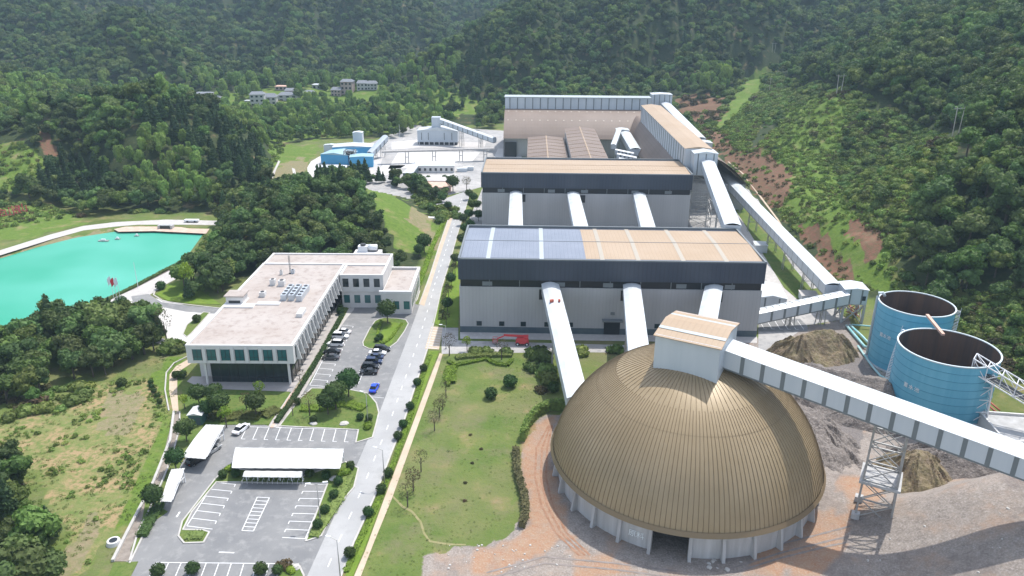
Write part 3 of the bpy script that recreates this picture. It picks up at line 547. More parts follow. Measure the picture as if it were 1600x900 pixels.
def island(name, px, m='lawn_green', rim=True, h=0.12):
    P = [G2(p) for p in px]; o = MB().prism(P, 0.0, h).build(name, m); struct(o)
    if rim: kerb_obj('planter_kerb', px, 0.3, h + 0.05, closed=True)
    ISL[name] = px; return o
mat('lawn_green', (0.085, 0.15, 0.03), 0.95, 0, (0.15, 0.175, 0.055), 0.25, 1.0, col3=(0.07, 0.12, 0.025), bump=0.08, bscale=3, spec=0.15)
mat('lawn_bright', (0.12, 0.20, 0.025), 0.95, 0, (0.17, 0.23, 0.04), 0.4, 1.0, col3=(0.09, 0.16, 0.02), bump=0.1, bscale=3, spec=0.15)
def oval(cx, cy, rx, ry, n=20, tilt=0.0): return [(cx + rx * math.cos(a) + tilt * ry * math.sin(a), cy + ry * math.sin(a)) for a in [2 * math.pi * k / n for k in range(n)]]
def rounded_island_px():
    c0 = G(589, 507); c1 = G(619, 507); d0 = G(574, 537); d1 = G(614, 537)
    L = [(586, 502), (577, 515), (567, 535), (568, 541), (576, 545), (592, 546), (609, 543), (620, 535), (632, 518), (638, 506), (634, 500), (620, 498), (600, 497), (592, 499)]
    return L
island('turning_island', rounded_island_px(), 'lawn_green')
sheet('turning_island_bright_patch', [(588, 535), (600, 540), (612, 536), (622, 515), (632, 506), (612, 503), (600, 512)], 0.128, 'lawn_bright')
island('garden_bed', [(284, 600), (300, 600), (320, 608), (455, 613), (420, 664), (350, 664), (300, 690), (285, 720), (275, 745), (262, 725), (283, 680), (286, 640)], 'lawn_green', rim=False)
island('garden_bed', [(470, 622), (487, 607), (540, 608), (575, 615), (588, 630), (592, 645), (588, 662), (582, 684), (556, 692), (560, 672), (437, 666)], 'lawn_green')
sheet('garden_walk', [(419, 667), (455, 612), (462, 612), (430, 668)], 0.13, 'concrete_light')
island('planter_bed', [(337, 748), (362, 727), (366, 733), (474, 745), (540, 722), (560, 732), (553, 762), (520, 800), (502, 838), (478, 846), (512, 756), (375, 754), (338, 754), (300, 800), (286, 828), (318, 829), (327, 832), (318, 848), (288, 849), (279, 838), (285, 815)], 'lawn_green')
island('verge', [(230, 768), (246, 790), (262, 800), (236, 818), (206, 868), (204, 860), (222, 815)], 'lawn_green', rim=False)
island('verge', [(168, 905), (178, 880), (216, 878), (200, 910), (168, 1010), (120, 1010)], 'lawn_green', rim=False)
island('corner_bed', [(432, 905), (437, 884), (448, 880), (468, 885), (475, 900), (470, 930), (425, 930)], 'lawn_green')
island('kerb_planting', [(553, 476), (556, 469), (640, 470), (648, 455), (656, 455), (652, 468), (645, 477)], 'lawn_green')
island('hedge_bed', [(538, 478), (545, 482), (532, 506), (505, 556), (480, 590), (450, 632), (433, 664), (425, 664), (448, 625), (475, 586), (500, 548), (526, 500)], 'lawn_green', rim=False)
island('road_verge', [(538, 905), (556, 852), (592, 772), (615, 712), (634, 662), (650, 612), (671, 549), (686, 549), (670, 590), (638, 675), (598, 780), (568, 862), (550, 905), (536, 950), (520, 950)], 'lawn_bright', rim=False)
island('plaza_lawn', [(286, 522), (292, 508), (318, 488), (328, 489), (300, 520), (292, 527)], 'lawn_green')
island('plaza_lawn', [(192, 480), (205, 474), (216, 475), (220, 480), (212, 488), (195, 490)], 'lawn_green')
island('woods_edge_lawn', [(243, 460), (256, 452), (276, 440), (300, 445), (345, 476), (300, 475), (262, 470)], 'lawn_bright', rim=False)
island('east_lawn_strip', [(1142, 318), (1158, 322), (1195, 365), (1290, 478), (1262, 482), (1225, 450), (1160, 345)], 'lawn_green', rim=False)
island('hall_side_lawn', [(676, 505), (690, 455), (712, 400), (719, 400), (716, 512), (694, 512)], 'lawn_bright', rim=False)
mat('trodden_grass', (0.20, 0.20, 0.075), 0.95, 0, (0.27, 0.24, 0.12), 0.6, 1.0)
sheet('lawn_footpath', [(613, 773), (630, 790), (645, 798), (659, 815), (664, 832), (672, 844), (700, 849), (728, 850), (728, 852), (700, 852), (671, 847), (661, 834), (656, 817), (643, 801), (628, 793), (611, 775)], 0.02, 'trodden_grass')
# painted markings
mk = MB()
def line(p, q, w=0.13, z=0.045):
    a = Vector((*G2(p), z)); b = Vector((*G2(q), z)); d = (b - a).normalized(); s = Vector((-d.y, d.x, 0)) * w / 2; mk.quad(a - s, b - s, b + s, a + s)
def lerp(a, b, t): return (a[0] + (b[0] - a[0]) * t, a[1] + (b[1] - a[1]) * t)
def bays(p0, p1, q0, q1, n, head=None, ends=True):
    P0, P1, Q0, Q1 = G2(p0), G2(p1), G2(q0), G2(q1)
    def wl(a, b, w=0.13, z=0.045):
        a = Vector((*a, z)); b = Vector((*b, z)); d = (b - a).normalized(); s = Vector((-d.y, d.x, 0)) * w / 2; mk.quad(a - s, b - s, b + s, a + s)
    for k in range(n + 1): wl(lerp(P0, P1, k / n), lerp(Q0, Q1, k / n), 0.15)
    if head: wl(P0, P1, 0.15, 0.049)
    if ends:
        for k in range(n): wl(lerp(Q0, Q1, (k + 0.0) / n), lerp(Q0, Q1, (k + 0.35) / n), 0.15, 0.049)
bays((533, 508), (484, 602), (552, 510), (508, 604), 12, head=True)
bays((386, 667), (560, 672), (377, 686), (556, 691), 10, head=True)
bays((335, 754), (292, 822), (368, 757), (332, 827), 6, head=True)
bays((512, 757), (477, 842), (478, 757), (441, 840), 7, head=True)
bays((402, 777), (378, 829), (421, 778), (396, 830), 9, head=True); bays((421, 778), (396, 830), (421, 778), (396, 830), 1) if False else None
line((421, 778), (396, 830), .15, .053); line((512, 757), (477, 842), .15, .053)
bays((244, 879), (440, 881), (215, 940), (425, 945), 10, head=True)
bays((564, 548), (600, 548), (555, 552), (594, 552), 1) if False else None
line((560, 600), (566, 585)); line((566, 611), (590, 612)); line((576, 620), (600, 622))
bays((1186, 500), (1246, 501), (1194, 514), (1256, 515), 5, ends=True)
line((342, 863), (366, 864), .25); line((276, 808), (281, 800), .3)
N_ = 40
for k in range(0, 60):
    t = k / 60.0; cl = [lerp(a, b, 0.5) for a, b in zip(ROAD_L, ROAD_R)]
W_ = resample([G2(lerp(a, b, 0.5)) for a, b in zip(ROAD_L, ROAD_R)], 1.0)
for k in range(0, len(W_) - 3, 6):
    a = Vector((*W_[k], 0.055)); b = Vector((*W_[k + 2], 0.055)); d = (b - a).normalized(); s = Vector((-d.y, d.x, 0)) * 0.09; mk.quad(a - s, b - s, b + s, a + s)
for i in range(9):
    p = lerp((673, 512), (664, 543), i / 8); line((p[0] + 1, p[1]), (p[0] + 19, p[1] + 2), 0.16, 0.062)
struct(mk.build('road_markings', 'paint_white', fix=False))

# ------------------------------------------------------------------ conveyor gallery builder
def gallery(name, label, cat, a, b, w, h, n=8, group=None, roofm='gallery_white', wallm='clad_silver', stripe_w=0.9, arch=0.12, legs=(), z0=0.0, ribs=0, floor=0.35, under=True):
    """inclined gallery from a to b (roof-centre end points); local x runs along it"""
    a = Vector(a); b = Vector(b); d = b - a; L = math.hypot(d.x, d.y); rz = math.atan2(d.y, d.x); sl = d.z / L
    t = thing(name, label, cat, (a.x, a.y, z0), rz, group); za = a.z - z0
    def z(x): return za + sl * x
    hw = w / 2; mb = MB()
    prof = [(-hw - .15, -0.06), (-hw * .5, w * arch * .75), (0, w * arch), (hw * .5, w * arch * .75), (hw + .15, -0.06)]
    n0 = 0
    for x in (0, L):
        for y, zz in prof: mb.v.append((x, y, z(x) + zz))
        for y, zz in prof[::-1]: mb.v.append((x, y, z(x) + zz - 0.1))
    m = 10
    mb.f += [(i, (i + 1) % m, m + (i + 1) % m, m + i) for i in range(m)] + [tuple(range(m))[::-1], tuple(range(m, 2 * m))]
    mb.build('roof', roofm, t, fix=True)
    if ribs:
        for k in range(ribs):
            rb = MB(); x = L * (k + .5) / ribs; rb.bar((x, -hw, z(x) + w * arch * .25), (x, 0, z(x) + w * arch + .06), 0.12, 0.1); rb.bar((x, 0, z(x) + w * arch + .06), (x, hw, z(x) + w * arch * .25), 0.12, 0.1); rb.build('roof_vent', 'clad_stripe', t)
    for s in (-1, 1):
        wb_ = MB(); y0, y1 = (s * hw - .06, s * hw + .06)
        wb_.v = [(x, y, z(x) - 0.12 - dz) for x in (0, L) for y in (y0, y1) for dz in (0, h)]
        wb_.f = [(0, 1, 3, 2), (4, 6, 7, 5), (0, 2, 6, 4), (1, 5, 7, 3), (0, 4, 5, 1), (2, 3, 7, 6)]
        wb_.build('side_wall', wallm, t)
        for k in range(1, n):
            st = MB(); x = L * k / n
            st.v += [(x + dx, s * (hw + .09), z(x + dx) - .14 - dz) for dx in (-stripe_w / 2, stripe_w / 2) for dz in (0, h - .04)]
            st.f.append((0, 1, 3, 2)); st.build('window_band', 'clad_stripe', t, fix=False)
    fl = MB(); fl.v = [(x, y, z(x) - h - .12 - dz) for x in (0, L) for y in (-hw, hw) for dz in (0, floor)]
    fl.f = [(0, 1, 3, 2), (4, 6, 7, 5), (0, 2, 6, 4), (1, 5, 7, 3), (0, 4, 5, 1), (2, 3, 7, 6)]; fl.build('floor_deck', 'clad_stripe', t)
    for x in (0.03, L - .03): MB().quad((x, -hw, z(x) - .1), (x, hw, z(x) - .1), (x, hw, z(x) - h - .1), (x, -hw, z(x) - h - .1)).build('end_wall', wallm, t, fix=False)
    for (fx, spread) in legs:
        x = L * fx; zt = z(x) - h - .3; lb = MB()
        for s in (-1, 1):
            for q in (-1, 1): lb.bar((x + q * .5, s * hw * .7, zt), (x + q * (spread + .5), s * (hw * .7 + spread * .6), 0), 0.22)
        nlev = max(2, int(zt / 3.5))
        for k in range(1, nlev):
            u = k / nlev; e = spread * u; zz = zt * (1 - u)
            for q in (-1, 1): lb.bar((x + q * (.5 + e), -hw * .7 - e * .6, zz), (x + q * (.5 + e), hw * .7 + e * .6, zz), 0.12)
            u2 = (k - 1) / nlev; e2 = spread * u2; z2 = zt * (1 - u2)
            for q in (-1, 1): lb.bar((x + q * (.5 + e), -hw * .7 - e * .6, zz), (x + q * (.5 + e2), hw * .7 + e2 * .6, z2), 0.1)
        lb.build('trestle_leg', 'steel_grey', t)
    return t

# ------------------------------------------------------------------ production halls
HA = R(-1.4)
def window_part(name, mb, m, t): return mb.build(name, m, t, fix=False)
def hall(name, label, org, W, D, H, split, blue, lights, ports, windows=False, fascia=6.6, band=2.2):
    t = thing(name, label, 'factory hall', org, HA); e = 0.0
    # walls
    MB().box(0, W, 0, D, 0, H - fascia - band + .02).build('wall', 'clad_grey', t)
    MB().box(-.25, W + .25, -.25, D + .25, H - fascia, H - .45).build('fascia', 'clad_navy', t)
    MB().box(.3, W - .3, .3, D - .3, H - fascia - band, H - fascia + .02).build('window_strip', 'clad_dark', t)
    for k in range(1, 10):
        x = W * k / 10; MB().box(x - .10, x + .10, -.02, .25, H - fascia - band, H - fascia).build('mullion', 'clad_stripe', t)
    for k in range(5):
        x = W * (k + .5) / 5 + (1.5 if k % 2 else -2); MB().box(x, x + 2.8, .02, .22, H - fascia - band + .35, H - fascia - .6).build('louvre', 'clad_stripe', t)
    # roof: two shallow slopes and parapet gutter
    rise = 0.55
    def slope(x0, x1, m, nm='roof'):
        mb = MB()
        for (ya, yb, za, zb) in ((0.3, D / 2, H - .5, H - .5 + rise), (D / 2, D - .3, H - .5 + rise, H - .5)):
            mb.v += [(x0, ya, za), (x1, ya, za), (x1, yb, zb), (x0, yb, zb), (x0, ya, za - .3), (x1, ya, za - .3), (x1, yb, zb - .3), (x0, yb, zb - .3)]
            n = len(mb.v) - 8; mb.f += [(n, n + 1, n + 2, n + 3), (n + 4, n + 7, n + 6, n + 5), (n, n + 4, n + 5, n + 1), (n + 1, n + 5, n + 6, n + 2), (n + 3, n + 2, n + 6, n + 7), (n, n + 3, n + 7, n + 4)]
        mb.build(nm, m, t)
    if blue: slope(.35, split, 'roof_blue'); slope(split + .02, W - .35, 'roof_tan')
    else: slope(.35, W - .35, 'roof_tan')
    MB().box(.4, W - .4, D / 2 - .09, D / 2 + .09, H - .5 + rise - .1, H - .5 + rise + .09).build('ridge_cap', 'clad_stripe' if blue else 'roof_tan', t)
    for x in lights:
        mb = MB()
        for (ya, yb, za, zb) in ((0.8, D / 2 - .3, 0, rise), (D / 2 + .3, D - .8, rise, 0)):
            n = len(mb.v); k = .05
            mb.v += [(x, ya, H - .5 + za + k), (x + 1.2, ya, H - .5 + za + k), (x + 1.2, yb, H - .5 + zb + k), (x, yb, H - .5 + zb + k)]; mb.f.append((n, n + 1, n + 2, n + 3))
        mb.build('skylight', 'roof_light' if x < split else 'skylight_band', t, fix=False)
    pb = MB(); pb.box(-.25, .3, -.25, D + .25, H - .44, H + .05); pb.box(W - .3, W + .25, -.25, D + .25, H - .44, H + .05); pb.box(.3, W - .3, -.25, .25, H - .44, H - .1); pb.box(.3, W - .3, D - .3, D + .25, H - .44, H + .1)
    pb.build('parapet', 'clad_stripe', t)
    MB().box(-.04, W + .04, -.06, D + .04, 0, 1.9).build('plinth', 'clad_base', t)
    for x in ports:
        MB().box(x - 2.6, x + 2.6, -.10, .4, H - fascia - band - 3.6, H - fascia - band - .5).build('gallery_opening', 'clad_dark', t)
    if windows:
        for x in windows: 
            w_ = MB().box(x - .75, x + .75, -.08, .2, 2.2, 3.6).build('window', 'glass_dark', t)
    return t
H1 = AT(717.5, 402.5, 199.6)[2]; O1 = (AT(718, 460, 199.6)[0], 199.6, 0)
hall1 = hall('factory_hall', 'large grey and navy factory hall nearest the camera, its roof half blue and half tan', O1, 85.0, 32.5, H1, 35.5, True, (7.5, 22.5, 39.5, 49.5, 62.0, 74.0), (25.2, 48.2, 71.6), windows=(5.5, 12.0, 18.2, 25.0, 31.7, 51.0 - 1, 57.0 - .5), fascia=6.4)
for x, zt in ((43.6, 4.6), (66.5, 4.6)):
    dr = MB().box(x - 2.3, x + 2.3, -.12, .2, 0, 4.4).build('door', 'clad_dark', hall1)
    MB().box(x - 2.9, x + 2.9, -1.6, -.1, 4.5, 4.9).build('door_canopy', 'clad_stripe', hall1); MB().box(x - .6, x + .6, -.25, -.08, 6.2, 7.0).build('wall_lamp', 'clad_stripe', hall1)
H2 = AT(752.5, 268.5, 301.0)[2]; O2 = (AT(752.8, 300, 301.0)[0], 301.0, 0)
hall2 = hall('factory_hall', 'second grey and navy factory hall behind the first, with an all tan roof', O2, 84.6, 30.0, H2, 0, False, (), (15.2, 39.5, 64.5), fascia=6.4)
MB().box(.4, 84.2, 7.5, 7.65, H2 - .4, H2 - .18).build('roof_seam', 'roof_tan', hall2)
for i, (x, lab) in enumerate(((-.2 + 1.6, 'leftmost'), (24.6, 'middle'), (49.5 + 2, 'rightmost'))):
    a = (x, 301.4, AT(806, 300, 301)[2]); xe = (1.0, 22.5, 44.0)[i]
    gallery('conveyor_gallery', 'white covered conveyor between the two grey halls, %s of the three' % lab, 'conveyor', a, (xe, 231.0, 20.2), 4.6, 2.8, 1, 'conveyors between the two halls', ribs=0)
for i, (x0, xe, ye, ze, lab) in enumerate(((10.7, 14.6, 146.0, 8.6, 'leftmost, with rusty patches at its top'), (33.7, 29.0, 155.5, 15.2, 'second'), (57.0, 42.5, 154.0, 14.0, 'third, mostly hidden by the tan cabin'))):
    gl = gallery('conveyor_gallery', 'white conveyor from near hall to dome, %s' % lab, 'conveyor', (x0, 199.2, 15.4), (xe, ye, ze), 4.6, 2.9, 6, 'conveyors from the near hall to the dome', legs=((.42, .4),), stripe_w=.3)
    if i == 0:
        for u, v in ((11.0, .9), (11.0, -.9), (11.2, -1.4)): MB().box(u, u + .8, v, v + .55, 15.35 - 0.9, 15.35 - .3).build('rust_patch', 'rust_red', gl)

# ------------------------------------------------------------------ stockpile building at the back
def stockpile():
    t = thing('stockpile_building', 'long brown arched stockpile building at the back with striped rooftop galleries', 'industrial building', (0, 0, 0), HA)
    # arch profile
    def arm(x0, x1, y0, y1, zE, zR, axis, nm, base=0):
        mb = MB(); K = 12; rows = []
        for k in range(K + 1):
            u = k / K; zz = zE + (zR - zE) * math.sin(u * math.pi / 2) ** 0.9
            if axis == 'x': y = y0 + (y1 - y0) * (1 - math.cos(u * math.pi / 2)) if False else y0 + (y1 - y0) * u; rows.append([(x0, y, zz), (x1, y, zz)])
            else: x = x0 + (x1 - x0) * u; rows.append([(x, y0, zz), (x, y1, zz)])
        for r in rows: mb.v += r
        mb.f = [(2 * k, 2 * k + 1, 2 * k + 3, 2 * k + 2) for k in range(K)]
        return mb.build(nm, 'roof_brown', t)
    arm(-17, 72.5, 459, 487, 11.5, 25.5, 'x', 'roof'); arm(-17, 75, 524, 497, 9, 26, 'x', 'roof')
    arm(58, 66.0, 340, 476, 12.0, 23.5, 'y', 'roof'); arm(100, 77, 340, 500, 10, 25.0, 'y', 'roof')
    MB().box(-16.8, 66, 462, 520, 0, 11.4).build('wall', 'clad_grey', t); MB().box(58.5, 98, 341, 498, 0, 11.9).build('wall', 'clad_grey', t)
    g = MB(); g.v = [(-16.9, 459.5, 0), (-16.9, 523, 0), (-16.9, 523, 9), (-16.9, 497, 26), (-16.9, 487, 25.5), (-16.9, 478, 22), (-16.9, 468, 17), (-16.9, 459.5, 11.5)]; g.f = [tuple(range(8))]; g.build('gable', 'clad_grey', t, fix=False)
    MB().box(-16, -9, 460.5, 461.9, 0, 9).build('door', 'clad_dark', t)
    # clerestory gallery along the back arm
    MB().box(-17, 74.5, 487, 497, 24.5, 32.4).build('rooftop_gallery', 'clad_silver', t)
    MB().box(-17.4, 74.9, 486.6, 497.4, 32.4, 32.9).build('gallery_roof', 'roof_light', t)
    for k in range(19): x = -14.2 + k * 4.8; MB().box(x, x + .55, 486.9, 487.2, 24.6, 32.3).build('window_band', 'clad_stripe', t)
    # gallery along the right arm
    MB().box(64.5, 75.5, 318, 456, 22.5, 32.2).build('rooftop_gallery', 'clad_silver', t)
    gr = MB(); gr.v = [(64.2, 317.8, 32.2), (70, 317.8, 33.0), (75.8, 317.8, 32.2), (64.2, 456.2, 32.2), (70, 456.2, 33.0), (75.8, 456.2, 32.2)]; gr.f = [(0, 1, 4, 3), (1, 2, 5, 4), (0, 2, 1), (3, 4, 5)]; gr.build('gallery_roof', 'roof_tan', t)
    for k in range(24): y = 321 + k * 5.8; MB().box(64.38, 64.6, y, y + .6, 22.6, 32.1).build('window_band', 'clad_stripe', t)
    for k in range(18): ft = MB(); x = -15 + k * 4.9; ft.v += [(x + dx, 459 + 28 * u, 11.62 + 14 * math.sin(u * math.pi / 2) ** .9) for u in (.42, .8) for dx in (0, .8)]; n = len(ft.v) - 4; ft.f.append((n, n + 1, n + 3, n + 2)); ft.build('skylight', 'skylight_band', t, fix=False)
    return t
stockpile()
def shed(label, x0, x1, y0, y1, h, m='roof_brown'):
    t = thing('court_shed', label, 'shed', ((x0 + x1) / 2, y0, 0), HA, 'brown roofed sheds in the court'); w = (x1 - x0) / 2; d = y1 - y0
    MB().box(-w + .3, w - .3, .3, d - .3, 0, h - .2).build('wall', 'clad_grey', t)
    r = MB(); r.v = [(-w, 0, h - .1), (0, 0, h + 1.0), (w, 0, h - .1), (-w, d, h - .1), (0, d, h + 1.0), (w, d, h - .1)]; r.f = [(0, 1, 4, 3), (1, 2, 5, 4), (0, 2, 1), (3, 4, 5)]; r.build('roof', m, t)
    q = MB()
    for k in range(1, 9):
        y = d * k / 9; q.bar((-w + .2, y, h + .02), (0, y, h + 1.1), .35, .12); q.bar((0, y, h + 1.1), (w - .2, y, h + .02), .35, .12)
    q.bar((0, .2, h + 1.05), (0, d - .2, h + 1.05), .6, .15); q.build('roof_batten', 'roof_tan', t)
    return t
shed('lower brown roofed shed in the court before the stockpile, left of the taller one', 6.5, 27.5, 352, 440, 15.5)
shed('taller brown roofed shed in the court, beside the white conveyors', 27.9, 45.5, 352, 448, 19.5)
for i, (x0, y0, x1, y1, z) in enumerate(((55.5, 418, 62, 444, 15.5), (55, 404, 64.5, 401, 14.5), (54.6, 394, 64.5, 391, 14.2), (54.3, 384, 64.5, 381, 13.8), (54, 374, 64.5, 371, 13.4))):
    gallery('court_conveyor', 'small white conveyor in the court, %s counting from the stockpile' % ('first', 'second', 'third', 'fourth', 'fifth')[i], 'conveyor', (x0, y0, z + (1 if i else 0)), (x1, y1, z + (5 if i == 0 else -.4)), 2.6, 2.4, 5, 'small conveyors in the court', legs=((.8, .2),), stripe_w=.8)
def house_box(name, label, cat, loc, w, d, h, zb=0.0, rz=0.0, roofm='gallery_white', wallm='clad_silver', stripes=0, over=.25, rise=.5, group=None, win=0, pitched=False):
    t = thing(name, label, cat, loc, rz, group)
    MB().box(-w / 2, w / 2, -d / 2, d / 2, zb, zb + h).build('wall', wallm, t)
    r = MB(); W, D = w / 2 + over, d / 2 + over
    r.v = [(-W, -D, zb + h), (0, -D, zb + h + rise), (W, -D, zb + h), (-W, D, zb + h), (0, D, zb + h + rise), (W, D, zb + h)]; r.f = [(0, 1, 4, 3), (1, 2, 5, 4), (0, 2, 1), (3, 4, 5), (0, 3, 5, 2)]
    r.build('roof', roofm, t)
    if stripes:
        for k in range(stripes):
            x = -w / 2 + w * (k + .5) / stripes; MB().box(x - .22, x + .22, -d / 2 - .05, -d / 2 + .1, zb + .1, zb + h - .1).build('window_band', 'clad_stripe', t)
    for k in range(win):
        x = -w / 2 + w * (k + .5) / win; MB().box(x - w / win * .22, x + w / win * .22, -d / 2 - .05, -d / 2 + .1, zb + h * .35, zb + h * .75).build('window', 'glass_dark', t)
    return t
def trestle(t, w, d, h, lv=5, m='steel_grey', name='steel_trestle', th=.3, taper=0.0):
    mb = MB(); c = [(-w / 2, -d / 2), (w / 2, -d / 2), (w / 2, d / 2), (-w / 2, d / 2)]
    def P(i, z): k = 1 + taper * (1 - z / h); return (c[i % 4][0] * k, c[i % 4][1] * k, z)
    for i in range(4): mb.bar(P(i, 0), P(i, h), th)
    for l in range(lv):
        z0, z1 = h * l / lv, h * (l + 1) / lv
        for i in range(4):
            mb.bar(P(i, z1), P(i + 1, z1), th * .7); mb.bar(P(i, z0), P(i + 1, z1), th * .45); mb.bar(P(i + 1, z0), P(i, z1), th * .45)
    return mb.build(name, m, t)
tt = house_box('transfer_tower', 'white transfer tower on a steel trestle beside the second hall', 'tower', (79.5, 313.5, 0), 9.6, 9.0, 9.0, 22.5, HA, stripes=3, rise=.9); trestle(tt, 9.0, 8.4, 22.4, 6)
house_box('conveyor_house', 'small white conveyor house among the court conveyors', 'conveyor house', (64, 446, 0), 7, 7, 19.5, 0, HA)
gallery('court_conveyor', 'stubby white conveyor running down from the court conveyor house', 'conveyor', (65.2, 442, 18.5), (66.3, 408, 15.0), 5.5, 3.5, 4, 'small conveyors in the court', legs=((.9, .2),), stripe_w=.3)
house_box('transfer_tower', 'white striped transfer tower at the far right corner of the stockpile', 'tower', (96, 503, 0), 13, 10, 33.5, 0, HA, stripes=4, rise=.4)
gallery('conveyor_gallery', 'short arched white conveyor dropping from the far corner tower', 'conveyor', (98, 497, 28.5), (109, 440, 15.5), 6.0, 4.0, 5, stripe_w=.3)
house_box('conveyor_house', 'low white conveyor house at the foot of the far arched conveyor', 'conveyor house', (109.5, 434, 0), 8, 8, 14.6, 0, HA)
gallery('conveyor_gallery', 'white conveyor dropping from the transfer tower to the near hall right end', 'conveyor', (80.3, 309.4, 28.6), (69.8, 230.5, 23.8), 5.0, 3.0, 9, legs=((.35, .4), (.7, .4)), stripe_w=.3)
gallery('conveyor_gallery', 'long white conveyor running along the foot of the right slope', 'conveyor', (101.5, 352, 12.6), (97.5, 214.5, 9.8), 4.6, 3.2, 26, legs=((.15, .3), (.35, .3), (.55, .3), (.7, .3), (.85, .3)), stripe_w=.25)
gallery('conveyor_gallery', 'upper end of the long white slope conveyor beside the transfer tower', 'conveyor', (87, 392, 15.0), (101.5, 352, 12.6), 4.6, 3.2, 6, legs=((.5, .3),), stripe_w=.25)
th = house_box('transfer_house', 'small white transfer house on concrete legs by the blue pipes', 'transfer house', (102.0, 211, 0), 6.6, 6.6, 4.6, 6.2, R(-6), stripes=2); trestle(th, 6.0, 6.0, 6.1, 1, 'concrete', 'leg_frame', .6)
MB().box(1.8, 2.8, -3.4, -3.2, 7.4, 8.8).build('window', 'clad_dark', th)
gallery('conveyor_gallery', 'low white conveyor with roof vents from the transfer house to the near hall', 'conveyor', (99.0, 208.6, 9.6), (71.2, 203.2, 5.6), 3.4, 3.0, 7, ribs=14, legs=((.25, .2), (.6, .2)), stripe_w=.7)
t_ = house_box('pump_shed', 'white metal shed between the near hall and the service road', 'shed', (81.2, 222.5, 0), 8.5, 12.5, 4.6, 0, R(-8), rise=.9, stripes=2)
house_box('kiosk', 'small white flat roofed kiosk behind the near hall, by the grass strip', 'kiosk', (*G2((1187, 392)), 0), 4.5, 5.5, 3.0, 0, R(-8), rise=.15)
house_box('kiosk', 'small pale kiosk at the end of the grass strip, near the low conveyor', 'kiosk', (*G2((1262, 470)), 0), 5.0, 5.0, 2.6, 0, R(-8), rise=.1, roofm='concrete_light')

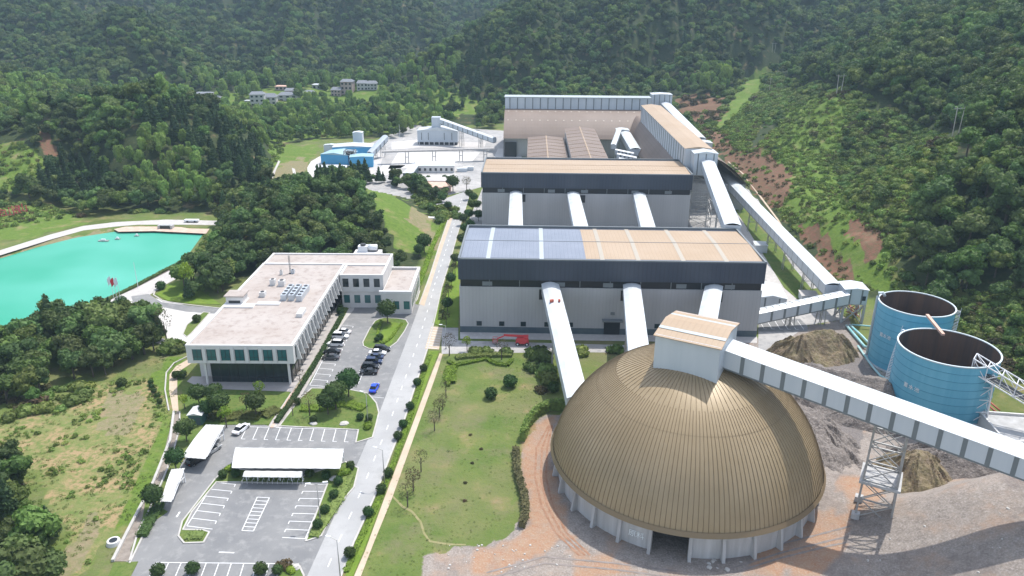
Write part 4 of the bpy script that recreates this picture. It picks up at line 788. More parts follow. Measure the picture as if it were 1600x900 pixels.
# ------------------------------------------------------------------ dome
DC = (34.7, 130.3); DR = 26.2; ZE, ZA = 6.2, 26.9
RS = (DR ** 2 + (ZA - ZE) ** 2) / (2 * (ZA - ZE)); ZC = ZA - RS
def dome():
    t = thing('storage_dome', 'huge brass coloured ribbed dome on a buttressed concrete ring wall', 'storage dome', (DC[0], DC[1], 0))
    mb = MB(); NA, NR = 144, 22; r0 = 1.0
    phi1 = math.acos((ZE - ZC) / RS)
    for j in range(NR + 1):
        ph = phi1 * (0.04 + 0.96 * j / NR); 
        for i in range(NA): a = 2 * math.pi * i / NA; mb.v.append((RS * math.sin(ph) * math.cos(a), RS * math.sin(ph) * math.sin(a), ZC + RS * math.cos(ph)))
    for j in range(NR):
        for i in range(NA): mb.f.append((j * NA + i, j * NA + (i + 1) % NA, (j + 1) * NA + (i + 1) % NA, (j + 1) * NA + i))
    mb.f.append(tuple(range(NA)))
    mb.build('shell', 'dome_brass', t, smooth=True)
    # standing seams: pinned ribs radiating; density drops towards the crown as in real cladding
    rb = MB(); n = 0
    K = 180
    for i in range(K):
        a = 2 * math.pi * (i + .5) / K; st = 0.10 if i % 4 == 0 else (0.2 if i % 2 == 0 else 0.42); prev = None
        ca, sa = math.cos(a), math.sin(a)
        for j in range(15):
            ph = phi1 * (st + (1 - st) * j / 14); rr = RS * math.sin(ph); z = ZC + RS * math.cos(ph); w = 0.045
            nx, nz = math.sin(ph), math.cos(ph)
            bx, by, bz = rr * ca, rr * sa, z
            k = len(rb.v); h = .10
            rb.v += [(bx - w * -sa, by - w * ca, bz), (bx + nx * h * ca, by + nx * h * sa, bz + nz * h), (bx + w * -sa, by + w * ca, bz)]
            if prev is not None: rb.f += [(prev, prev + 1, k + 1, k), (prev + 1, prev + 2, k + 2, k + 1)]
            prev = k
    rb.build('standing_seams', 'dome_rib', t, fix=False)
    for f_ in (.55,):
        ph = phi1 * f_; mb = MB(); 
        for i in range(NA):
            a = 2 * math.pi * i / NA
            for dp in (-.0011, .0011): mb.v.append(((RS + .05) * math.sin(ph + dp) * math.cos(a), (RS + .05) * math.sin(ph + dp) * math.sin(a), ZC + (RS + .05) * math.cos(ph + dp)))
        mb.f = [(2 * i, 2 * i + 1, (2 * i + 3) % (2 * NA), (2 * i + 2) % (2 * NA)) for i in range(NA)]; mb.build('lap_seam', 'dome_rib', t, fix=False)
    ev = MB()
    for i in range(NA):
        a = 2 * math.pi * i / NA; ev.v += [((DR + .55) * math.cos(a), (DR + .55) * math.sin(a), ZE - .75), ((DR + .12) * math.cos(a), (DR + .12) * math.sin(a), ZE + .12), ((DR - .9) * math.cos(a), (DR - .9) * math.sin(a), ZE - .75)]
    for i in range(NA):
        j = (i + 1) % NA; ev.f += [(3 * i, 3 * j, 3 * j + 1, 3 * i + 1), (3 * i, 3 * i + 2, 3 * j + 2, 3 * j)]
    ev.build('eave_trim', 'dome_rib', t)
    wr = DR - 1.1; wall = MB(); gate0, gate1 = R(-97.5), R(-86)       # gate faces the camera
    gc = math.atan2(*(reversed([G2((1045, 868))[0] - DC[0], G2((1045, 868))[1] - DC[1]]))); gw = 3.0 / wr
    n = 120
    for i in range(n):
        a0 = 2 * math.pi * i / n; a1 = 2 * math.pi * (i + 1) / n; am = (a0 + a1) / 2
        dlt = (am - gc + math.pi) % (2 * math.pi) - math.pi
        if abs(dlt) < gw: continue
        k = len(wall.v)
        for a in (a0, a1):
            for rr in (wr, wr - .5):
                for z in (-.3, ZE - .75): wall.v.append((rr * math.cos(a), rr * math.sin(a), z))
        wall.f += [(k, k + 4, k + 5, k + 1), (k + 2, k + 3, k + 7, k + 6), (k + 1, k + 5, k + 7, k + 3), (k, k + 1, k + 3, k + 2), (k + 4, k + 6, k + 7, k + 5)]
    wall.build('ring_wall', 'concrete', t)
    nb = 28
    for i in range(nb):
        a = gc + gw * 1.12 + (2 * math.pi - 2.24 * gw) * i / (nb - 1); b = MB(); ca, sa = math.cos(a), math.sin(a); w = .28
        def p(r, s, z): return (r * ca - s * sa, r * sa + s * ca, z)
        b.v = [p(wr - .05, -w, -.2), p(wr + 1.25, -w, -.2), p(wr + .35, -w, ZE - .8), p(wr - .05, -w, ZE - .8), p(wr - .05, w, -.2), p(wr + 1.25, w, -.2), p(wr + .35, w, ZE - .8), p(wr - .05, w, ZE - .8)]
        b.f = [(0, 1, 2, 3), (7, 6, 5, 4), (0, 4, 5, 1), (1, 5, 6, 2), (2, 6, 7, 3), (3, 7, 4, 0)]; b.build('buttress', 'concrete', t)
    MB().box(-1, 1, -1, 1, 0, .1)
    return t, gc, wr
dm, gate_a, wall_r = dome()
def text_mesh(s, size, m, parent, loc, rot, name='lettering', ext=0.02):
    c = bpy.data.curves.new('txt', 'FONT'); c.body = s; c.size = size; c.extrude = ext; c.align_x = 'CENTER'
    o = bpy.data.objects.new('txt', c); COL.objects.link(o); dg = bpy.context.evaluated_depsgraph_get(); dg.update()
    me = bpy.data.meshes.new_from_object(o.evaluated_get(dg)); bpy.data.objects.remove(o); bpy.data.curves.remove(c)
    me.name = name; me.materials.clear(); me.materials.append(MATS[m]); q = bpy.data.objects.new(name, me); COL.objects.link(q); q.parent = parent; q.location = loc; q.rotation_euler = rot; return q
ga = math.atan2(G2((988, 860))[1] - DC[1], G2((988, 860))[0] - DC[0])
text_mesh('原料', 1.5, 'white_letters', dm, ((wall_r + .12) * math.cos(ga), (wall_r + .12) * math.sin(ga), 1.9), (R(90), 0, ga + R(90)))
cab = thing('rooftop_cabin', 'grey walled cabin with a tan ridged roof on top of the dome', 'cabin', (DC[0] + .2, DC[1] - .4, 25.3), R(-29))
MB().box(-6.0, 6.0, -6.3, 6.3, -.6, 7.2).build('wall', 'clad_silver', cab)
r_ = MB(); r_.v = [(-6.3, -6.8, 7.1), (6.3, -6.8, 7.1), (6.3, 0, 8.2), (-6.3, 0, 8.2), (6.3, 6.8, 7.1), (-6.3, 6.8, 7.1)]; r_.v += [(a, b, c - .15) for a, b, c in r_.v]
r_.f = [(0, 1, 2, 3), (3, 2, 4, 5), (6, 9, 8, 7), (9, 11, 10, 8), (0, 6, 7, 1), (5, 4, 10, 11), (0, 3, 9, 6), (3, 5, 11, 9), (1, 7, 8, 2), (2, 8, 10, 4)]; r_.build('roof', 'roof_tan', cab)
s_ = MB()
for y, z in ((-3.6, 7.62), (3.4, 7.66)): s_.quad((-6.25, y - .45, z + .02), (6.25, y - .45, z + .02), (6.25, y + .45, z + .17 if y < 0 else z + .02 - .0), (-6.25, y + .45, z + .17 if y < 0 else z + .02 - .0))
s_.build('skylight', 'roof_light', cab, fix=False)
big = gallery('conveyor_gallery', 'wide white conveyor gallery sloping from the dome cabin past the blue silos', 'conveyor', (40.0, 127.2, 30.6), (97.0, 95.5, 20.4), 5.4, 3.4, 18, stripe_w=0.72, arch=.03)
tw = thing('trestle_tower', 'tall grey steel trestle tower carrying the wide conveyor beside the dome', 'tower', (67.6, 116.6, 1.2), R(-29))
trestle(tw, 5.2, 5.2, 20.0, 5, 'steel_grey', 'steel_frame', .34, .12)
MB().box(-3.4, 3.4, -3.4, 3.4, 7.4, 7.9).build('platform', 'concrete', tw)
for sx in (-1, 1):
    for sy in (-1, 1): MB().box(sx * 2.9 - .7, sx * 2.9 + .7, sy * 2.9 - .7, sy * 2.9 + .7, -.3, .8).build('footing', 'concrete', tw)
eh = house_box('drive_house', 'white drive house with black base under the end of the wide conveyor', 'drive house', (95.5, 97.5, 12.0), 7, 7, 4.6, 1.2, R(-29), stripes=3)
MB().box(-3.6, 3.6, -3.6, 3.6, -4, 1.2).build('base', 'clad_dark', eh)

# ------------------------------------------------------------------ silos
def silo(label, x, y, r, h, ladder_a, txt_a, sweep=.55):
    t = thing('open_silo', label, 'silo', (x, y, 0), 0, 'open topped blue silos'); NA = 72
    def ring(rr, z): return [(rr * math.cos(2 * math.pi * i / NA), rr * math.sin(2 * math.pi * i / NA), z) for i in range(NA)]
    def shell(rs, nm, m):
        mb = MB()
        for rr, z in rs: mb.v += ring(rr, z)
        for j in range(len(rs) - 1):
            for i in range(NA): mb.f.append((j * NA + i, j * NA + (i + 1) % NA, (j + 1) * NA + (i + 1) % NA, (j + 1) * NA + i))
        return mb.build(nm, m, t, smooth=False, fix=False)
    o = shell([(r, 0), (r, h)], 'shell', 'silo_blue'); o.data.polygons.foreach_set('use_smooth', [True] * len(o.data.polygons))
    shell([(r - .12, h), (r - .12, 1.2), (.02, .8)], 'inner_wall', 'silo_inside')
    shell([(r + .02, h - .12), (r + .16, h - .12), (r + .16, h + .12), (r - .2, h + .12), (r - .2, h - .1)], 'rim', 'silo_rim')
    for k in range(1, 9):
        z = h * k / 9; shell([(r + .01, z - .06), (r + .07, z - .03), (r + .07, z + .03), (r + .01, z + .06)], 'seam', 'silo_seam')
    shell([(r + .9, .0), (r + .9, .3), (r, .3)], 'base_ring', 'concrete')
    lb = MB(); K = int(h / .35)
    prev = None
    for k in range(K + 1):
        a = ladder_a + sweep * k / K; z = h * k / K
        lb.bar(((r + .1) * math.cos(a), (r + .1) * math.sin(a), z), ((r + 1.0) * math.cos(a), (r + 1.0) * math.sin(a), z), .26, .06)
        if prev: 
            for rr, dz in ((r + 1.0, 0), (r + 1.0, 1.0)): lb.bar((rr * math.cos(prev[0]), rr * math.sin(prev[0]), prev[1] + dz), (rr * math.cos(a), rr * math.sin(a), z + dz), .06)
        prev = (a, z)
    lb.build('spiral_stair', 'steel_white', t)
    for k in range(3):
        a = txt_a + (k - 1) * .13; text_mesh('蓄水池'[k], 1.2, 'white_letters', t, ((r + .12) * math.cos(a), (r + .12) * math.sin(a), h * .52), (R(90), 0, a + R(90)))
    return t
s1 = silo('open topped blue steel silo farther from the camera, behind its twin', 104.9, 181.6, 9.0, 17.0, R(-62), R(-158))
s2 = silo('open topped blue steel silo nearer the camera, behind the wide conveyor', 99.0, 155.3, 10.4, 17.0, R(152), R(-153), -.55)
gp = MB().tube([(9.0 * math.cos(R(150)) * 1.03, 9.0 * math.sin(R(150)) * 1.03, 0.3), (9.25 * math.cos(R(150)), 9.25 * math.sin(R(150)), 17.2), (9.1 * math.cos(R(150)), 9.1 * math.sin(R(150)), 18.2), (8.2 * math.cos(R(150)), 8.2 * math.sin(R(150)), 18.4), (7.6 * math.cos(R(150)), 7.6 * math.sin(R(150)), 17.5)], .38, 10); gp.build('filler_pipe', 'silo_rim', s1, smooth=True)
bm_ = MB().bar((98.6 + 2, 166.8 - 6, 17.6), (101.9, 171.0, 18.3), .7, .5).build('timber_beam', 'tile_orange'); tag(bm_, 'long pale orange beam lying across from one silo rim to the other', 'beam')
# truss gangway to the near silo
def truss():
    t = thing('truss_walkway', 'white steel truss walkway sloping down from the near silo on lattice legs', 'walkway', (0, 0, 0))
    a = Vector((100.2, 147.4, 15.6)); b = Vector((120, 131, 6.0)); d = (b - a).normalized(); s = Vector((-d.y, d.x, 0)).normalized() * 1.7; n = 9; u = Vector((0, 0, 3.0)); mb = MB()
    for q in (s, -s):
        for w in (Vector((0, 0, 0)), u): mb.bar(a + q + w, b + q + w, .22)
        for k in range(n):
            p0 = a.lerp(b, k / n) + q; p1 = a.lerp(b, (k + 1) / n) + q; mb.bar(p0, p0 + u, .13); mb.bar(p0, p1 + u, .12) if k % 2 else mb.bar(p0 + u, p1, .12)
        mb.bar(b + q, b + q + u, .15)
    for k in range(n + 1):
        p = a.lerp(b, k / n); mb.bar(p + s, p - s, .13); mb.bar(p + s + u, p - s + u, .13)
        if k < n: p1 = a.lerp(b, (k + 1) / n); mb.bar(p + s + u, p1 - s + u, .1)
    mb.build('truss_frame', 'steel_white', t)
    dk = MB().bar(a + Vector((0, 0, .15)), b + Vector((0, 0, .15)), 2.2, .12).build('walkway_deck', 'steel_grey', t)
    MB().bar(a + Vector((0, 0, .8)), b + Vector((0, 0, .8)), 1.0, .15).build('belt', 'clad_dark', t)
    for x, y, z, lx in ((102.8, 146.6, 15.0, 0),):
        lg = MB()
        C = [(x - 2.4, y - 1.2), (x + 2.0, y - 1.6), (x + 2.6, y + 1.4), (x - 1.6, y + 1.8)]
        for i in range(4): lg.bar((*C[i], 0), (x + (C[i][0] - x) * .55, y + (C[i][1] - y) * .8, z), .3)
        for l in range(5):
            for i in range(4):
                def P(i, f): i %= 4; k1 = 1 - .45 * f; k2 = 1 - .2 * f; return (x + (C[i][0] - x) * k1, y + (C[i][1] - y) * k2, z * f)
                lg.bar(P(i, l / 5), P(i + 1, (l + 1) / 5), .13); lg.bar(P(i, (l + 1) / 5), P(i + 1, (l + 1) / 5), .13)
        lg.build('lattice_leg', 'steel_white', t)
    return t
truss()
def rut(px, w, m):
    P = resample([G2(p) for p in px], 1.5); L_ = []; R_ = []
    for i, p in enumerate(P):
        a = P[max(i - 1, 0)]; b = P[min(i + 1, len(P) - 1)]; d = Vector((b[0] - a[0], b[1] - a[1])).normalized(); ww = w * (.5 + .5 * math.sin(i * 1.7) ** 2); z = float(height(np.array([p[0]]), np.array([p[1]]))[0]) + .035
        L_.append((p[0] - d.y * ww, p[1] + d.x * ww, z)); R_.append((p[0] + d.y * ww, p[1] - d.x * ww, z))
    struct(MB().strip(L_, R_).build('wheel_rut', m, fix=False))
for q in (0, 9, 17): rut([(858 + q * .3, 664), (838 + q, 700), (836 + q, 745), (846 + q, 790), (868 + q, 832), (905 + q, 868)], .28, 'rut_orange')
for q in (0, 10): rut([(760, 905 - q), (850, 880 - q), (960, 890 - q), (1060, 903 - q)], .25, 'rut_grey')
for q in (0, 8, 22): rut([(1130, 900 - q), (1220, 872 - q), (1300, 852 - q), (1330, 848 - q)], .28, 'rut_grey')
def heap(label, c, rx, ry, H, m, seed, rz=0.0, crest=.35):
    n = 84; mb = MB(); gx, gy = np.meshgrid(np.linspace(-1.25, 1.25, n), np.linspace(-1.25, 1.25, n)); x = gx * rx; y = gy * ry
    ax = np.clip(np.abs(gx) - crest, 0, None) / (1 - crest); r = np.hypot(ax, gy); ang = np.arctan2(gy, ax * np.sign(gx) + .001)
    z = H * (1 - r) + H * .30 * vnoise(ang * 5 + seed, r * 1.2, .45, seed) * np.clip(r * 2, 0, 1) + vnoise(x + 50 * seed, y, 3.2, seed) * H * .22 + vnoise(x, y + 9 * seed, 1.1, seed + 1) * .55 + vnoise(x, y, .5, seed + 2) * .3
    z = np.where(r > 1.12, np.minimum(z, -.3), z)
    mb.v = list(zip(x.ravel().tolist(), y.ravel().tolist(), z.ravel().tolist())); mb.f = [(j * n + i, j * n + i + 1, (j + 1) * n + i + 1, (j + 1) * n + i) for j in range(n - 1) for i in range(n - 1) if max(z[j, i], z[j + 1, i], z[j, i + 1], z[j + 1, i + 1]) > -.6]
    o = mb.build('spoil_heap', m, smooth=False); p = G2(c); o.location = (p[0], p[1], float(height(np.array([p[0]]), np.array([p[1]]))[0]) - .1); o.rotation_euler = (0, 0, rz); return tag(o, label, 'spoil heap')
heap('brown overgrown spoil heap beside the hall car park, left of the teal pipes', (1272, 552), 13, 7.5, 7.0, 'heap_brown', 3, R(12))
heap('grey gravel heap between the brown heap and the nearer silo, behind the wide conveyor', (1322, 625), 21, 13, 7.5, 'heap_grey', 5, R(-28))
heap('broad low grey gravel slope between the dome and the steel trestle tower', (1262, 672), 8.5, 15, 4.5, 'heap_grey', 12, R(8), .1)
heap('dark brown spoil heap right of the steel trestle tower, in front of the wide conveyor', (1432, 752), 7.5, 10, 7.0, 'heap_brown', 8, R(-20), .1)
heap('low pinkish grey gravel heap at the far right under the wide conveyor', (1505, 745), 13, 9, 6.5, 'heap_grey', 9, R(-30))
pr_ = thing('plant_room', 'low white flat roofed plant room below the truss walkway', 'building', (109.5, 139.5, 0), R(-8))
MB().box(-7, 9, -6, 6, 0, 5.2).build('wall', 'render_white', pr_); MB().box(-6.7, 8.7, -5.7, 5.7, 5.2, 5.25).build('roof', 'concrete', pr_)
q_ = MB(); q_.box(-7.1, 9.1, -6.1, -5.7, 5.2, 5.8); q_.box(-7.1, 9.1, 5.7, 6.1, 5.2, 5.8); q_.box(-7.1, -6.7, -5.7, 5.7, 5.2, 5.8); q_.box(8.7, 9.1, -5.7, 5.7, 5.2, 5.8); q_.build('parapet', 'parapet', pr_)
def pipe(label, pts, r, m, grp=None, nm='pipeline'):
    o = MB().tube(pts, r, 8).build(nm, m, smooth=True); tag(o, label, 'pipe', grp); return o
pipe('thick teal pipe on the ground left of the farther silo, innermost of the pair', [(*G2((1322, 512)), .7), (*G2((1350, 545)), .7), (*G2((1362, 548)), .7)], .38, 'pipe_teal')
pipe('thick teal pipe on the ground left of the farther silo, outermost of the pair', [(*G2((1328, 508), .8), .8), (*G2((1345, 528)), .8), (*G2((1357, 541)), .8), (*G2((1368, 541)), .8)], .35, 'pipe_teal')
pipe('long pale teal pipe bending along the gravel towards the nearer silo', [(*G2((1340, 543)), .5), (*G2((1362, 575)), .5), (*G2((1375, 590)), .5), (*G2((1396, 600)), .5)], .28, 'pipe_teal')
pipe('teal pipe running level from the pipe pair to the farther silo', [(*G2((1330, 512)), 1.0), (*G2((1364, 515)), 1.0)], .25, 'pipe_teal')
pipe('red pipe climbing the bank behind the nearer silo, upper of two', [(*G2((1538, 625)), .6), (*G2((1560, 648)), 1.2)], .2, 'rust_red')
pipe('red pipe climbing the bank behind the nearer silo, lower of two', [(*G2((1533, 628)), .6), (*G2((1556, 652)), 1.2)], .2, 'rust_red')
sc_ = thing('scrap_frame', 'tangle of red and grey steel frames beside the transfer house legs', 'steel frame', (*G2((1328, 492)), 0))
q_ = MB(); rr = random.Random(3)
for k in range(16): q_.bar((rr.uniform(-2.5, 2.5), rr.uniform(-3, 3), rr.uniform(0, 2.5)), (rr.uniform(-2.5, 2.5), rr.uniform(-3, 3), rr.uniform(.5, 4)), .18)
q_.build('red_frame', 'rust_red', sc_)
q_ = MB()
for k in range(14): q_.bar((rr.uniform(-2.5, 2.5), rr.uniform(-3, 3), rr.uniform(0, 2)), (rr.uniform(-2.5, 2.5), rr.uniform(-3, 3), rr.uniform(.5, 4)), .14)
q_.build('grey_frame', 'steel_grey', sc_)

# ------------------------------------------------------------------ office building
def wing(name_label, x0, x1, y0, y1, z0, z1, t, par=.7, inset=0.0):
    """upper box: white wall, roof slab, sloped parapet"""
    MB().box(x0, x1, y0, y1, z0, z1 - .5).build('wall', 'parapet', t)
    MB().box(x0 + .6, x1 - .6, y0 + .6, y1 - .6, z1 - .5, z1 - .38).build('roof', 'roof_screed', t)
    p = MB()
    for (a, b, c, d) in ((x0 - .05, x1 + .05, y0 - .05, y0 + .6), (x0 - .05, x1 + .05, y1 - .6, y1 + .05), (x0 - .05, x0 + .6, y0 + .6, y1 - .6), (x1 - .6, x1 + .05, y0 + .6, y1 - .6)): p.box(a, b, c, d, z1 - .52, z1)
    p.build('parapet', 'parapet', t)
def office():
    t = thing('office_building', 'long white L shaped office building with a glazed ground floor', 'office building', (0, 0, 0))
    x0, x1, y0, y1, zt, zm = -79.3, -53.2, 166.2, 227.5, 11.2, 6.3
    # main block, upper floor as a frame with deep window reveals
    wing('main', x0, x1, y0, y1, zm, zt, t)
    n = 7
    for k in range(n):
        xc = x0 + 2.6 + k * 3.45; w = MB().box(xc - 1.05, xc + 1.05, y0 - .06, y0 + .3, zm + .8, zt - 1.15).build('window', 'glass_teal', t)
        f = MB(); f.box(xc - 1.12, xc - 1.02, y0 - .1, y0 + .2, zm + .75, zt - 1.1); f.box(xc + 1.02, xc + 1.12, y0 - .1, y0 + .2, zm + .75, zt - 1.1); f.box(xc - .04, xc + .04, y0 - .1, y0 + .2, zm + .8, zt - 1.15); f.box(xc - 1.1, xc + 1.1, y0 - .1, y0 + .2, zm + 1.7, zm + 1.78); f.build('frame', 'frame_dark', w)
        MB().box(xc + 1.3, xc + 2.1, y0 - .22, y0 + .1, zm + .2, zt - .6).build('pier', 'parapet', t) if k < n - 1 else None
    # right flank with saw-tooth fins
    m = 17
    MB().box(x1 - .2, x1 + .06, y0 + 1.5, y1 - 6, zm + .9, zt - .9).build('window_wall', 'glass_dark', t)
    for k in range(m):
        y = y0 + 2.2 + k * 3.1; f = MB(); f.v = [(x1 + .05, y, zm + .2), (x1 + 1.3, y, zm + .2), (x1 + .3, y, zt - .6), (x1 + .05, y, zt - .6), (x1 + .05, y + .25, zm + .2), (x1 + 1.3, y + .25, zm + .2), (x1 + .3, y + .25, zt - .6), (x1 + .05, y + .25, zt - .6)]
        f.v = [(a, b, c) for a, b, c in f.v]; f.f = [(0, 1, 2, 3), (7, 6, 5, 4), (0, 4, 5, 1), (1, 5, 6, 2), (2, 6, 7, 3), (3, 7, 4, 0)]; f.build('fin', 'parapet', t)
        MB().box(x1 + .02, x1 + .16, y + 1.2, y + 2.4, zm + .9, zt - 1.0).build('wall_panel', 'clad_grey', t)
    # ground floor glazing
    MB().box(x0 + 4.5, x1 - 1.6, y0 + 2.0, y1 - 3, .1, zm).build('glazing', 'glass_dark', t)
    g = MB()
    for k in range(10): x = x0 + 4.6 + k * 2.2; g.box(x - .05, x + .05, y0 + 1.92, y0 + 2.02, .1, zm)
    for k in range(20): y = y0 + 2.5 + k * 2.9; g.box(x1 - 1.62, x1 - 1.5, y - .05, y + .05, .1, zm)
    g.box(x0 + 4.5, x1 - 1.6, y0 + 1.9, y0 + 2.02, 1.5, 1.6); g.build('mullion', 'frame_dark', t)
    MB().box(x0 + .5, x0 + 4.48, y0 + 5, y1 - 2, 0, zm).build('wall', 'render_white', t)
    MB().box(x0 + 1.5, x1 - .4, y0 + .2, y1 - 2, 0, .14).build('plinth', 'walk_grey', t)
    for x, y in ((x1 - 1.9, y0 + 1.2), (x0 + 3.6, y0 + 1.2)): MB().box(x - .25, x + .25, y - .25, y + .25, .1, zm).build('column', 'render_white', t)
    # cross wing behind and lower right block
    wing('cross', x0, -39.6, 227.6, 238.2, 5.4, 11.0, t)
    wing('cross', x1 + .3, -39.6, 217.5, 227.3, 5.4, 11.0, t)
    MB().box(x0 + .3, -39.9, 227.7, 238, 0, 5.3).build('wall', 'render_white', t)
    MB().box(x1 + .5, -39.9, 217.8, 227.4, 0, 5.35).build('wall', 'render_white', t)
    MB().box(-39.5, -30.6, 212.8, 235, 0, 6.6).build('wall', 'render_white', t)
    MB().box(-39.3, -31.3, 213.5, 234.4, 6.6, 6.7).build('roof', 'roof_screed', t)
    MB().box(x1 + .4, -39.5, 214.0, 217.7, 0, 4.9).build('wall', 'render_white', t) if False else None
    p = MB(); p.box(-40.2, -30.3, 212.5, 213.4, 6.5, 7.5); p.box(-31.2, -30.3, 213.4, 235.2, 6.5, 7.5); p.box(-39.6, -31.2, 234.4, 235.2, 6.5, 7.5); p.build('parapet', 'parapet', t)
    for k in range(4): xc = x1 + 2.0 + k * 3.2; w = MB().box(xc - .9, xc + .9, 217.44, 217.6, 7.0, 9.7).build('window', 'glass_dark', t)
    for k in range(7): xc = x1 + 2.0 + k * 3.2; y = 217.74 if xc < -40 else 212.74; w = MB().box(xc - .9, xc + .9, y - .02, y + .3, 1.6, 4.2).build('window', 'glass_teal', t)
    MB().box(x1 + .4, -30.5, 212.2, 217.6, 0, .5).build('plinth', 'walk_grey', t) if False else None
    for k in range(6): w = MB().box(-30.64, -30.5, 214.5 + k * 3.3, 216.2 + k * 3.3, 1.8, 4.8).build('window', 'glass_teal', t)
    # roof step line between the blocks
    MB().box(-50, -45, 229, 231, 11.0, 11.06)
    return t
office()
def roof_unit(label, px, w, d, h, m='metal_unit', z=10.62, nm='rooftop_unit', fans=1, grp=None, rz=0.0):
    g = G(px[0], px[1], z); t = thing(nm, label, 'air conditioner' if nm == 'rooftop_air_conditioner' else 'roof unit', g, rz, grp)
    MB().box(-w / 2, w / 2, -d / 2, d / 2, .15, h).build('casing', m, t)
    f = MB(); 
    for sx in (-1, 1): f.box(sx * w * .4 - .08, sx * w * .4 + .08, -d / 2 - .2, d / 2 + .2, 0, .15)
    f.build('skid', 'frame_dark', t)
    for k in range(fans): y = -d / 2 + d * (k + .5) / fans; MB().tube([(0, y, h - .02), (0, y, h + .12)], min(w, d / fans) * .36, 12).build('fan', 'frame_dark', t)
    return t
roof_unit('left of the three long grey chillers on the office roof', (450, 462), 1.5, 9, 1.9, fans=4, nm='rooftop_air_conditioner', grp='rooftop chillers')
roof_unit('middle of the three long grey chillers on the office roof', (462, 462), 1.5, 9, 1.9, fans=4, nm='rooftop_air_conditioner', grp='rooftop chillers')
roof_unit('right of the three long grey chillers on the office roof', (474, 463), 1.5, 9, 1.9, fans=4, nm='rooftop_air_conditioner', grp='rooftop chillers')
roof_unit('white cubic vent box on the office roof, left of a pair', (427, 446), 1.5, 1.5, 2.0, 'parapet'); roof_unit('white cubic vent box on the office roof, right of a pair', (441, 447), 1.8, 1.8, 1.9, 'parapet')
roof_unit('small slim vent box near the roof mast', (440, 430), .8, .8, 1.6, 'parapet'); roof_unit('grey box beside the roof mast', (458, 428), 1.0, 1.0, 1.4)
roof_unit('low vent box at the end of the pipe rack on the office roof', (411, 464), 1.6, 1.6, 1.6, 'parapet'); roof_unit('long white ventilation box near the right edge of the office roof', (471, 492), 1.6, 4.4, 1.2, 'parapet', rz=R(0), fans=0)
hr = thing('roof_hatch_house', 'pale concrete stair house on the left edge of the office roof', 'roof house', G(371, 472, 10.62)); MB().box(-2.6, 2.6, -2.4, 2.4, 0, .4).build('plinth', 'parapet', hr); MB().box(-2.3, 2.3, -2.1, 2.1, .4, 2.4).build('wall', 'render_white', hr); MB().box(-2.7, 2.7, -2.5, 2.5, 2.4, 2.7).build('roof', 'roof_screed', hr)
MB().box(-1.6, 1.6, -2.14, -2.05, .5, 1.3).build('vent', 'frame_dark', hr)
lp = thing('roof_platform', 'low pale concrete platform in front of the stair house on the roof', 'platform', G(372, 480, 10.62)); MB().box(-4, 4.5, -1.2, 1.6, 0, .55).build('slab', 'parapet', lp); MB().box(4.6, 11, 1, 3, 0, .5).build('wing_wall', 'parapet', lp)
mast = thing('roof_mast', 'thin lattice mast rising from the office roof', 'mast', G(454, 428, 10.62)); trestle(mast, .35, .35, 6.0, 8, 'steel_grey', 'lattice', .06); MB().box(-.5, .5, -.5, .5, 0, .2).build('base', 'frame_dark', mast)
for k, (px, lab) in enumerate(((572, 'left'), (583, 'right'))): pass
tk = thing('water_tank', 'white round water tank behind the office cross wing roof', 'tank', G(583, 392, 10.8)); MB().tube([(-1.4, 0, 1.2), (1.4, 0, 1.2)], 1.1, 16).build('drum', 'steel_white', tk, smooth=True); MB().box(-1.6, 1.6, -.8, .8, 0, .35).build('cradle', 'frame_dark', tk)
cw = thing('cooling_unit', 'white cooling unit with dark fan behind the office cross wing', 'cooling unit', G(568, 392, 10.8)); MB().box(-1.6, 1.6, -1.2, 1.2, 0, 1.9).build('casing', 'steel_white', cw); MB().tube([(0, 0, 1.9), (0, 0, 2.5)], .9, 14).build('fan_shroud', 'frame_dark', cw)
st_ = thing('service_block', 'small rendered service block carrying the roof tank', 'block', (G(575, 393, 10.8)[0], G(575, 393, 10.8)[1], 0)); MB().box(-4.5, 4.5, -1.8, 2.2, 0, 10.78).build('wall', 'render_white', st_)
hh = house_box('garden_hut', 'small hut with a white roof and green doors in the office garden', 'hut', (*G2((311, 658)), 0), 3.0, 3.6, 2.6, 0, 0, 'membrane', 'door_green', rise=.5)
for sx in (-.7, .7): MB().box(sx - .5, sx + .5, -1.9, -1.78, .1, 2.0).build('door', 'clad_base', hh)

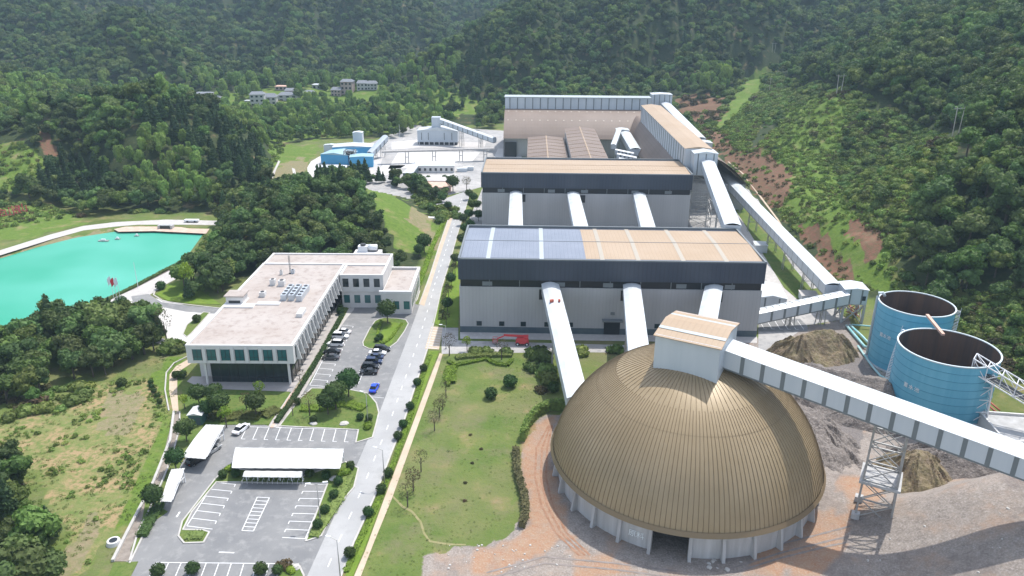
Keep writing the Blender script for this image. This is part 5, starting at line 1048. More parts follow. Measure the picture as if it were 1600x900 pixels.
# ------------------------------------------------------------------ carports
def carport(label, c, hi, bays_n=5):
    """c = four roof corners in the photo (left-back, right-back, right-front, left-front) at height hi"""
    P = [Vector((*G2(p, hi), 0)) for p in c]; o = (P[0] + P[1] + P[2] + P[3]) / 4; t = thing('carport', label, 'carport', o, 0, 'carports with white membrane roofs')
    P = [p - o for p in P]; mb = MB(); n = 10
    def S(u, v): a = P[0].lerp(P[1], u); b = P[3].lerp(P[2], u); p = a.lerp(b, v); return (p.x, p.y, hi + .35 * math.sin(v * math.pi) - .05 * math.sin(u * math.pi * bays_n) ** 2)
    nu = bays_n * 6
    for lay in (0, -.06):
        for j in range(n + 1):
            for i in range(nu + 1): x, y, z = S(i / nu, j / n); mb.v.append((x, y, z + lay))
    M = (n + 1) * (nu + 1)
    for L_ in (0, M):
        for j in range(n):
            for i in range(nu): a = L_ + j * (nu + 1) + i; mb.f.append((a, a + 1, a + nu + 2, a + nu + 1))
    mb.build('membrane_roof', 'membrane', t, smooth=True)
    for k in range(bays_n + 1):
        u = k / bays_n; f = MB(); b_ = Vector(S(u, .12)); m_ = Vector(S(u, .5)); e = Vector(S(u, .93)); g = Vector((b_.x, b_.y, 0))
        f.bar(g, b_ - Vector((0, 0, .12)), .16); f.bar(b_ - Vector((0, 0, .15)), e - Vector((0, 0, .18)), .12); f.bar(g + Vector((0, 0, hi * .5)), m_ - Vector((0, 0, .15)), .1); f.build('post_frame', 'steel_white', t)
    return t
carport('large white carport roof across the middle of the lower car park', [(368, 699), (537, 701), (531, 732), (362, 731)], 2.9, 9)
cp2 = carport('small low white canopy in front of the large carport, over bicycle racks', [(384, 735), (472, 736), (470, 746), (379, 745)], 2.3, 5)
carport('white carport roof along the left edge, the upper one with cars beneath', [(322, 663), (351, 664), (321, 717), (284, 714)], 2.9, 5)
carport('narrow white carport roof along the left edge, the lower one by the channel', [(268, 733), (289, 731), (268, 784), (252, 783)], 2.5, 5)
bk = thing('bicycle_rack', 'row of white bicycle racks under the small canopy', 'bicycle rack', (*G2((427, 754)), 0)); 
for k in range(13): x = -6 + k; MB().bar((x, -.5, 0), (x, -.5, .7), .06).bar((x, -.5, .7), (x, .6, .7), .06).bar((x, .6, .7), (x, .6, 0), .06).build('hoop', 'steel_white', bk)

# ------------------------------------------------------------------ cars
def make_car(name, label, body, kind='saloon'):
    t = thing(name, label, 'car'); L_, Wd = (4.75, 1.85) if kind != 'suv' else (4.75, 1.92); Hh = {'saloon': 1.46, 'suv': 1.72, 'van': 1.8}[kind]; bl = .88 if kind == 'saloon' else 1.0
    def loft(st, m, nm, par):
        mb = MB()
        for x, z0, z1, w0, w1 in st:
            mb.v += [(x, -w0, z0), (x, w0, z0), (x, w1, z1), (x, -w1, z1)]
        for k in range(len(st) - 1):
            a = 4 * k
            for i in range(4): mb.f.append((a + i, a + (i + 1) % 4, a + 4 + (i + 1) % 4, a + 4 + i))
        mb.f += [(3, 2, 1, 0), tuple(4 * (len(st) - 1) + i for i in range(4))]
        o = mb.build(nm, m, par, smooth=False); bv = o.modifiers.new('bevel', 'BEVEL'); bv.width = .07; bv.segments = 2; return o
    h = L_ / 2; w = Wd / 2
    bd = loft([(-h, .45, bl - .12, w * .80, w * .72), (-h + .25, .25, bl, w * .97, w * .9), (-.9, .22, bl + .04, w, w * .93), (.7, .22, bl + .02, w, w * .93), (h - .5, .24, bl - .14, w * .97, w * .86), (h, .4, bl - .32, w * .78, w * .66)], body, 'body', t)
    if kind == 'saloon': cab_ = [(-h + .75, bl - .05, bl, w * .80, w * .78), (-h + 1.35, bl - .05, Hh - .06, w * .86, w * .66), (-.1, bl - .05, Hh, w * .88, w * .68), (.45, bl - .05, Hh - .06, w * .88, w * .66), (1.25, bl - .05, bl, w * .86, w * .78)]
    else: cab_ = [(-h + .12, bl - .05, bl + .06, w * .84, w * .80), (-h + .5, bl - .05, Hh - .08, w * .88, w * .72), (-.1, bl - .05, Hh, w * .9, w * .74), (.55, bl - .05, Hh - .06, w * .9, w * .72), (1.3, bl - .05, bl, w * .88, w * .80)]
    loft(cab_, 'car_glass', 'windows', t)
    x0 = cab_[1][0] + .08; x1 = cab_[3][0] - .1; rf = MB().box(x0, x1, -w * .66, w * .66, Hh - .05, Hh + .03).build('roof', body, t)
    for sx in (-1, 1):
        for sy in (-1, 1):
            wh = MB().tube([(sx * 1.42, sy * (w - .22), .34), (sx * 1.42, sy * (w + .01), .34)], .34, 14).build('wheel', 'tyre', t); MB().tube([(sx * 1.42, sy * (w), .34), (sx * 1.42, sy * (w + .025), .34)], .2, 10).build('rim', 'rim', wh)
    for sy in (-1, 1):
        MB().box(h - .16, h - .02, sy * w * .58 - .18, sy * w * .58 + .18, bl - .36, bl - .22).build('headlight', 'lamp_glass', t); MB().box(-h + .0, -h + .1, sy * w * .60 - .18, sy * w * .60 + .16, bl - .3, bl - .14).build('tail_light', 'tail_red', t)
        MB().box(.75, .92, sy * (w * .98) - .1, sy * (w * .98) + .1, bl, bl + .14).build('mirror', body, t)
    return t
PROTO = {}
def car(px, rz, body, kind, label, group=None, nm='parked_car'):
    k = (body, kind); g = (*G2(px), .03)
    if k not in PROTO: t = make_car(nm, label, body, kind); PROTO[k] = t; t.location = g; t.rotation_euler = (0, 0, rz); 
    else: t = copy_tree(PROTO[k], g, rz, label)
    t['label'] = label; t['category'] = 'car'
    if group: t['group'] = group
    return t
gA = 'cars parked beside the office'; gB = 'cars parked below the grass island'
car((536, 521), R(172), 'car_white', 'saloon', 'white saloon at the far end of the row beside the office', gA)
car((532, 528), R(-4), 'car_white', 'suv', 'white estate car second from the far end beside the office', gA)
car((524, 540), R(176), 'car_white', 'van', 'tall white van parked between a white car and a black one beside the office', gA)
car((519, 552), R(180), 'car_black', 'saloon', 'glossy black saloon next to the tall white van', gA)
car((517, 561), R(178), 'car_grey', 'saloon', 'dark grey saloon at the near end of the row beside the office', gA)
car((597, 548), R(0), 'car_black', 'suv', 'black four by four just under the tip of the grass island', gB)
car((590, 554), R(2), 'car_white', 'saloon', 'white saloon with a dark roof among the dark cars below the island', gB)
car((586, 561), R(180), 'car_navy', 'saloon', 'navy saloon directly below the white one', gB)
car((584, 568), R(1), 'car_navy', 'suv', 'navy four by four in the middle of the dark row', gB)
car((579, 576), R(0), 'car_black', 'suv', 'black four by four second from the near end of the dark row', gB)
car((576, 584), R(181), 'car_black', 'saloon', 'black saloon at the near end of the dark row', gB)
car((585, 609), R(85), 'car_blue', 'saloon', 'bright blue saloon parked alone beside the road')
car((377, 673), R(72), 'car_white', 'saloon', 'white saloon with a dark glass roof at the end of the upper bay row')
car((331, 706), R(64), 'car_silver', 'saloon', 'silver car half hidden under the upper left carport'); car((308, 722), R(60), 'car_black', 'suv', 'black car in the shade under the upper left carport')

# ------------------------------------------------------------------ back yard buildings
gh = thing('feed_building', 'pale grey green metal building with a tall head tower in the back yard', 'industrial building', (-49.7, 500, 0), HA)
MB().box(-13.3, 13.3, 0, 12, 1.8, 9.4).build('wall', 'clad_silver', gh); MB().box(-13, 13, .4, 11.6, 0, 1.8).build('base', 'clad_dark', gh)
q_ = MB(); q_.v = [(-13.6, -.3, 9.3), (0, -.3, 11.2), (13.6, -.3, 9.3), (-13.6, 12.3, 9.3), (0, 12.3, 11.2), (13.6, 12.3, 9.3)]; q_.f = [(0, 1, 4, 3), (1, 2, 5, 4), (0, 2, 1), (3, 4, 5)]; q_.build('roof', 'gallery_white', gh)
MB().box(-4, 1.6, 3, 8, 9.2, 17.5).build('head_tower', 'clad_silver', gh)
q_ = MB()
for x in (-10.5, -6, 4.5, 9.5): q_.box(x - .25, x + .25, -.06, .1, 3.2, 8)
q_.build('window_band', 'clad_stripe', gh)
for k in range(8): MB().box(-12.5 + k * 3.3, -11.9 + k * 3.3, -.1, .5, 0, 1.8).build('column', 'render_white', gh)
gallery('conveyor_gallery', 'inclined white conveyor from the head tower of the pale building to the stockpile', 'conveyor', (-48, 505, 16.5), (-11.5, 480, 8.2), 3.6, 2.6, 11, legs=((.4, .2), (.75, .2)), stripe_w=.6)
br = thing('pipe_bridge', 'long pale belt bridge on twin concrete legs crossing the back yard', 'belt bridge', (0, 0, 0))
P0 = Vector(G(596, 237, 7)); P1 = Vector(G(772, 232, 7)); MB().bar(P0, P1, 3.2, .9).build('bridge_deck', 'concrete_light', br); MB().bar(P0 + Vector((0, -1.6, .8)), P1 + Vector((0, -1.6, .8)), .1, .1).bar(P0 + Vector((0, 1.6, .8)), P1 + Vector((0, 1.6, .8)), .1, .1).build('handrail', 'steel_grey', br)
for u in (.22, .46, .70, .92):
    p = P0.lerp(P1, u); lg = MB()
    for s in (-.9, .9): lg.bar((p.x + s, p.y, 0), (p.x + s, p.y, p.z - .4), .45)
    lg.bar((p.x - .9, p.y, 3.4), (p.x + .9, p.y, 3.4), .35); lg.build('concrete_leg', 'concrete', br)
def blue_shed(label, px, w, d, h, rz, wall, roof, rise=1.2): return house_box('workshop_shed', label, 'shed', (*G2(px), 0), w, d, h, 0, rz, roof, wall, rise=rise, group='sheds of the far plant')
blue_shed('blue walled shed with a pale teal roof at the left of the far plant', (531, 253), 17, 14, 5.5, R(-12), 'hut_wall_blue', 'hut_roof_blue')
blue_shed('pale roofed shed with blue walls behind the teal roofed one', (553, 241), 24, 12, 5.5, R(4), 'hut_wall_blue', 'gallery_white', .9)
blue_shed('bright blue walled shed at the right end of the far plant', (566, 259), 13, 9, 6.0, R(8), 'hut_wall_blue', 'hut_roof_blue', .4)
wo_ = blue_shed('white flat roofed workshop with dark slits before the blue sheds', (524, 274), 18, 10, 4.5, R(-3), 'render_white', 'gallery_white', .3)
q_ = MB().box(-6, 6, -.1, .1, 0, .1)
for x0, x1, z in ((-6, 6.2, 3.2), (-4, 6.8, 2.2)): MB().box(x0, x1, -5.12, -4.9, z, z + .6).build('window', 'glass_dark', wo_)
house_box('silo_head', 'small white cubic bin house above the far plant', 'bin house', (*G2((561, 232)), 0), 6, 5, 10.5, 0, 0, 'gallery_white', 'clad_white')
house_box('silo_head', 'pair of small white tanks house at the left end of the far plant', 'bin house', (*G2((518, 240)), 0), 8, 4, 5.5, 0, 0, 'gallery_white', 'clad_white')
gallery('crusher_conveyor', 'steep grey crusher conveyor beside the blue sheds of the far plant', 'conveyor', (*G2((604, 244)), 12.5), (*G2((578, 250)), 4.5), 4, 2.6, 4, legs=((.2, .2), (.7, .1)), roofm='clad_silver')
cu = thing('crushing_machine', 'dark machinery frame standing between the blue sheds', 'machinery', (*G2((548, 256)), 0)); trestle(cu, 6, 5, 8, 3, 'steel_grey', 'steel_frame', .4); MB().box(-2, 2, -2, 2, 3, 7.5).build('crusher_body', 'frame_dark', cu)
ob = thing('site_office', 'L shaped single storey white site office around a courtyard', 'office', (*G2((668, 268)), 0), 0)
gx, gy = G2((668, 268))
def lb(p, q, dpt, h, nm='wing'):
    pass
A_ = [Vector((*G2(p), 0)) - Vector((gx, gy, 0)) for p in ((652, 270), (710, 270), (710, 263), (648, 263))]
MB().prism([(p.x, p.y) for p in A_], 0, 3.6).build('wall', 'render_white', ob); MB().prism([(p.x * 1.02, p.y * 1.02) for p in A_], 3.6, 3.95).build('roof', 'gallery_white', ob)
B_ = [Vector((*G2(p), 0)) - Vector((gx, gy, 0)) for p in ((630, 281), (646, 281), (657, 266), (645, 266))]
MB().prism([(p.x, p.y) for p in B_], 0, 3.4).build('wall', 'clad_base', ob); MB().prism([(p.x * 1.02, p.y * 1.01) for p in B_], 3.4, 3.8).build('roof', 'gallery_white', ob)
for k in range(7): p = A_[0].lerp(A_[1], (k + .5) / 7); MB().box(p.x - .6, p.x + .6, p.y - .12, p.y + .1, 1.1, 2.6).build('window', 'glass_dark', ob)
sheet('site_court', [(646, 286), (700, 286), (713, 273), (655, 273)], 0.06, 'paving_white')
bw = thing('retaining_terrace', 'orange red brick terrace with a pale coping below the site office', 'retaining wall', (0, 0, 0))
T_ = [G2(p) for p in ((652, 300), (704, 301), (706, 290), (648, 289))]
MB().prism(T_, 0, 2.6).build('brick_face', 'tile_orange', bw); MB().prism([G2(p) for p in ((640, 291), (707, 292), (709, 285), (642, 285))], 0, 3.0).build('coping', 'concrete_light', bw)
for k, (px, lab) in enumerate((((652, 284), 'white van parked in the site court, left of the trees'), ((661, 285), 'white car parked in the site court, right of the van'))):
    car(px, R(8), 'car_white', 'suv' if k else 'van', lab)
for px, lab in (((722, 268), 'white skip left of the yard gate'), ((732, 266), 'long white container lying on the grey yard')):
    house_box('yard_container', lab, 'container', (*G2(px), 0), 5.5, 2.4, 2.0, 0, R(8), 'gallery_white', 'clad_white', rise=.05)
for px, w, d in (((672, 341), 12, 3), ((654, 337), 6, 2.5)):
    o = MB().box(-w / 2, w / 2, -d / 2, d / 2, 0, .5).build('low_wall', 'parapet'); o.location = (*G2(px), 0); tag(o, 'low white wall by the road junction, %s' % ('the long one' if w > 8 else 'the short one farther left'), 'wall')

# ------------------------------------------------------------------ village
def village_house(px, w, d, h, rz, wall, roof, label, rise=2.2, z=None, fl=2):
    X, Y = None, None
    # walk down the ray until it meets the ground
    for Yk in range(420, 1300, 4):
        p = AT(px[0], px[1], Yk)
        if p[2] <= float(height(np.array([p[0]]), np.array([p[1]]))[0]) + 0.3: break
    t = thing('village_house', label, 'house', (p[0], p[1], p[2] - .5), rz, 'houses of the far village')
    MB().box(-w / 2, w / 2, -d / 2, d / 2, 0, h).build('wall', wall, t)
    r = MB(); a, b = w / 2 + .6, d / 2 + .6; r.v = [(-a, -b, h), (a, -b, h), (a, b, h), (-a, b, h), (-a * .7, 0, h + rise), (a * .7, 0, h + rise)]; r.f = [(0, 1, 5, 4), (1, 2, 5), (2, 3, 4, 5), (3, 0, 4), (0, 3, 2, 1)]; r.build('roof', roof, t)
    for f in range(fl):
        for k in range(3): x = -w / 2 + w * (k + .5) / 3; MB().box(x - w * .08, x + w * .08, -d / 2 - .06, -d / 2 + .2, h * (f + .3) / fl, h * (f + .75) / fl).build('window', 'glass_dark', t)
    return t
VH = [((321, 160), 15, 11, 9, .1, 'house_pink', 'tile_grey', 'pinkish brown three storey house at the left end of the far village', 1.0, 3), ((340, 161), 9, 9, 5, -.2, 'house_pink', 'tile_grey', 'small pinkish house right of the brown one at the village left end', 2, 1),
      ((404, 165), 13, 11, 11, .15, 'house_white', 'tile_grey', 'tall pale lavender house with a grey roof in mid village', 2.2, 3), ((422, 162), 14, 11, 7, .1, 'house_white', 'tile_grey', 'wide grey roofed house just right of the tall lavender one', 3, 2), ((391, 161), 9, 6, 3, 0, 'house_white', 'gallery_white', 'low shed with a bright white roof left of the tall lavender house', .5, 1),
      ((452, 157), 19, 11, 6, 0, 'house_white', 'tile_grey', 'long grey roofed house at the middle of the village', 2.5, 2), ((455, 150), 11, 9, 6, .2, 'house_pink', 'tile_grey', 'house with a white gable behind the long grey roof', 2, 2), ((441, 140), 12, 8, 4, 0, 'house_pink', 'tile_orange', 'low house with a faded pink roof at the back of the village', .8, 1),
      ((500, 139), 14, 9, 5, 0, 'house_white', 'gallery_white', 'white roofed low house half way to the tall pink one', .8, 1), ((527, 149), 10, 9, 6, -.1, 'house_pink', 'tile_grey', 'small pink gabled house just left of the tall three storey one', 2.5, 2), ((544, 146), 12, 10, 12, -.1, 'house_pink', 'tile_grey', 'tall three storey pink house with a grey hipped roof', 2.2, 3),
      ((567, 140), 11, 9, 7, .1, 'house_white', 'tile_grey', 'grey roofed house right of the tall pink one', 2.4, 2), ((582, 139), 10, 9, 6, .1, 'house_white', 'tile_grey', 'rightmost grey roofed house of the village', 2.4, 2), ((484, 152), 10, 9, 5, 0, 'house_white', 'tile_grey', 'low grey roofed house hidden in bamboo at mid village', 2.2, 1)]
HOUSEPOS = []
for px, w, d, h, rz, wl, rf, lab, rise, fl in VH:
    t = village_house(px, w * .9, d * .9, h * .95, rz, wl, rf, lab, rise, fl=fl); HOUSEPOS.append((t.location.x, t.location.y))

# ------------------------------------------------------------------ foliage meshes
def crown_mesh(name, m, lobes, leaf, nleaf, seed, flat=0.8, core=True, droop=0.0):
    """lobes: (x,y,z,rx,rz); leaf quads tilted round the outward direction of their lobe"""
    r = np.random.default_rng(seed); V = []; Fc = []; tot = sum(l[3] ** 2 for l in lobes)
    if core:
        for (cx, cy, cz, rx, rz) in lobes:
            bm = bmesh.new(); bmesh.ops.create_icosphere(bm, subdivisions=2, radius=1.0); n = len(V)
            for v in bm.verts:
                k = 0.80 + 0.22 * r.random(); V.append((cx + v.co.x * rx * k, cy + v.co.y * rx * k, cz + v.co.z * rz * k))
            for f in bm.faces: Fc.append(tuple(n + v.index for v in f.verts))
            bm.free()
    for (cx, cy, cz, rx, rz) in lobes:
        k = int(nleaf * rx ** 2 / tot)
        for _ in range(k):
            d = r.normal(size=3); d[2] = d[2] * .8 + .25; d /= np.linalg.norm(d); rad = 0.86 + 0.30 * r.random()
            c = np.array([cx + d[0] * rx * rad, cy + d[1] * rx * rad, cz + d[2] * rz * rad])
            nrm = d + r.normal(size=3) * .55; nrm /= np.linalg.norm(nrm); a = np.cross(nrm, r.normal(size=3)); a /= np.linalg.norm(a); b = np.cross(nrm, a)
            s = leaf * (.6 + .8 * r.random()); s2 = s * (.5 + .4 * r.random()); n = len(V)
            lift = nrm * s * .18
            V += [tuple(c - a * s), tuple(c - b * s2 + lift), tuple(c + a * s - np.array([0, 0, droop * s])), tuple(c + b * s2 + lift)]; Fc.append((n, n + 1, n + 2, n + 3))
    me = bpy.data.meshes.new(name); me.from_pydata(V, [], Fc); me.materials.append(MATS[m]); me.update(); return me
def rand_lobes(seed, R_, Hc, n, sq=.75, base=.0):
    r = random.Random(seed); L_ = [(0, 0, Hc, R_ * .62, R_ * .62 * sq)]
    for k in range(n):
        a = 2 * math.pi * k / n + r.uniform(-.4, .4); rr = R_ * r.uniform(.42, .62); z = Hc + R_ * r.uniform(-.42, .38); q = R_ * r.uniform(.34, .50); L_.append((rr * math.cos(a), rr * math.sin(a), z, q, q * r.uniform(.65, .95)))
    return L_
def trunk_mesh(name, h, r0, lobes, m='bark'):
    mb = MB(); mb.tube([(0, 0, -.8), (0.05, 0, h * .5), (0, .05, h)], r0, 7, r0 * .45)
    for (x, y, z, a, b) in lobes[1:5]: mb.tube([(0, 0, h * .55), (x * .5, y * .5, (h * .6 + z) / 2), (x, y, z)], r0 * .4, 5, r0 * .15)
    me = mb.mesh(name); me.materials.append(MATS[m]); return me
KINDS = []   # (name, trunk mesh, crown mesh, base height, crown radius)
for s in range(3):
    L_ = rand_lobes(10 + s, 3.6, 5.8, 7); KINDS.append(('broadleaf_tree', trunk_mesh('trunk', 6.0, .28, L_), crown_mesh('crown', ('leaf_dark', 'leaf_dark', 'leaf_mid')[s], L_, .42, 620, 30 + s), 9.0))
L_ = [(0, 0, 2.6 + 1.35 * k, 2.5 - .36 * k, .85) for k in range(6)] + [(0, 0, 10.2, .4, 1.2)]
KINDS.append(('conifer_tree', trunk_mesh('trunk', 9.5, .22, [(0, 0, 5, 1, 1)]), crown_mesh('crown', 'leaf_cedar', L_, .42, 620, 40, droop=.5), 11))
L_ = [(random.Random(5 + k).uniform(-1.5, 1.5), random.Random(15 + k).uniform(-1.5, 1.5), 5.5 + random.Random(25 + k).uniform(-1.2, 2.2), 1.35, 2.6) for k in range(6)]
KINDS.append(('bamboo_clump', trunk_mesh('culms', 6.5, .12, [(0, 0, 5, 1, 1)] + [(l[0], l[1], l[2], 1, 1) for l in L_]), crown_mesh('crown', 'leaf_bamboo', L_, .40, 620, 41, droop=.9), 9))
L_ = rand_lobes(77, 3.0, 4.6, 9, .9); KINDS.append(('broadleaf_tree', trunk_mesh('trunk', 5.0, .25, L_), crown_mesh('crown', 'leaf_mid', L_, .36, 620, 42), 7.6))
L_ = [(0, 0, .5, 1.2, .8), (.9, .3, .4, .8, .6), (-.7, .6, .45, .9, .65), (.1, -.8, .4, .85, .6)]
SHRUB = crown_mesh('foliage', 'leaf_shrub', L_, .3, 240, 50); SHRUB_DRY = crown_mesh('foliage', 'leaf_dry', L_, .3, 220, 51, core=False)
ROUND = crown_mesh('foliage', 'leaf_round', [(0, 0, .85, .9, .85)], .14, 420, 52); LIME = crown_mesh('foliage', 'leaf_lime', [(0, 0, .4, .8, .45), (.6, .2, .35, .6, .4), (-.5, -.3, .35, .6, .4)], .14, 300, 53)
ROUNDT = crown_mesh('crown', 'leaf_round', [(0, 0, 3.1, 1.75, 1.45), (.5, .3, 3.4, 1.3, 1.1), (-.5, -.2, 2.9, 1.3, 1.1)], .2, 760, 54)
def mobj(name, me, parent=None):
    o = bpy.data.objects.new(name, me); COL.objects.link(o)
    if parent is not None: o.parent = parent
    return o

# ------------------------------------------------------------------ forest
WOODS_PX = [[(-120, 655), (0, 628), (40, 640), (110, 600), (165, 592), (205, 570), (245, 556), (250, 525), (228, 505), (190, 498), (120, 504), (0, 500), (-120, 505)],
            [(-120, 740), (0, 722), (60, 760), (108, 830), (96, 900), (50, 990), (-120, 1000)],
            [(276, 470), (290, 440), (335, 420), (350, 348), (420, 300), (470, 288), (500, 292), (562, 288), (618, 280), (640, 292), (690, 312), (700, 326), (668, 338), (600, 300), (566, 290), (590, 330), (612, 372), (608, 398), (560, 400), (430, 402), (395, 425), (345, 470)],
            [(640, 215), (780, 170), (780, 200), (700, 212), (640, 220)]]
CLEAR_PX = [[(1075, 215), (1128, 150), (1185, 100), (1240, 150), (1320, 145), (1330, 170), (1305, 240), (1345, 320), (1420, 430), (1345, 500), (1180, 345), (1105, 260)], [(560, 290), (600, 288), (640, 300), (700, 330), (690, 410), (600, 420), (605, 380)], [(-120, 215), (30, 215), (68, 255), (62, 300), (-120, 305)], [(-120, 320), (60, 318), (150, 345), (210, 350), (60, 372), (-120, 400)],
            [(412, 228), (500, 226), (498, 300), (415, 305), (425, 262)], [(1085, 205), (1125, 150), (1185, 100), (1205, 112), (1160, 170), (1190, 235), (1245, 262), (1290, 340), (1400, 445), (1360, 470), (1300, 440), (1220, 345), (1150, 262)],
            [(1040, 150), (1140, 150), (1130, 180), (1090, 205), (1040, 190)], [(640, 205), (700, 196), (740, 168), (748, 190), (740, 215), (640, 222)], [(200, 330), (350, 336), (350, 350), (200, 350)],
            [(1245, 255), (1310, 155), (1330, 165), (1300, 230), (1350, 330), (1420, 420), (1390, 440), (1290, 340)], [(185, 225), (215, 195), (225, 215), (195, 260)], [(735, 160), (748, 160), (745, 200), (730, 215)]]
SPARSE_PX = [[(1185, 110), (1260, 130), (1330, 140), (1480, 215), (1500, 260), (1460, 320), (1410, 420), (1480, 470), (1700, 440), (1700, 700), (1560, 620), (1500, 500), (1340, 470), (1230, 345), (1150, 262)]]
BAMBOO_PX = [[(-50, 138), (290, 136), (285, 172), (210, 148), (140, 160), (60, 166), (-50, 188)], [(270, 150), (430, 160), (640, 150), (760, 165), (760, 190), (640, 215), (430, 228), (330, 175)], [(185, 262), (215, 222), (290, 228), (330, 290), (330, 325), (225, 318)], [(330, 150), (640, 120), (720, 140), (640, 205), (430, 222), (380, 190)], [(1040, 125), (1150, 112), (1140, 150), (1000, 150)], [(-50, 160), (80, 160), (60, 190), (-50, 200)], [(600, 110), (720, 95), (700, 150), (600, 160)]]
CEDAR_PX = [[(215, 170), (330, 165), (420, 230), (430, 290), (340, 300), (240, 230)], [(560, 150), (760, 60), (800, 100), (760, 170), (640, 180)], [(470, 265), (620, 262), (620, 300), (480, 320)], [(60, 230), (170, 260), (170, 330), (70, 310)]]
def inany(px, py, polys):
    r = np.zeros(np.shape(px), bool)
    for p in polys: r |= inpoly(px, py, p)
    return r
def scatter(y0, y1, step, jit=.45, grow=1.0):
    xs = []; ys = []; y = y0
    while y < y1:
        w = (y + 120) * 0.92; st = step * (1 + max(0, y - 320) / 900 * grow); x = -w
        row = np.arange(-w, w, st); xs.append(row + RNG.uniform(-jit, jit, row.size) * st); ys.append(np.full(row.size, y) + RNG.uniform(-jit, jit, row.size) * st); y += st * .9
    return np.concatenate(xs), np.concatenate(ys)
X, Y = scatter(75, 1480, 5.3)
X2, Y2 = scatter(75, 420, 6.2); _z = height(X2, Y2); _px, _py = PR(X2, Y2, _z); _k = inany(_px, _py, WOODS_PX[:3]); X = np.concatenate([X, X2[_k]]); Y = np.concatenate([Y, Y2[_k]])
Z = height(X, Y); PX, PY = PR(X, Y, Z)
infl = inpoly(X, Y, FLAT); wood = inany(PX, PY, WOODS_PX); clear = inany(PX, PY, CLEAR_PX); sparse = inany(PX, PY, SPARSE_PX)
keep = ((~infl) | wood) & (~clear | wood & False) & ~(sparse & (RNG.random(X.size) < 0.74)) & ~(zmask(['lush', 'red'], X, Y, Z, 2) & ~((PX < 780) & (PX > 250) & (RNG.random(X.size) < .62)))
keep &= (PX > -420) & (PX < 2150) & (PY > -120) & (PY < 1010)
keep &= ~((X > -84) & (X < -26) & (Y > 158) & (Y < 244)); keep &= ~inpoly(X, Y, LAKE)
keep &= distpoly(X, Y, LAKE) > 3.0
for hx, hy in HOUSEPOS: keep &= ~((np.abs(X - hx) < 7) & (Y - hy > -42) & (Y - hy < 6))
for poles in ((1495, 216), (1312, 151), (1208, 86)): keep &= ~((np.abs(PX - poles[0]) < 16) & (PY > poles[1] - 12) & (PY < poles[1] + 26))
# behind big buildings nothing shows: skip
keep &= ~((X > -12) & (X < 75) & (Y > 560) & (Y < 640) & infl)
X, Y, Z, PX, PY = [a[keep] for a in (X, Y, Z, PX, PY)]
n = X.size; kind = RNG.choice([0, 1, 2, 5], size=n, p=[.36, .34, .15, .15])
pn = vnoise(X, Y, 55, 31); kind = np.where((pn > .18) & (RNG.random(n) < .7), 2, kind)
kind = np.where(inany(PX, PY, CEDAR_PX) & (RNG.random(n) < .6), 3, kind); kind = np.where(RNG.random(n) < .05, 3, kind)
kind = np.where(inany(PX, PY, BAMBOO_PX) & (RNG.random(n) < .66), 4, kind); kind = np.where(inany(PX, PY, BAMBOO_PX[2:3]) & (RNG.random(n) < .9), 4, kind)
valley = (Y > 440) & (Y < 740) & (X < -55) & (PX > 250) & (Z < 20); kind = np.where(valley & (RNG.random(n) < .8), np.where(RNG.random(n) < .6, 4, 5), kind)
slopeN = (PX > 1050) & (PY < 520)
scl = (.5 + .75 * RNG.random(n) ** 1.3 + .22 * (RNG.random(n) < .12)) * (1 + np.clip(Y - 320, 0, 900) / 900 * .75); scl *= np.where(kind == 3, .9, 1)
scl = np.where(inany(PX, PY, SPARSE_PX), scl * .62, scl)
scl = np.where(inpoly(PX, PY, WOODS_PX[1]), scl * .9, scl)
scl = np.where((PX > 1050) & (Y < 700), scl * 1.22, scl)
lowleft = inany(PX, PY, WOODS_PX[:3]); scl = np.where(lowleft, scl * .95, scl)
rot = RNG.uniform(0, 6.28, n)
dist = np.hypot(X, np.hypot(Y, Z - CAMH)); vis = (PX > -20) & (PX < 1620) & (PY > 0) & (PY < 960)
order = np.argsort(np.where(vis, dist / scl, 1e9))
ind = order[:255]; indset = np.zeros(n, bool); indset[ind] = True
# make sure every kind has an individual to copy
for k in range(6):
    if not (kind[ind] == k).any():
        c = order[255:][kind[order[255:]] == k][0]; indset[c] = True
print('TREES', n)
def wood_label(px, py, k):
    kd = {0: 'dark green broadleaf tree', 1: 'dark green broadleaf tree', 2: 'mid green broadleaf tree', 3: 'slim dark conifer', 4: 'yellow green bamboo clump', 5: 'mid green broadleaf tree'}[k]
    if px < 130 and py > 700: return kd + ' in the small wood at the lower left corner', 'trees of the lower left wood'
    if px < 262 and py > 480: return kd + ' in the dense wood between the lake and the field', 'trees of the lakeside wood'
    if px < 720 and py > 255 and px > 262: return kd + ' on the wooded knoll behind the office', 'trees of the wooded knoll'
    if px > 1050: return kd + ' on the steep slope right of the plant', 'trees of the right slope'
    return kd + ' on the hill beyond the lake', 'trees of the hill beyond the lake'
PROTOT = {}
for i in np.nonzero(indset)[0]:
    k = int(kind[i]); nm, tm, cm, hh_ = KINDS[k]; lab, grp = wood_label(PX[i], PY[i], k)
    t = thing(nm, lab, 'bamboo' if k == 4 else 'tree', (X[i], Y[i], Z[i] - .15), rot[i], grp + (' - %s' % ('dark', 'dark', 'mid green', 'conifers', 'bamboo', 'mid green')[k])); t.scale = (scl[i],) * 3
    mobj('trunk' if k != 4 else 'culms', tm, t); c = mobj('crown', cm, t); PROTOT.setdefault(k, c)
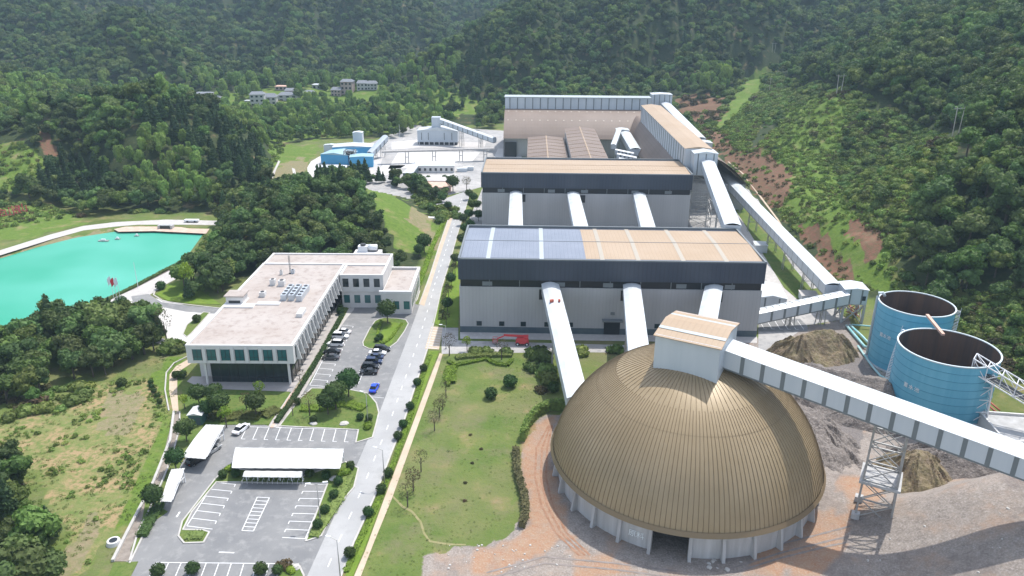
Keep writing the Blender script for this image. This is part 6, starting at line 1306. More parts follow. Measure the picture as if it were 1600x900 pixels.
def gn_scatter(name, pts, idx, rots, scls, sources, label, cat, zscl=None):
    me = bpy.data.meshes.new(name); me.vertices.add(len(pts)); me.vertices.foreach_set('co', np.asarray(pts, np.float32).ravel())
    for nm, ty, ar in (('idx', 'INT', np.asarray(idx, np.int32)), ('rz', 'FLOAT', np.asarray(rots, np.float32)), ('sc', 'FLOAT', np.asarray(scls, np.float32))):
        a = me.attributes.new(nm, ty, 'POINT'); a.data.foreach_set('value', ar)
    me.update(); o = bpy.data.objects.new(name, me); COL.objects.link(o)
    ng = bpy.data.node_groups.new(name, 'GeometryNodeTree'); ng.interface.new_socket('Geometry', in_out='INPUT', socket_type='NodeSocketGeometry'); ng.interface.new_socket('Geometry', in_out='OUTPUT', socket_type='NodeSocketGeometry')
    N, L = ng.nodes, ng.links; gi = N.new('NodeGroupInput'); go = N.new('NodeGroupOutput'); ip = N.new('GeometryNodeInstanceOnPoints'); L.new(gi.outputs[0], ip.inputs['Points'])
    jn = N.new('GeometryNodeJoinGeometry'); infos = []
    for s in sources:
        oi = N.new('GeometryNodeObjectInfo'); oi.inputs['Object'].default_value = s; oi.inputs['As Instance'].default_value = True; oi.transform_space = 'ORIGINAL'; infos.append(oi)
    for oi in infos[::-1]: L.new(oi.outputs['Geometry'], jn.inputs[0])
    L.new(jn.outputs[0], ip.inputs['Instance']); ip.inputs['Pick Instance'].default_value = len(sources) > 1
    def attr(nm, ty):
        a = N.new('GeometryNodeInputNamedAttribute'); a.data_type = ty; a.inputs['Name'].default_value = nm; return a.outputs[0]
    if len(sources) > 1: L.new(attr('idx', 'INT'), ip.inputs['Instance Index'])
    cx = N.new('ShaderNodeCombineXYZ'); L.new(attr('rz', 'FLOAT'), cx.inputs[2]); e2r = N.new('FunctionNodeEulerToRotation'); L.new(cx.outputs[0], e2r.inputs[0]); L.new(e2r.outputs[0], ip.inputs['Rotation'])
    c2 = N.new('ShaderNodeCombineXYZ'); a = attr('sc', 'FLOAT'); [L.new(a, c2.inputs[q]) for q in range(3)]; L.new(c2.outputs[0], ip.inputs['Scale'])
    L.new(ip.outputs[0], go.inputs[0]); md = o.modifiers.new('scatter', 'NODES'); md.node_group = ng
    o['kind'] = 'stuff'; o['label'] = label; o['category'] = cat; return o
rest = ~indset; ks = sorted(PROTOT)
# geometry of join order: reversed links give the last-linked first, so probe both and map by name
remap = {k: j for j, k in enumerate(ks)}
gn_scatter('forest', np.stack([X, Y, Z - .2], 1)[rest], [remap[int(k)] for k in kind[rest]], rot[rest], scl[rest], [PROTOT[k] for k in ks], 'dense mixed forest covering the mountains and hillsides around the plant', 'forest')

# ------------------------------------------------------------------ shrubs of the slopes, banks and field
sx0 = mobj('shrub', SHRUB); sx0.location = (*G2((832, 578)), 0); sx0.scale = (1.5,) * 3; tag(sx0, 'green shrub beside the shaded side of the leftmost dome conveyor, topmost of its row', 'shrub')
sx1 = mobj('shrub', SHRUB_DRY); sx1.location = (*G2((845, 612)), 0); sx1.scale = (1.0,) * 3; tag(sx1, 'dry brownish shrub beside the lawn below the dome conveyor', 'shrub')
xs, ys = scatter(95, 760, 2.9, grow=1.6); zs = height(xs, ys); px, py = PR(xs, ys, zs)
under = (inany(px, py, SPARSE_PX) | inany(px, py, [CLEAR_PX[5], CLEAR_PX[3], CLEAR_PX[6], CLEAR_PX[9], CLEAR_PX[8]]) | inany(px, py, [[(860, 0), (1, 1), (2, 2)]])) & ~inpoly(xs, ys, FLAT)
lushz = zmask(['lush', 'red'], xs, ys, zs); under &= ~(lushz & (RNG.random(xs.size) < .9)); under &= RNG.random(xs.size) < .8; cutb = inany(px, py, [[(1085, 205), (1140, 180), (1250, 200), (1345, 330), (1440, 470), (1345, 500), (1180, 345), (1080, 230)]]); under &= ~(cutb & (RNG.random(xs.size) < .72))
edge_ = inany(px, py, [[(-100, 620), (0, 610), (110, 600), (160, 596), (110, 640), (0, 660), (-100, 680)], [(330, 335), (350, 350), (300, 420), (285, 420), (340, 350)], [(640, 292), (705, 325), (720, 340), (690, 350), (640, 305)]]) & (RNG.random(xs.size) < .6)
under |= edge_ & ~inpoly(xs, ys, LAKE)
under &= ~zmask(['bench'], xs, ys, zs, 1); under &= (px > -300) & (px < 2000) & (py > -50)
lx, ly = PR(xs, ys, zs); under &= ~((lx < 60) & (ly > 322) & (ly < 372))
nU = int(under.sum()); dry = (zmask(['red'], xs, ys, zs) | (vnoise(xs, ys, 20, 77) > .28)) & (RNG.random(xs.size) < .5)
gn_scatter('undergrowth', np.stack([xs, ys, zs - .1], 1)[under], dry[under].astype(int), RNG.uniform(0, 6, nU), RNG.uniform(.6, 1.6, nU) * (1 + np.clip(ys[under] - 250, 0, 500) / 600) * np.where(cutb[under], .55, 1), [sx0, sx1], 'low mixed undergrowth covering the cut slopes and banks', 'undergrowth')
ss0 = mobj('scrub_tuft', crown_mesh('foliage', 'leaf_crop', [(0, 0, .3, .8, .5), (.5, .2, .2, .5, .35)], .24, 80, 66, core=False)); ss0.location = (*G2((1150, 400)), .1); tag(ss0, 'light green tuft alone at the edge of the long grass strip', 'scrub')
ss1 = mobj('scrub_tuft', crown_mesh('foliage', 'leaf_dry', [(0, 0, .3, .7, .5)], .2, 60, 67, core=False)); ss1.location = (*G2((1262, 474)), .1); tag(ss1, 'dry brown tuft near the end of the long grass strip', 'scrub')
xs, ys = scatter(100, 620, 1.75, grow=1.2); zs = height(xs, ys); px, py = PR(xs, ys, zs); offp = ~inpoly(xs, ys, FLAT); lz_ = zmask(['lush'], xs, ys, zs, 3)
q1 = offp & (px > 1050) & zmask(['lush', 'shrubby', 'red'], xs, ys, zs, 3) & (RNG.random(xs.size) < .8) & ~(lz_ & (RNG.random(xs.size) < .5)); q2 = offp & (px < 560) & zmask(['lush'], xs, ys, zs, 3) & (RNG.random(xs.size) < .3); q = (q1 | q2) & ~zmask(['bench'], xs, ys, zs, 1) & (px < 1700) & (px > -60)
rz_ = zmask(['red'], xs, ys, zs); q &= ~(rz_ & (RNG.random(xs.size) < .75)); dr_ = ((RNG.random(xs.size) < np.where(rz_, .75, .12)))
nQ = int(q.sum()); gn_scatter('slope_scrub', np.stack([xs, ys, zs], 1)[q], dr_[q].astype(int), RNG.uniform(0, 6, nQ), RNG.uniform(.6, 1.5, nQ) * (1 + np.clip(ys[q] - 250, 0, 500) / 450), [ss0, ss1], 'fine light green scrub and ferns on the cut slopes', 'scrub')
for_b = lambda a, b, c: zmask(['bench'], a, b, c, 0)
gt0 = mobj('grass_tuft', crown_mesh('foliage', 'leaf_grass', [(0, 0, .05, .35, .16)], .11, 26, 68, core=False)); gt0.location = (*G2((700, 705)), 0); tag(gt0, 'small loose grass tuft in the middle of the long lawn', 'grass')
xs, ys = scatter(92, 205, .95, grow=0); zs = height(xs, ys); px, py = PR(xs, ys, zs)
q = inany(px, py, [[(692, 560), (880, 552), (884, 612), (845, 645), (812, 690), (806, 830), (745, 855), (668, 862), (650, 905), (556, 905), (604, 790)], [(250, 560), (285, 565), (262, 700), (175, 870), (160, 905), (60, 960), (0, 720), (0, 650), (160, 600)]]) & (vnoise(xs, ys, 7, 71) + vnoise(xs, ys, 2.5, 72) > -.08) & (RNG.random(xs.size) < np.where(px > 500, .4, .6))
gn_scatter('grass_tufts', np.stack([xs, ys, zs], 1)[q], np.zeros(int(q.sum())), RNG.uniform(0, 6, int(q.sum())), RNG.uniform(.5, 1.5, int(q.sum())) * np.where(px[q] > 500, .42, .8), [gt0], 'loose grass tufts over the lawn and the field', 'grass')
cp0 = mobj('crop_plant', crown_mesh('foliage', 'leaf_crop', [(0, 0, .2, .42, .25)], .13, 70, 60, core=False)); cp0.location = (*G2((150, 812)), 0); cp0.scale = (1.3,) * 3; tag(cp0, 'small crop plant alone on the bare soil at the near edge of the field', 'crop plant')
xs, ys = scatter(88, 190, 1.15, jit=.35, grow=0); zs = height(xs, ys); px, py = PR(xs, ys, zs)
m_ = inany(px, py, ZONES['field']) & (vnoise(xs, ys, 14, 5) + vnoise(xs, ys, 4, 6) > -.05) & (RNG.random(xs.size) < .45) & ~inany(px, py, ZONES['bare'])
gn_scatter('field_crops', np.stack([xs, ys, zs], 1)[m_], np.zeros(int(m_.sum())), RNG.uniform(0, 6, int(m_.sum())), RNG.uniform(.6, 1.5, int(m_.sum())), [cp0], 'low green crops growing in patches over the sandy field', 'crops')

# ------------------------------------------------------------------ garden shrubs, hedges and single trees
def shrub(px, s, label, me=None, nm='round_shrub', grp=None, zs_=None, z=.1):
    o = mobj(nm, me or ROUND); o.location = (*G2(px), z); o.scale = (s, s, s * (zs_ or 1)); o.rotation_euler = (0, 0, random.uniform(0, 6)); tag(o, label, 'shrub', grp); return o
g1 = 'clipped round shrubs along the road verge'
for k, p in enumerate([(547, 870), (576, 806), (596, 770), (607, 745), (622, 686), (630, 668), (641, 640), (652, 602), (662, 580)]): shrub(p, 1.05, 'clipped round shrub on the bright verge between road and tan pavement', grp=g1)
g2 = 'clipped round shrubs in the planter around the lower car park'
for p in [(349, 746), (369, 745), (529, 757), (522, 778), (508, 802), (497, 825), (484, 745), (510, 748), (548, 733)]: shrub(p, .95, 'clipped dark round shrub in the planter around the lower car park', grp=g2)
g3 = 'clipped round shrubs in the garden by the road'
for p in [(563, 656), (577, 657), (465, 632), (490, 660)]: shrub(p, .9, 'clipped dark round shrub on the garden lawn near the road corner', grp=g3)
for p, l in (((248, 899), 'left'), ((302, 896), 'middle'), ((408, 897), 'right')): shrub(p, 1.2, 'round shrub at the bottom edge in front of the nearest bays, %s of three' % l)
shrub((445, 886), .8, 'dark purple round shrub in the corner bed', SHRUB_DRY); shrub((454, 893), .9, 'lime green round shrub in the corner bed', LIME); shrub((434, 896), .9, 'green round shrub at the left of the corner bed')
shrub((575, 668), 1.2, 'lime green mound in the bed at the road corner', LIME); shrub((538, 742), 1.3, 'spreading lime mound at the planter top corner', LIME); shrub((358, 735), 1.1, 'lime mound behind the two round shrubs of the left planter', LIME)
for p, l in (((273, 556), 'left'), ((284, 541), 'right')): pass
shrub((276, 591), 1.1, 'dark shrub by the tan garden path, left of a pair'); shrub((286, 590), 1.1, 'dark shrub by the tan garden path, right of a pair')
shrub((594, 531), 1.0, 'dark round shrub at the lower end of the grass island', grp=None); shrub((589, 534), .8, 'smaller dark shrub beside the island round shrub')
shrub((548, 473), 1.2, 'dark shrub at the forecourt corner against the office wing'); shrub((563, 471), .9, 'small dark shrub against the office wing, second from the corner'); shrub((641, 472), 1.1, 'dark shrub at the road end of the office wing bed')
shrub((532, 491), 1.2, 'dark clipped shrub at the head of the car park hedge', grp=None); shrub((532, 484), 1.0, 'small dark shrub above the head of the car park hedge')
for p, s, l in (((767, 622), 1.6, 'round green shrub alone on the lawn, left of two'), ((797, 604), 1.8, 'round green shrub alone on the lawn, right of two'), ((865, 612), 1.5, 'round dark shrub on the lawn near the dome conveyor')): shrub(p, s, l, z=0)
for p, l in (((742, 551), 'first'), ((748, 552), 'second'), ((760, 551), 'third'), ((791, 552), 'fourth')): shrub(p, 1.2, 'dark shrub in front of the near hall beyond the road, %s from the left' % l, SHRUB, z=0)
for p, s in (((845, 560), 2.2), ((836, 556), 1.8), ((852, 583), 1.8), ((856, 596), 1.8), ((962, 550), 1.5), ((908, 552), 1.6)): shrub(p, s, 'dark shrub in the shade beside the dome conveyors', SHRUB, 'shrub', 'shrubs shaded by the dome conveyors', z=0)
for p in [(735, 680), (752, 702), (738, 724), (727, 755), (726, 783)]: shrub(p, .25, 'tiny sapling shrub in the middle of the lawn', SHRUB_DRY, 'sapling', 'tiny saplings on the lawn', z=0)
shrub((252, 452), 1.6, 'dark shrub on the bright lawn at the wood edge by the plaza', z=0); shrub((308, 503), 1.3, 'dark shrub on the small plaza lawn beside the office'); shrub((190, 478), 1.8, 'dark round shrub below the flagpoles on the plaza', z=0)
shrub((268, 547), 2.2, 'dark bush at the corner between plaza and office', SHRUB, z=0); shrub((280, 548), 1.8, 'second dark bush at the plaza and office corner', SHRUB, z=0); shrub((191, 604), 1.3, 'small round shrub on the field edge below the wood', z=0)
for k, p in enumerate([(236, 600), (237, 607), (241, 613), (246, 621), (250, 630)]): shrub(p, .7, 'small dark shrub in the short row across the grass bank', None, 'shrub', 'row of small shrubs on the grass bank', z=0)
def round_tree(px, s, label, grp=None, me=None, z=.1, nm='garden_tree', zk=1.0, lab2=None):
    t = thing(nm, label, 'tree', (*G2(px), z), random.uniform(0, 6), grp); t.scale = (s, s, s * zk)
    mobj('trunk', TRK, t); mobj('crown', me or ROUNDT, t); return t
TRK = trunk_mesh('trunk', 3.0, .14, [(0, 0, 3, 1, 1), (.6, .3, 2.6, 1, 1), (-.5, .4, 2.6, 1, 1), (.1, -.6, 2.7, 1, 1)])
LITE = crown_mesh('crown', 'leaf_lime', [(0, 0, 3.4, 1.0, 1.0), (.7, .2, 3.0, .7, .6), (-.6, .3, 2.8, .7, .6), (.1, -.6, 3.8, .6, .6)], .16, 300, 61, core=False)
BARE = crown_mesh('crown', 'leaf_dry', [(0, 0, 3.3, 1.3, 1.1), (.3, .2, 4.0, .9, .8)], .09, 300, 62, core=False)
BROAD = KINDS[5][2]
for p, s, l in (((312, 634), 1.15, 'dense round tree in the office garden, left one beside the hut'), ((336, 633), 1.15, 'grey green round tree in the garden, behind the hut'), ((345, 652), 1.35, 'big round tree in the garden, right of the hut'), ((401, 650), 1.25, 'rounded green tree in the middle of the office garden'),
                ((292, 690), 1.15, 'round tree by the channel at the top end of the upper carport'), ((276, 736), 1.1, 'round tree between the two left carports'), ((242, 797), 1.1, 'pale round tree at the lower end of the lower left carport'), ((327, 655), 1.0, 'small round tree just behind the garden hut'),
                ((606, 505), 1.55, 'big round tree at the upper end of the grass island'), ((525, 640), 1.5, 'round tree in the garden beside the road, near one'), ((513, 648), 1.2, 'round tree in the garden beside the road, lower one'), ((545, 620), 1.5, 'tall green tree at the garden corner by the car bays')): round_tree(p, s, l)
BROWN = crown_mesh('crown', 'leaf_dry', [(0, 0, 3.1, 1.2, 1.2)], .13, 260, 63, core=False)
for p, s, l, me in (((484, 650), 1.35, 'bare twiggy grey tree in the garden beside the green ones', BARE), ((385, 640), 1.0, 'thin purple leaved tree in the office garden', BROWN), ((407, 624), 1.1, 'bright light green young tree in front of the office glazing', LITE), ((354, 668), 1.2, 'slender light green tree at the garden steps', LITE),
                    ((470, 606), 1.1, 'leafless tree over the empty car bays', BARE), ((458, 650), .9, 'thin bare sapling in the garden left of the path', BARE), ((289, 640), .9, 'thin young tree beside the tan garden path', LITE),
                    ((702, 556), 1.4, 'tall thin tree at the lawn corner by the hatched crossing', BARE), ((730, 549), 1.0, 'bright young tree in front of the near hall corner', LITE), ((784, 562), 1.3, 'slim bare tree on the lawn before the red lift', BARE),
                    ((637, 792), 1.15, 'leafless young tree on the lawn, nearest the camera', BARE), ((646, 767), 1.2, 'dark young tree on the lawn, second from the near end', BROWN), ((658, 737), 1.1, 'thin tree on the lawn, third from the near end', BARE),
                    ((679, 673), 1.1, 'thin tree on the lawn beside the pavement, lower of the far pair', BARE), ((687, 652), 1.1, 'reddish thin tree on the lawn, upper of the far pair', BROWN), ((697, 622), 1.0, 'thin young tree beside the lime shrubs', BARE), ((692, 640), .9, 'small bare sapling left of the far pair', BARE)):
    round_tree(p, s, l, me=me, z=0, nm='young_tree')
g5 = 'street trees along the west wall of the near hall'
for k, p in enumerate([(697, 508), (699, 487), (701, 465), (705, 447), (711, 428), (712, 415)]): round_tree(p, .95, 'small dark tree on the strip between the road and the hall side', g5, me=ROUNDT if k % 2 else BROWN, z=.1)
for p in [(722, 385), (727, 368), (724, 352), (733, 345), (738, 330), (740, 318), (745, 330), (735, 362), (748, 346), (733, 312)]: round_tree(p, 1.1, 'dense dark tree in the strip beside the second hall', 'trees beside the second hall', z=0)
for p, s in (((708, 300), 1.8), ((729, 298), 1.7)): round_tree(p, s, 'brownish tree beside the junction below the site office, %s one' % ('left' if p[0] < 720 else 'right'), me=BROWN if p[0] > 720 else ROUNDT, z=0)
for p in [(668, 306), (682, 308), (696, 306), (700, 330), (674, 336), (662, 310)]: round_tree(p, 1.0, 'small tree on the green strip below the brick terrace', 'small trees below the brick terrace', z=0)
for p in [(669, 285), (695, 284), (700, 286), (705, 285)]: round_tree(p, .8, 'small dark tree inside the site court', 'small trees in the site court', z=0)
round_tree((663, 395), 1.6, 'dark green tree at the foot of the grass slope beside the road', z=0); round_tree((655, 402), 1.1, 'small tree by the office corner below the grass slope', z=0)
for p, s, l in (((262, 540), 1.6, 'slender light tree at the wood edge on the plaza'), ((295, 462), 1.7, 'slender feathery tree at the lake side of the knoll')): round_tree(p, s, l, me=LITE if s > 1.6 else BARE, z=0, zk=1.5)
# leafy hedges
def hedge(name, label, px, w, h, m='leaf_round', step=.5, z=0.0, leaf=.16, dens=26):
    P = resample([G2(p) for p in px], step); V = []; Fc = []; r = np.random.default_rng(len(label))
    for i in range(len(P) - 1):
        a = np.array(P[i]); b = np.array(P[i + 1]); d = (b - a) / (np.linalg.norm(b - a) + 1e-6); s = np.array([-d[1], d[0]])
        for k in range(int(dens * w * step)):
            u = r.random(); q = r.uniform(-.5, .5) * w; hh2 = h * (.8 + .4 * r.random()) * (1 - abs(q / w) * .5) if r.random() < .6 else h * r.random(); c = np.array([*(a + (b - a) * u + s * q), z + hh2])
            nn = r.normal(size=3); nn[2] = abs(nn[2]) + .6; nn /= np.linalg.norm(nn); e = np.cross(nn, r.normal(size=3)); e /= np.linalg.norm(e); f = np.cross(nn, e); sz = leaf * (.7 + .8 * r.random()); n = len(V)
            V += [tuple(c - e * sz), tuple(c - f * sz * .7), tuple(c + e * sz), tuple(c + f * sz * .7)]; Fc.append((n, n + 1, n + 2, n + 3))
        n = len(V); w2 = w * .36
        V += [(*(a - s * w2), z), (*(a + s * w2), z), (*(a + s * w2), z + h * .8), (*(a - s * w2), z + h * .8), (*(b - s * w2), z), (*(b + s * w2), z), (*(b + s * w2), z + h * .8), (*(b - s * w2), z + h * .8)]
        Fc += [(n + 3, n + 2, n + 6, n + 7), (n, n + 3, n + 7, n + 4), (n + 1, n + 5, n + 6, n + 2)] + ([(n, n + 1, n + 2, n + 3)] if i == 0 else []) + ([(n + 4, n + 7, n + 6, n + 5)] if i == len(P) - 2 else [])
    me = bpy.data.meshes.new(name); me.from_pydata(V, [], Fc); me.materials.append(MATS[m]); o = mobj(name, me); tag(o, label, 'hedge'); return o
hedge('hedge', 'long low dark hedge between the office forecourt and the car bays', [(536, 492), (515, 530), (488, 578), (455, 630), (432, 662)], 1.5, .8, z=.12)
hedge('hedge', 'tall reedy hedge of light bamboo curving round the left side of the dome yard', [(885, 640), (858, 640), (838, 650), (824, 668), (816, 690)], 1.6, 2.6, 'leaf_bamboo', leaf=.22, dens=44)
hedge('hedge', 'ragged dark brown hedge between the lawn and the dirt track', [(806, 705), (808, 740), (818, 775), (822, 805), (815, 825)], 1.6, 1.6, 'leaf_dry', leaf=.2, dens=30)
hedge('shrub_border', 'bright lime shrub border winding over the lawn by the crossing', [(700, 566), (712, 572), (740, 566), (760, 562), (775, 570), (793, 572), (800, 563)], 1.4, .7, 'leaf_lime')
hedge('shrub_border', 'bright lime shrub mass at the left lawn edge below the crossing', [(706, 575), (702, 590), (704, 600), (698, 600)], 3.4, 1.0, 'leaf_lime')
hedge('shrub_border', 'green shrub band in front of the lawn by the near hall road', [(712, 560), (740, 557), (770, 556), (800, 556)], 2.6, .9, 'leaf_shrub')
hedge('shrub_border', 'lime and green ground shrubs along the verge of the main road', [(541, 895), (560, 850), (592, 782), (610, 738), (628, 690), (645, 640), (660, 590), (672, 556)], 1.3, .4, 'leaf_lime', dens=18)
hedge('shrub_border', 'mixed shrubs along the west verge of the hall road strip', [(688, 500), (692, 470), (703, 430), (713, 402)], 1.6, .6, 'leaf_shrub')
hedge('shrub_border', 'lime shrubs at the foot of the grass slope by the pavement', [(652, 452), (664, 420), (676, 385), (690, 355), (700, 335)], 2.0, .6, 'leaf_lime')
hedge('shrub_border', 'low shrubs filling the garden under the trees', [(310, 640), (345, 655), (380, 650), (410, 652), (435, 640)], 4.5, .8, 'leaf_shrub', dens=16)
hedge('shrub_border', 'low shrubs under the garden trees beside the road', [(470, 640), (500, 640), (540, 632), (570, 640)], 3.5, .8, 'leaf_lime', dens=14)
hedge('shrub_border', 'dark shrubs in the narrow planter at the right of the lower car park', [(545, 745), (530, 780), (505, 818), (490, 840)], 2.6, .5, 'leaf_shrub', dens=16)
hedge('shrub_border', 'dark shrubs in the short planter at the left of the lower car park', [(292, 838), (318, 838)], 2.6, .5, 'leaf_shrub', dens=18)
hedge('shrub_border', 'green hedge row along the lake edge beside the promenade', [(110, 496), (150, 478), (210, 449), (268, 418), (284, 411)], 1.5, .8, 'leaf_shrub')
hedge('shrub_border', 'shrubs beside the channel below the lower left carport', [(250, 790), (238, 810), (222, 840)], 2.4, 1.0, 'leaf_round')
hedge('shrub_border', 'hedge in the bed along the office wing', [(566, 473), (600, 474), (636, 475)], 1.0, .5, 'leaf_round', z=.12)
hedge('shrub_border', 'lime bed on the turning island around the tree', [(596, 502), (592, 515), (588, 532), (600, 538), (612, 528), (628, 506)], .9, .4, 'leaf_lime', z=.12)

# ------------------------------------------------------------------ lamps, flags, power poles, lift, letters
def lamp(px, h, arm, rz, label, dbl=False):
    t = thing('street_lamp', label, 'street lamp', (*G2(px), 0), rz); MB().tube([(0, 0, 0), (0, 0, h)], .11, 8, .06).build('pole', 'steel_grey', t, smooth=True)
    for s in ((1, -1) if dbl else (1,)):
        MB().bar((0, 0, h - .1), (s * arm, 0, h + .25), .07).build('arm', 'steel_grey', t); MB().box(*sorted((s * (arm - .15), s * (arm + .75))), -.16, .16, h + .2, h + .32).build('lamp_head', 'steel_white', t)
    MB().box(-.2, .2, -.2, .2, 0, .3).build('base', 'concrete', t); return t
lamp((501, 817), 8.5, 1.2, R(10), 'tall twin arm street lamp in the planter right of the lower car park', True)
lamp((575, 661), 7.5, 1.0, R(150), 'street lamp in the garden bed at the road corner')
lamp((532, 905), 8.0, 1.3, R(160), 'street lamp at the roadside by the bottom edge, nearest the camera')
lamp((601, 757), 8.0, 1.3, R(160), 'street lamp at the right roadside in front of the small planter')
lamp((697, 545), 7.0, 1.0, R(180), 'street lamp at the crossing before the near hall')
fl = [((182, 486), 'white', 'flagpole with a white flag on the plaza, left of three'), ((187, 488), 'red', 'flagpole with a red flag on the plaza, middle of three'), ((192, 488), 'white', 'flagpole with a white flag on the plaza, right of three')]
for (p, c, l) in fl:
    t = thing('flagpole', l, 'flagpole', (*G2(p), 0)); MB().tube([(0, 0, 0), (0, 0, 11.5)], .08, 6, .05).build('pole', 'steel_white', t); f = MB()
    for k in range(7): u = k / 6; f.v += [(-1.1 * u, .15 * math.sin(u * 6), 11.3 - 1.2 * u * u), (-1.1 * u + .15, .15 * math.sin(u * 6 + 1), 9.4 - 1.3 * u)]
    f.f = [(2 * k, 2 * k + 2, 2 * k + 3, 2 * k + 1) for k in range(6)]; f.build('flag', 'flag_' + c, t, fix=False)
def ground_at(px, py, y0=150, y1=1500, st=2.0):
    Ys = np.arange(y0, y1, st); P = np.array([AT(px, py, y) for y in Ys]); hz = height(P[:, 0], P[:, 1]); k = np.argmax(P[:, 2] <= hz + .05); return P[k]
for (px, py, h, dx, l) in ((1492, 214, 13, 3.2, 'pair of pale utility poles with a crossbar, nearest on the right slope'), (1310, 149, 13, 3.4, 'pair of pale utility poles with a crossbar, middle of the right slope'), (1208, 84, 12, 3.4, 'pair of pale utility poles farthest up the ridge'), (1202, 143, 12, 0, 'single utility pole lower on the ridge')):
    g = ground_at(px, py); t = thing('utility_pole', l, 'utility pole', (g[0], g[1], g[2] - 1), R(8))
    for s in ((-1, 1) if dx else (0,)): MB().tube([(s * dx / 2 - .4 * s, 0, 0), (s * dx / 2, 0, h)], .2, 6, .14).build('pole', 'pole_wood', t)
    MB().bar((-dx / 2 - 1.4, 0, h - .8), (dx / 2 + 1.4, 0, h - .8), .18).build('crossbar', 'steel_grey', t)
    for s in (-1, 0, 1): MB().tube([(s * (dx / 2 + 1.2), 0, h - .7), (s * (dx / 2 + 1.2), 0, h - .1)], .12, 6).build('insulator', 'clad_stripe', t)
for px, z in ((893, 470),): pass
for p, h, l in (((216, 450), 9, 'thin pale lamp post at the lake edge beyond the promenade'), ((625, 222), 12, 'thin pale pole before the far plant')):
    o = MB().tube([(0, 0, 0), (0, 0, h)], .1, 6, .06).build('light_post', 'steel_white'); o.location = (*G2(p), 0); tag(o, l, 'post')
lf = thing('boom_lift', 'red boom lift parked on the road in front of the near hall', 'boom lift', (*G2((816, 538)), 0), R(-2))
ch = MB().box(-1.8, 1.8, -1.1, 1.1, .6, 1.2).build('chassis', 'red_paint', lf); MB().box(-1.5, 1.3, -1.0, 1.0, 1.2, 2.1).build('turntable', 'red_paint', lf); MB().box(.4, 1.7, -1.05, 1.05, 1.3, 2.5).build('counterweight', 'red_paint', lf)
MB().bar((1.2, 0, 2.5), (-5.2, 0, 2.7), .45, .5).build('lower_boom', 'red_paint', lf); MB().bar((-5.2, 0, 2.4), (-7.0, 0, 1.6), .3).build('jib', 'red_paint', lf); bk_ = MB()
for z in (.7, 1.2, 1.8): bk_.bar((-8.2, -.9, z), (-6.9, -.9, z), .07).bar((-8.2, .9, z), (-6.9, .9, z), .07).bar((-8.2, -.9, z), (-8.2, .9, z), .07).bar((-6.9, -.9, z), (-6.9, .9, z), .07)
for x, y in ((-8.2, -.9), (-8.2, .9), (-6.9, -.9), (-6.9, .9)): bk_.bar((x, y, .6), (x, y, 1.8), .07)
bk_.build('basket', 'red_paint', lf); MB().box(-8.2, -6.9, -.9, .9, .6, .66).build('basket_floor', 'steel_grey', lf)
for sx in (-1.3, 1.3):
    for sy in (-1.1, 1.1): w_ = MB().tube([(sx, sy - .2, .5), (sx, sy + .2, .5)], .5, 14).build('wheel', 'tyre', lf); MB().tube([(sx, sy - .22, .5), (sx, sy + .22, .5)], .26, 10).build('rim', 'steel_white', w_)
# red characters standing on the far bank
for k, (px, py, chh) in enumerate(((2, 341, '金'), (17, 340, '山'), (27, 337, '银'), (37, 334, '山'))):
    g = ground_at(px, py); t = thing('hillside_letter', 'red upright character on the grassy bank left of the lake, %s from the right' % ('fourth', 'third', 'second', 'first')[k], 'sign letter', (g[0], g[1], g[2] + .2), R(20))
    text_mesh(chh, 4.2, 'red_letters', t, (0, 0, .9), (R(90), 0, 0), 'character', .12); MB().bar((-.9, .2, 0), (-.9, .2, 3.2), .1).bar((.9, .2, 0), (.9, .2, 3.2), .1).build('support', 'steel_grey', t)
inl = thing('intake_box', 'dark concrete intake opening in the lake apron', 'intake', (*G2((260, 356)), -.4)); MB().box(-2.2, 2.2, -1, 1, 0, 1.5).build('opening', 'clad_dark', inl); MB().box(-3.0, -2.2, -1.5, 1, -.5, 1.7).box(2.2, 3.0, -1.5, 1, -.5, 1.7).box(-2.2, 2.2, -1, 1, 1.5, 1.8).build('frame', 'concrete', inl)
for (p, w, l) in (((162, 377), 4.0, 'small dark float on the lake, left of three'), ((184, 374), 1.8, 'small pale float on the lake, middle of three'), ((214, 369), 1.6, 'small pale float on the lake, right of three')):
    t = thing('float', l, 'float', (*G2(p, -.9), -.95)); MB().box(-w / 2, w / 2, -.6, .6, 0, .45).build('hull', 'steel_grey', t); MB().box(-w / 5, w / 5, -.3, .3, .45, 1.0).build('pump', 'steel_white', t)
cr_ = thing('parked_boat', 'pale flat trailer on the path at the far end of the lake', 'trailer', (*G2((300, 347)), .05)); MB().box(-3, 3, -1, 1, .5, 1.1).build('bed', 'steel_white', cr_)
for sx in (-1.6, 1.6): MB().tube([(sx, -1.1, .4), (sx, 1.1, .4)], .4, 10).build('wheel', 'tyre', cr_)
wt = MB(); 
wt.tube([(0, 0, 0), (0, 0, .7)], 1.25, 20, 1.05); o = wt.build('manhole_ring', 'parapet'); o.location = (*G2((178, 849)), 0); tag(o, 'white concrete manhole ring on the bare soil by the channel', 'manhole'); c_ = MB().tube([(0, 0, .6), (0, 0, .73)], .7, 16).build('opening', 'clad_dark', o)
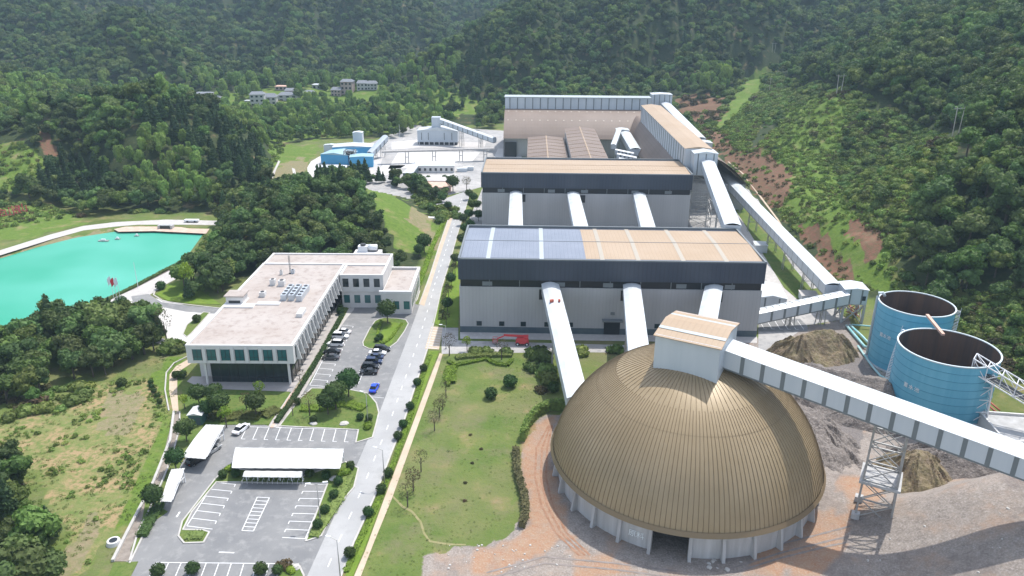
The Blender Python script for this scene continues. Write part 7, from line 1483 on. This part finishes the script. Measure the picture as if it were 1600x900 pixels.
# stones
SB = []
for s in range(3):
    bm = bmesh.new(); bmesh.ops.create_icosphere(bm, subdivisions=2, radius=1); r = random.Random(s)
    for v in bm.verts: v.co *= r.uniform(.78, 1.1); v.co.z *= .6
    me = bpy.data.meshes.new('rock'); bm.to_mesh(me); bm.free(); me.materials.append(MATS['stone']); SB.append(me)
def rock(p, s, l, grp=None, z=0.05):
    o = mobj('rock', SB[random.randrange(3)]); q = ground_at(p[0], p[1], 60, 300, .5) if 'right of the dome' in l else (*G2(p), 0); o.location = (q[0], q[1], q[2] + z); o.scale = (s, s * random.uniform(.6, 1), s * .8); o.rotation_euler = (0, 0, random.uniform(0, 6)); tag(o, l, 'rock', grp)
rock((490, 663), .9, 'pale boulder on the garden lawn, left one', z=.2); rock((537, 663), 1.2, 'big pale boulder on the garden lawn near the road'); rock((521, 749), .9, 'tan boulder at the foot of the carport planter', z=.2); rock((462, 888), .9, 'pale rock in the corner bed', z=.2); rock((549, 731), .8, 'dark rock in the lime mound of the planter', z=.2)
for k in range(26): rock((random.gauss(1118, 16), random.gauss(880, 7)), random.uniform(.2, .55), 'broken concrete lump on the ground right of the dome gate', 'rubble by the dome gate')
for k in range(40): rock((random.uniform(700, 900), random.uniform(850, 898)), random.uniform(.08, .3), 'loose stone on the gravel below the lawn', 'loose stones below the lawn')
for k in range(45): rock((random.uniform(1250, 1590), random.uniform(780, 898)), random.uniform(.1, .4), 'loose stone on the dirt right of the dome', 'loose stones right of the dome')

# ------------------------------------------------------------------ air: pale blue haze over the far slopes
hz_ = MB().box(-1600, 1600, -60, 2700, -12, 480).build('haze', None); hz_['kind'] = 'stuff'; hz_['label'] = 'thin blue haze over the valley'; hz_['category'] = 'haze'
hm_ = bpy.data.materials.new('haze'); hm_.use_nodes = True; nt, N, L = nodes(hm_); N.clear(); o_ = N.new('ShaderNodeOutputMaterial'); v_ = N.new('ShaderNodeVolumePrincipled')
v_.inputs['Color'].default_value = (0.60, 0.83, 1.0, 1); v_.inputs['Density'].default_value = 0.000135; v_.inputs['Anisotropy'].default_value = 0.0; L.new(v_.outputs[0], o_.inputs['Volume']); hz_.data.materials.append(hm_)
sc.cycles.volume_step_rate = 10
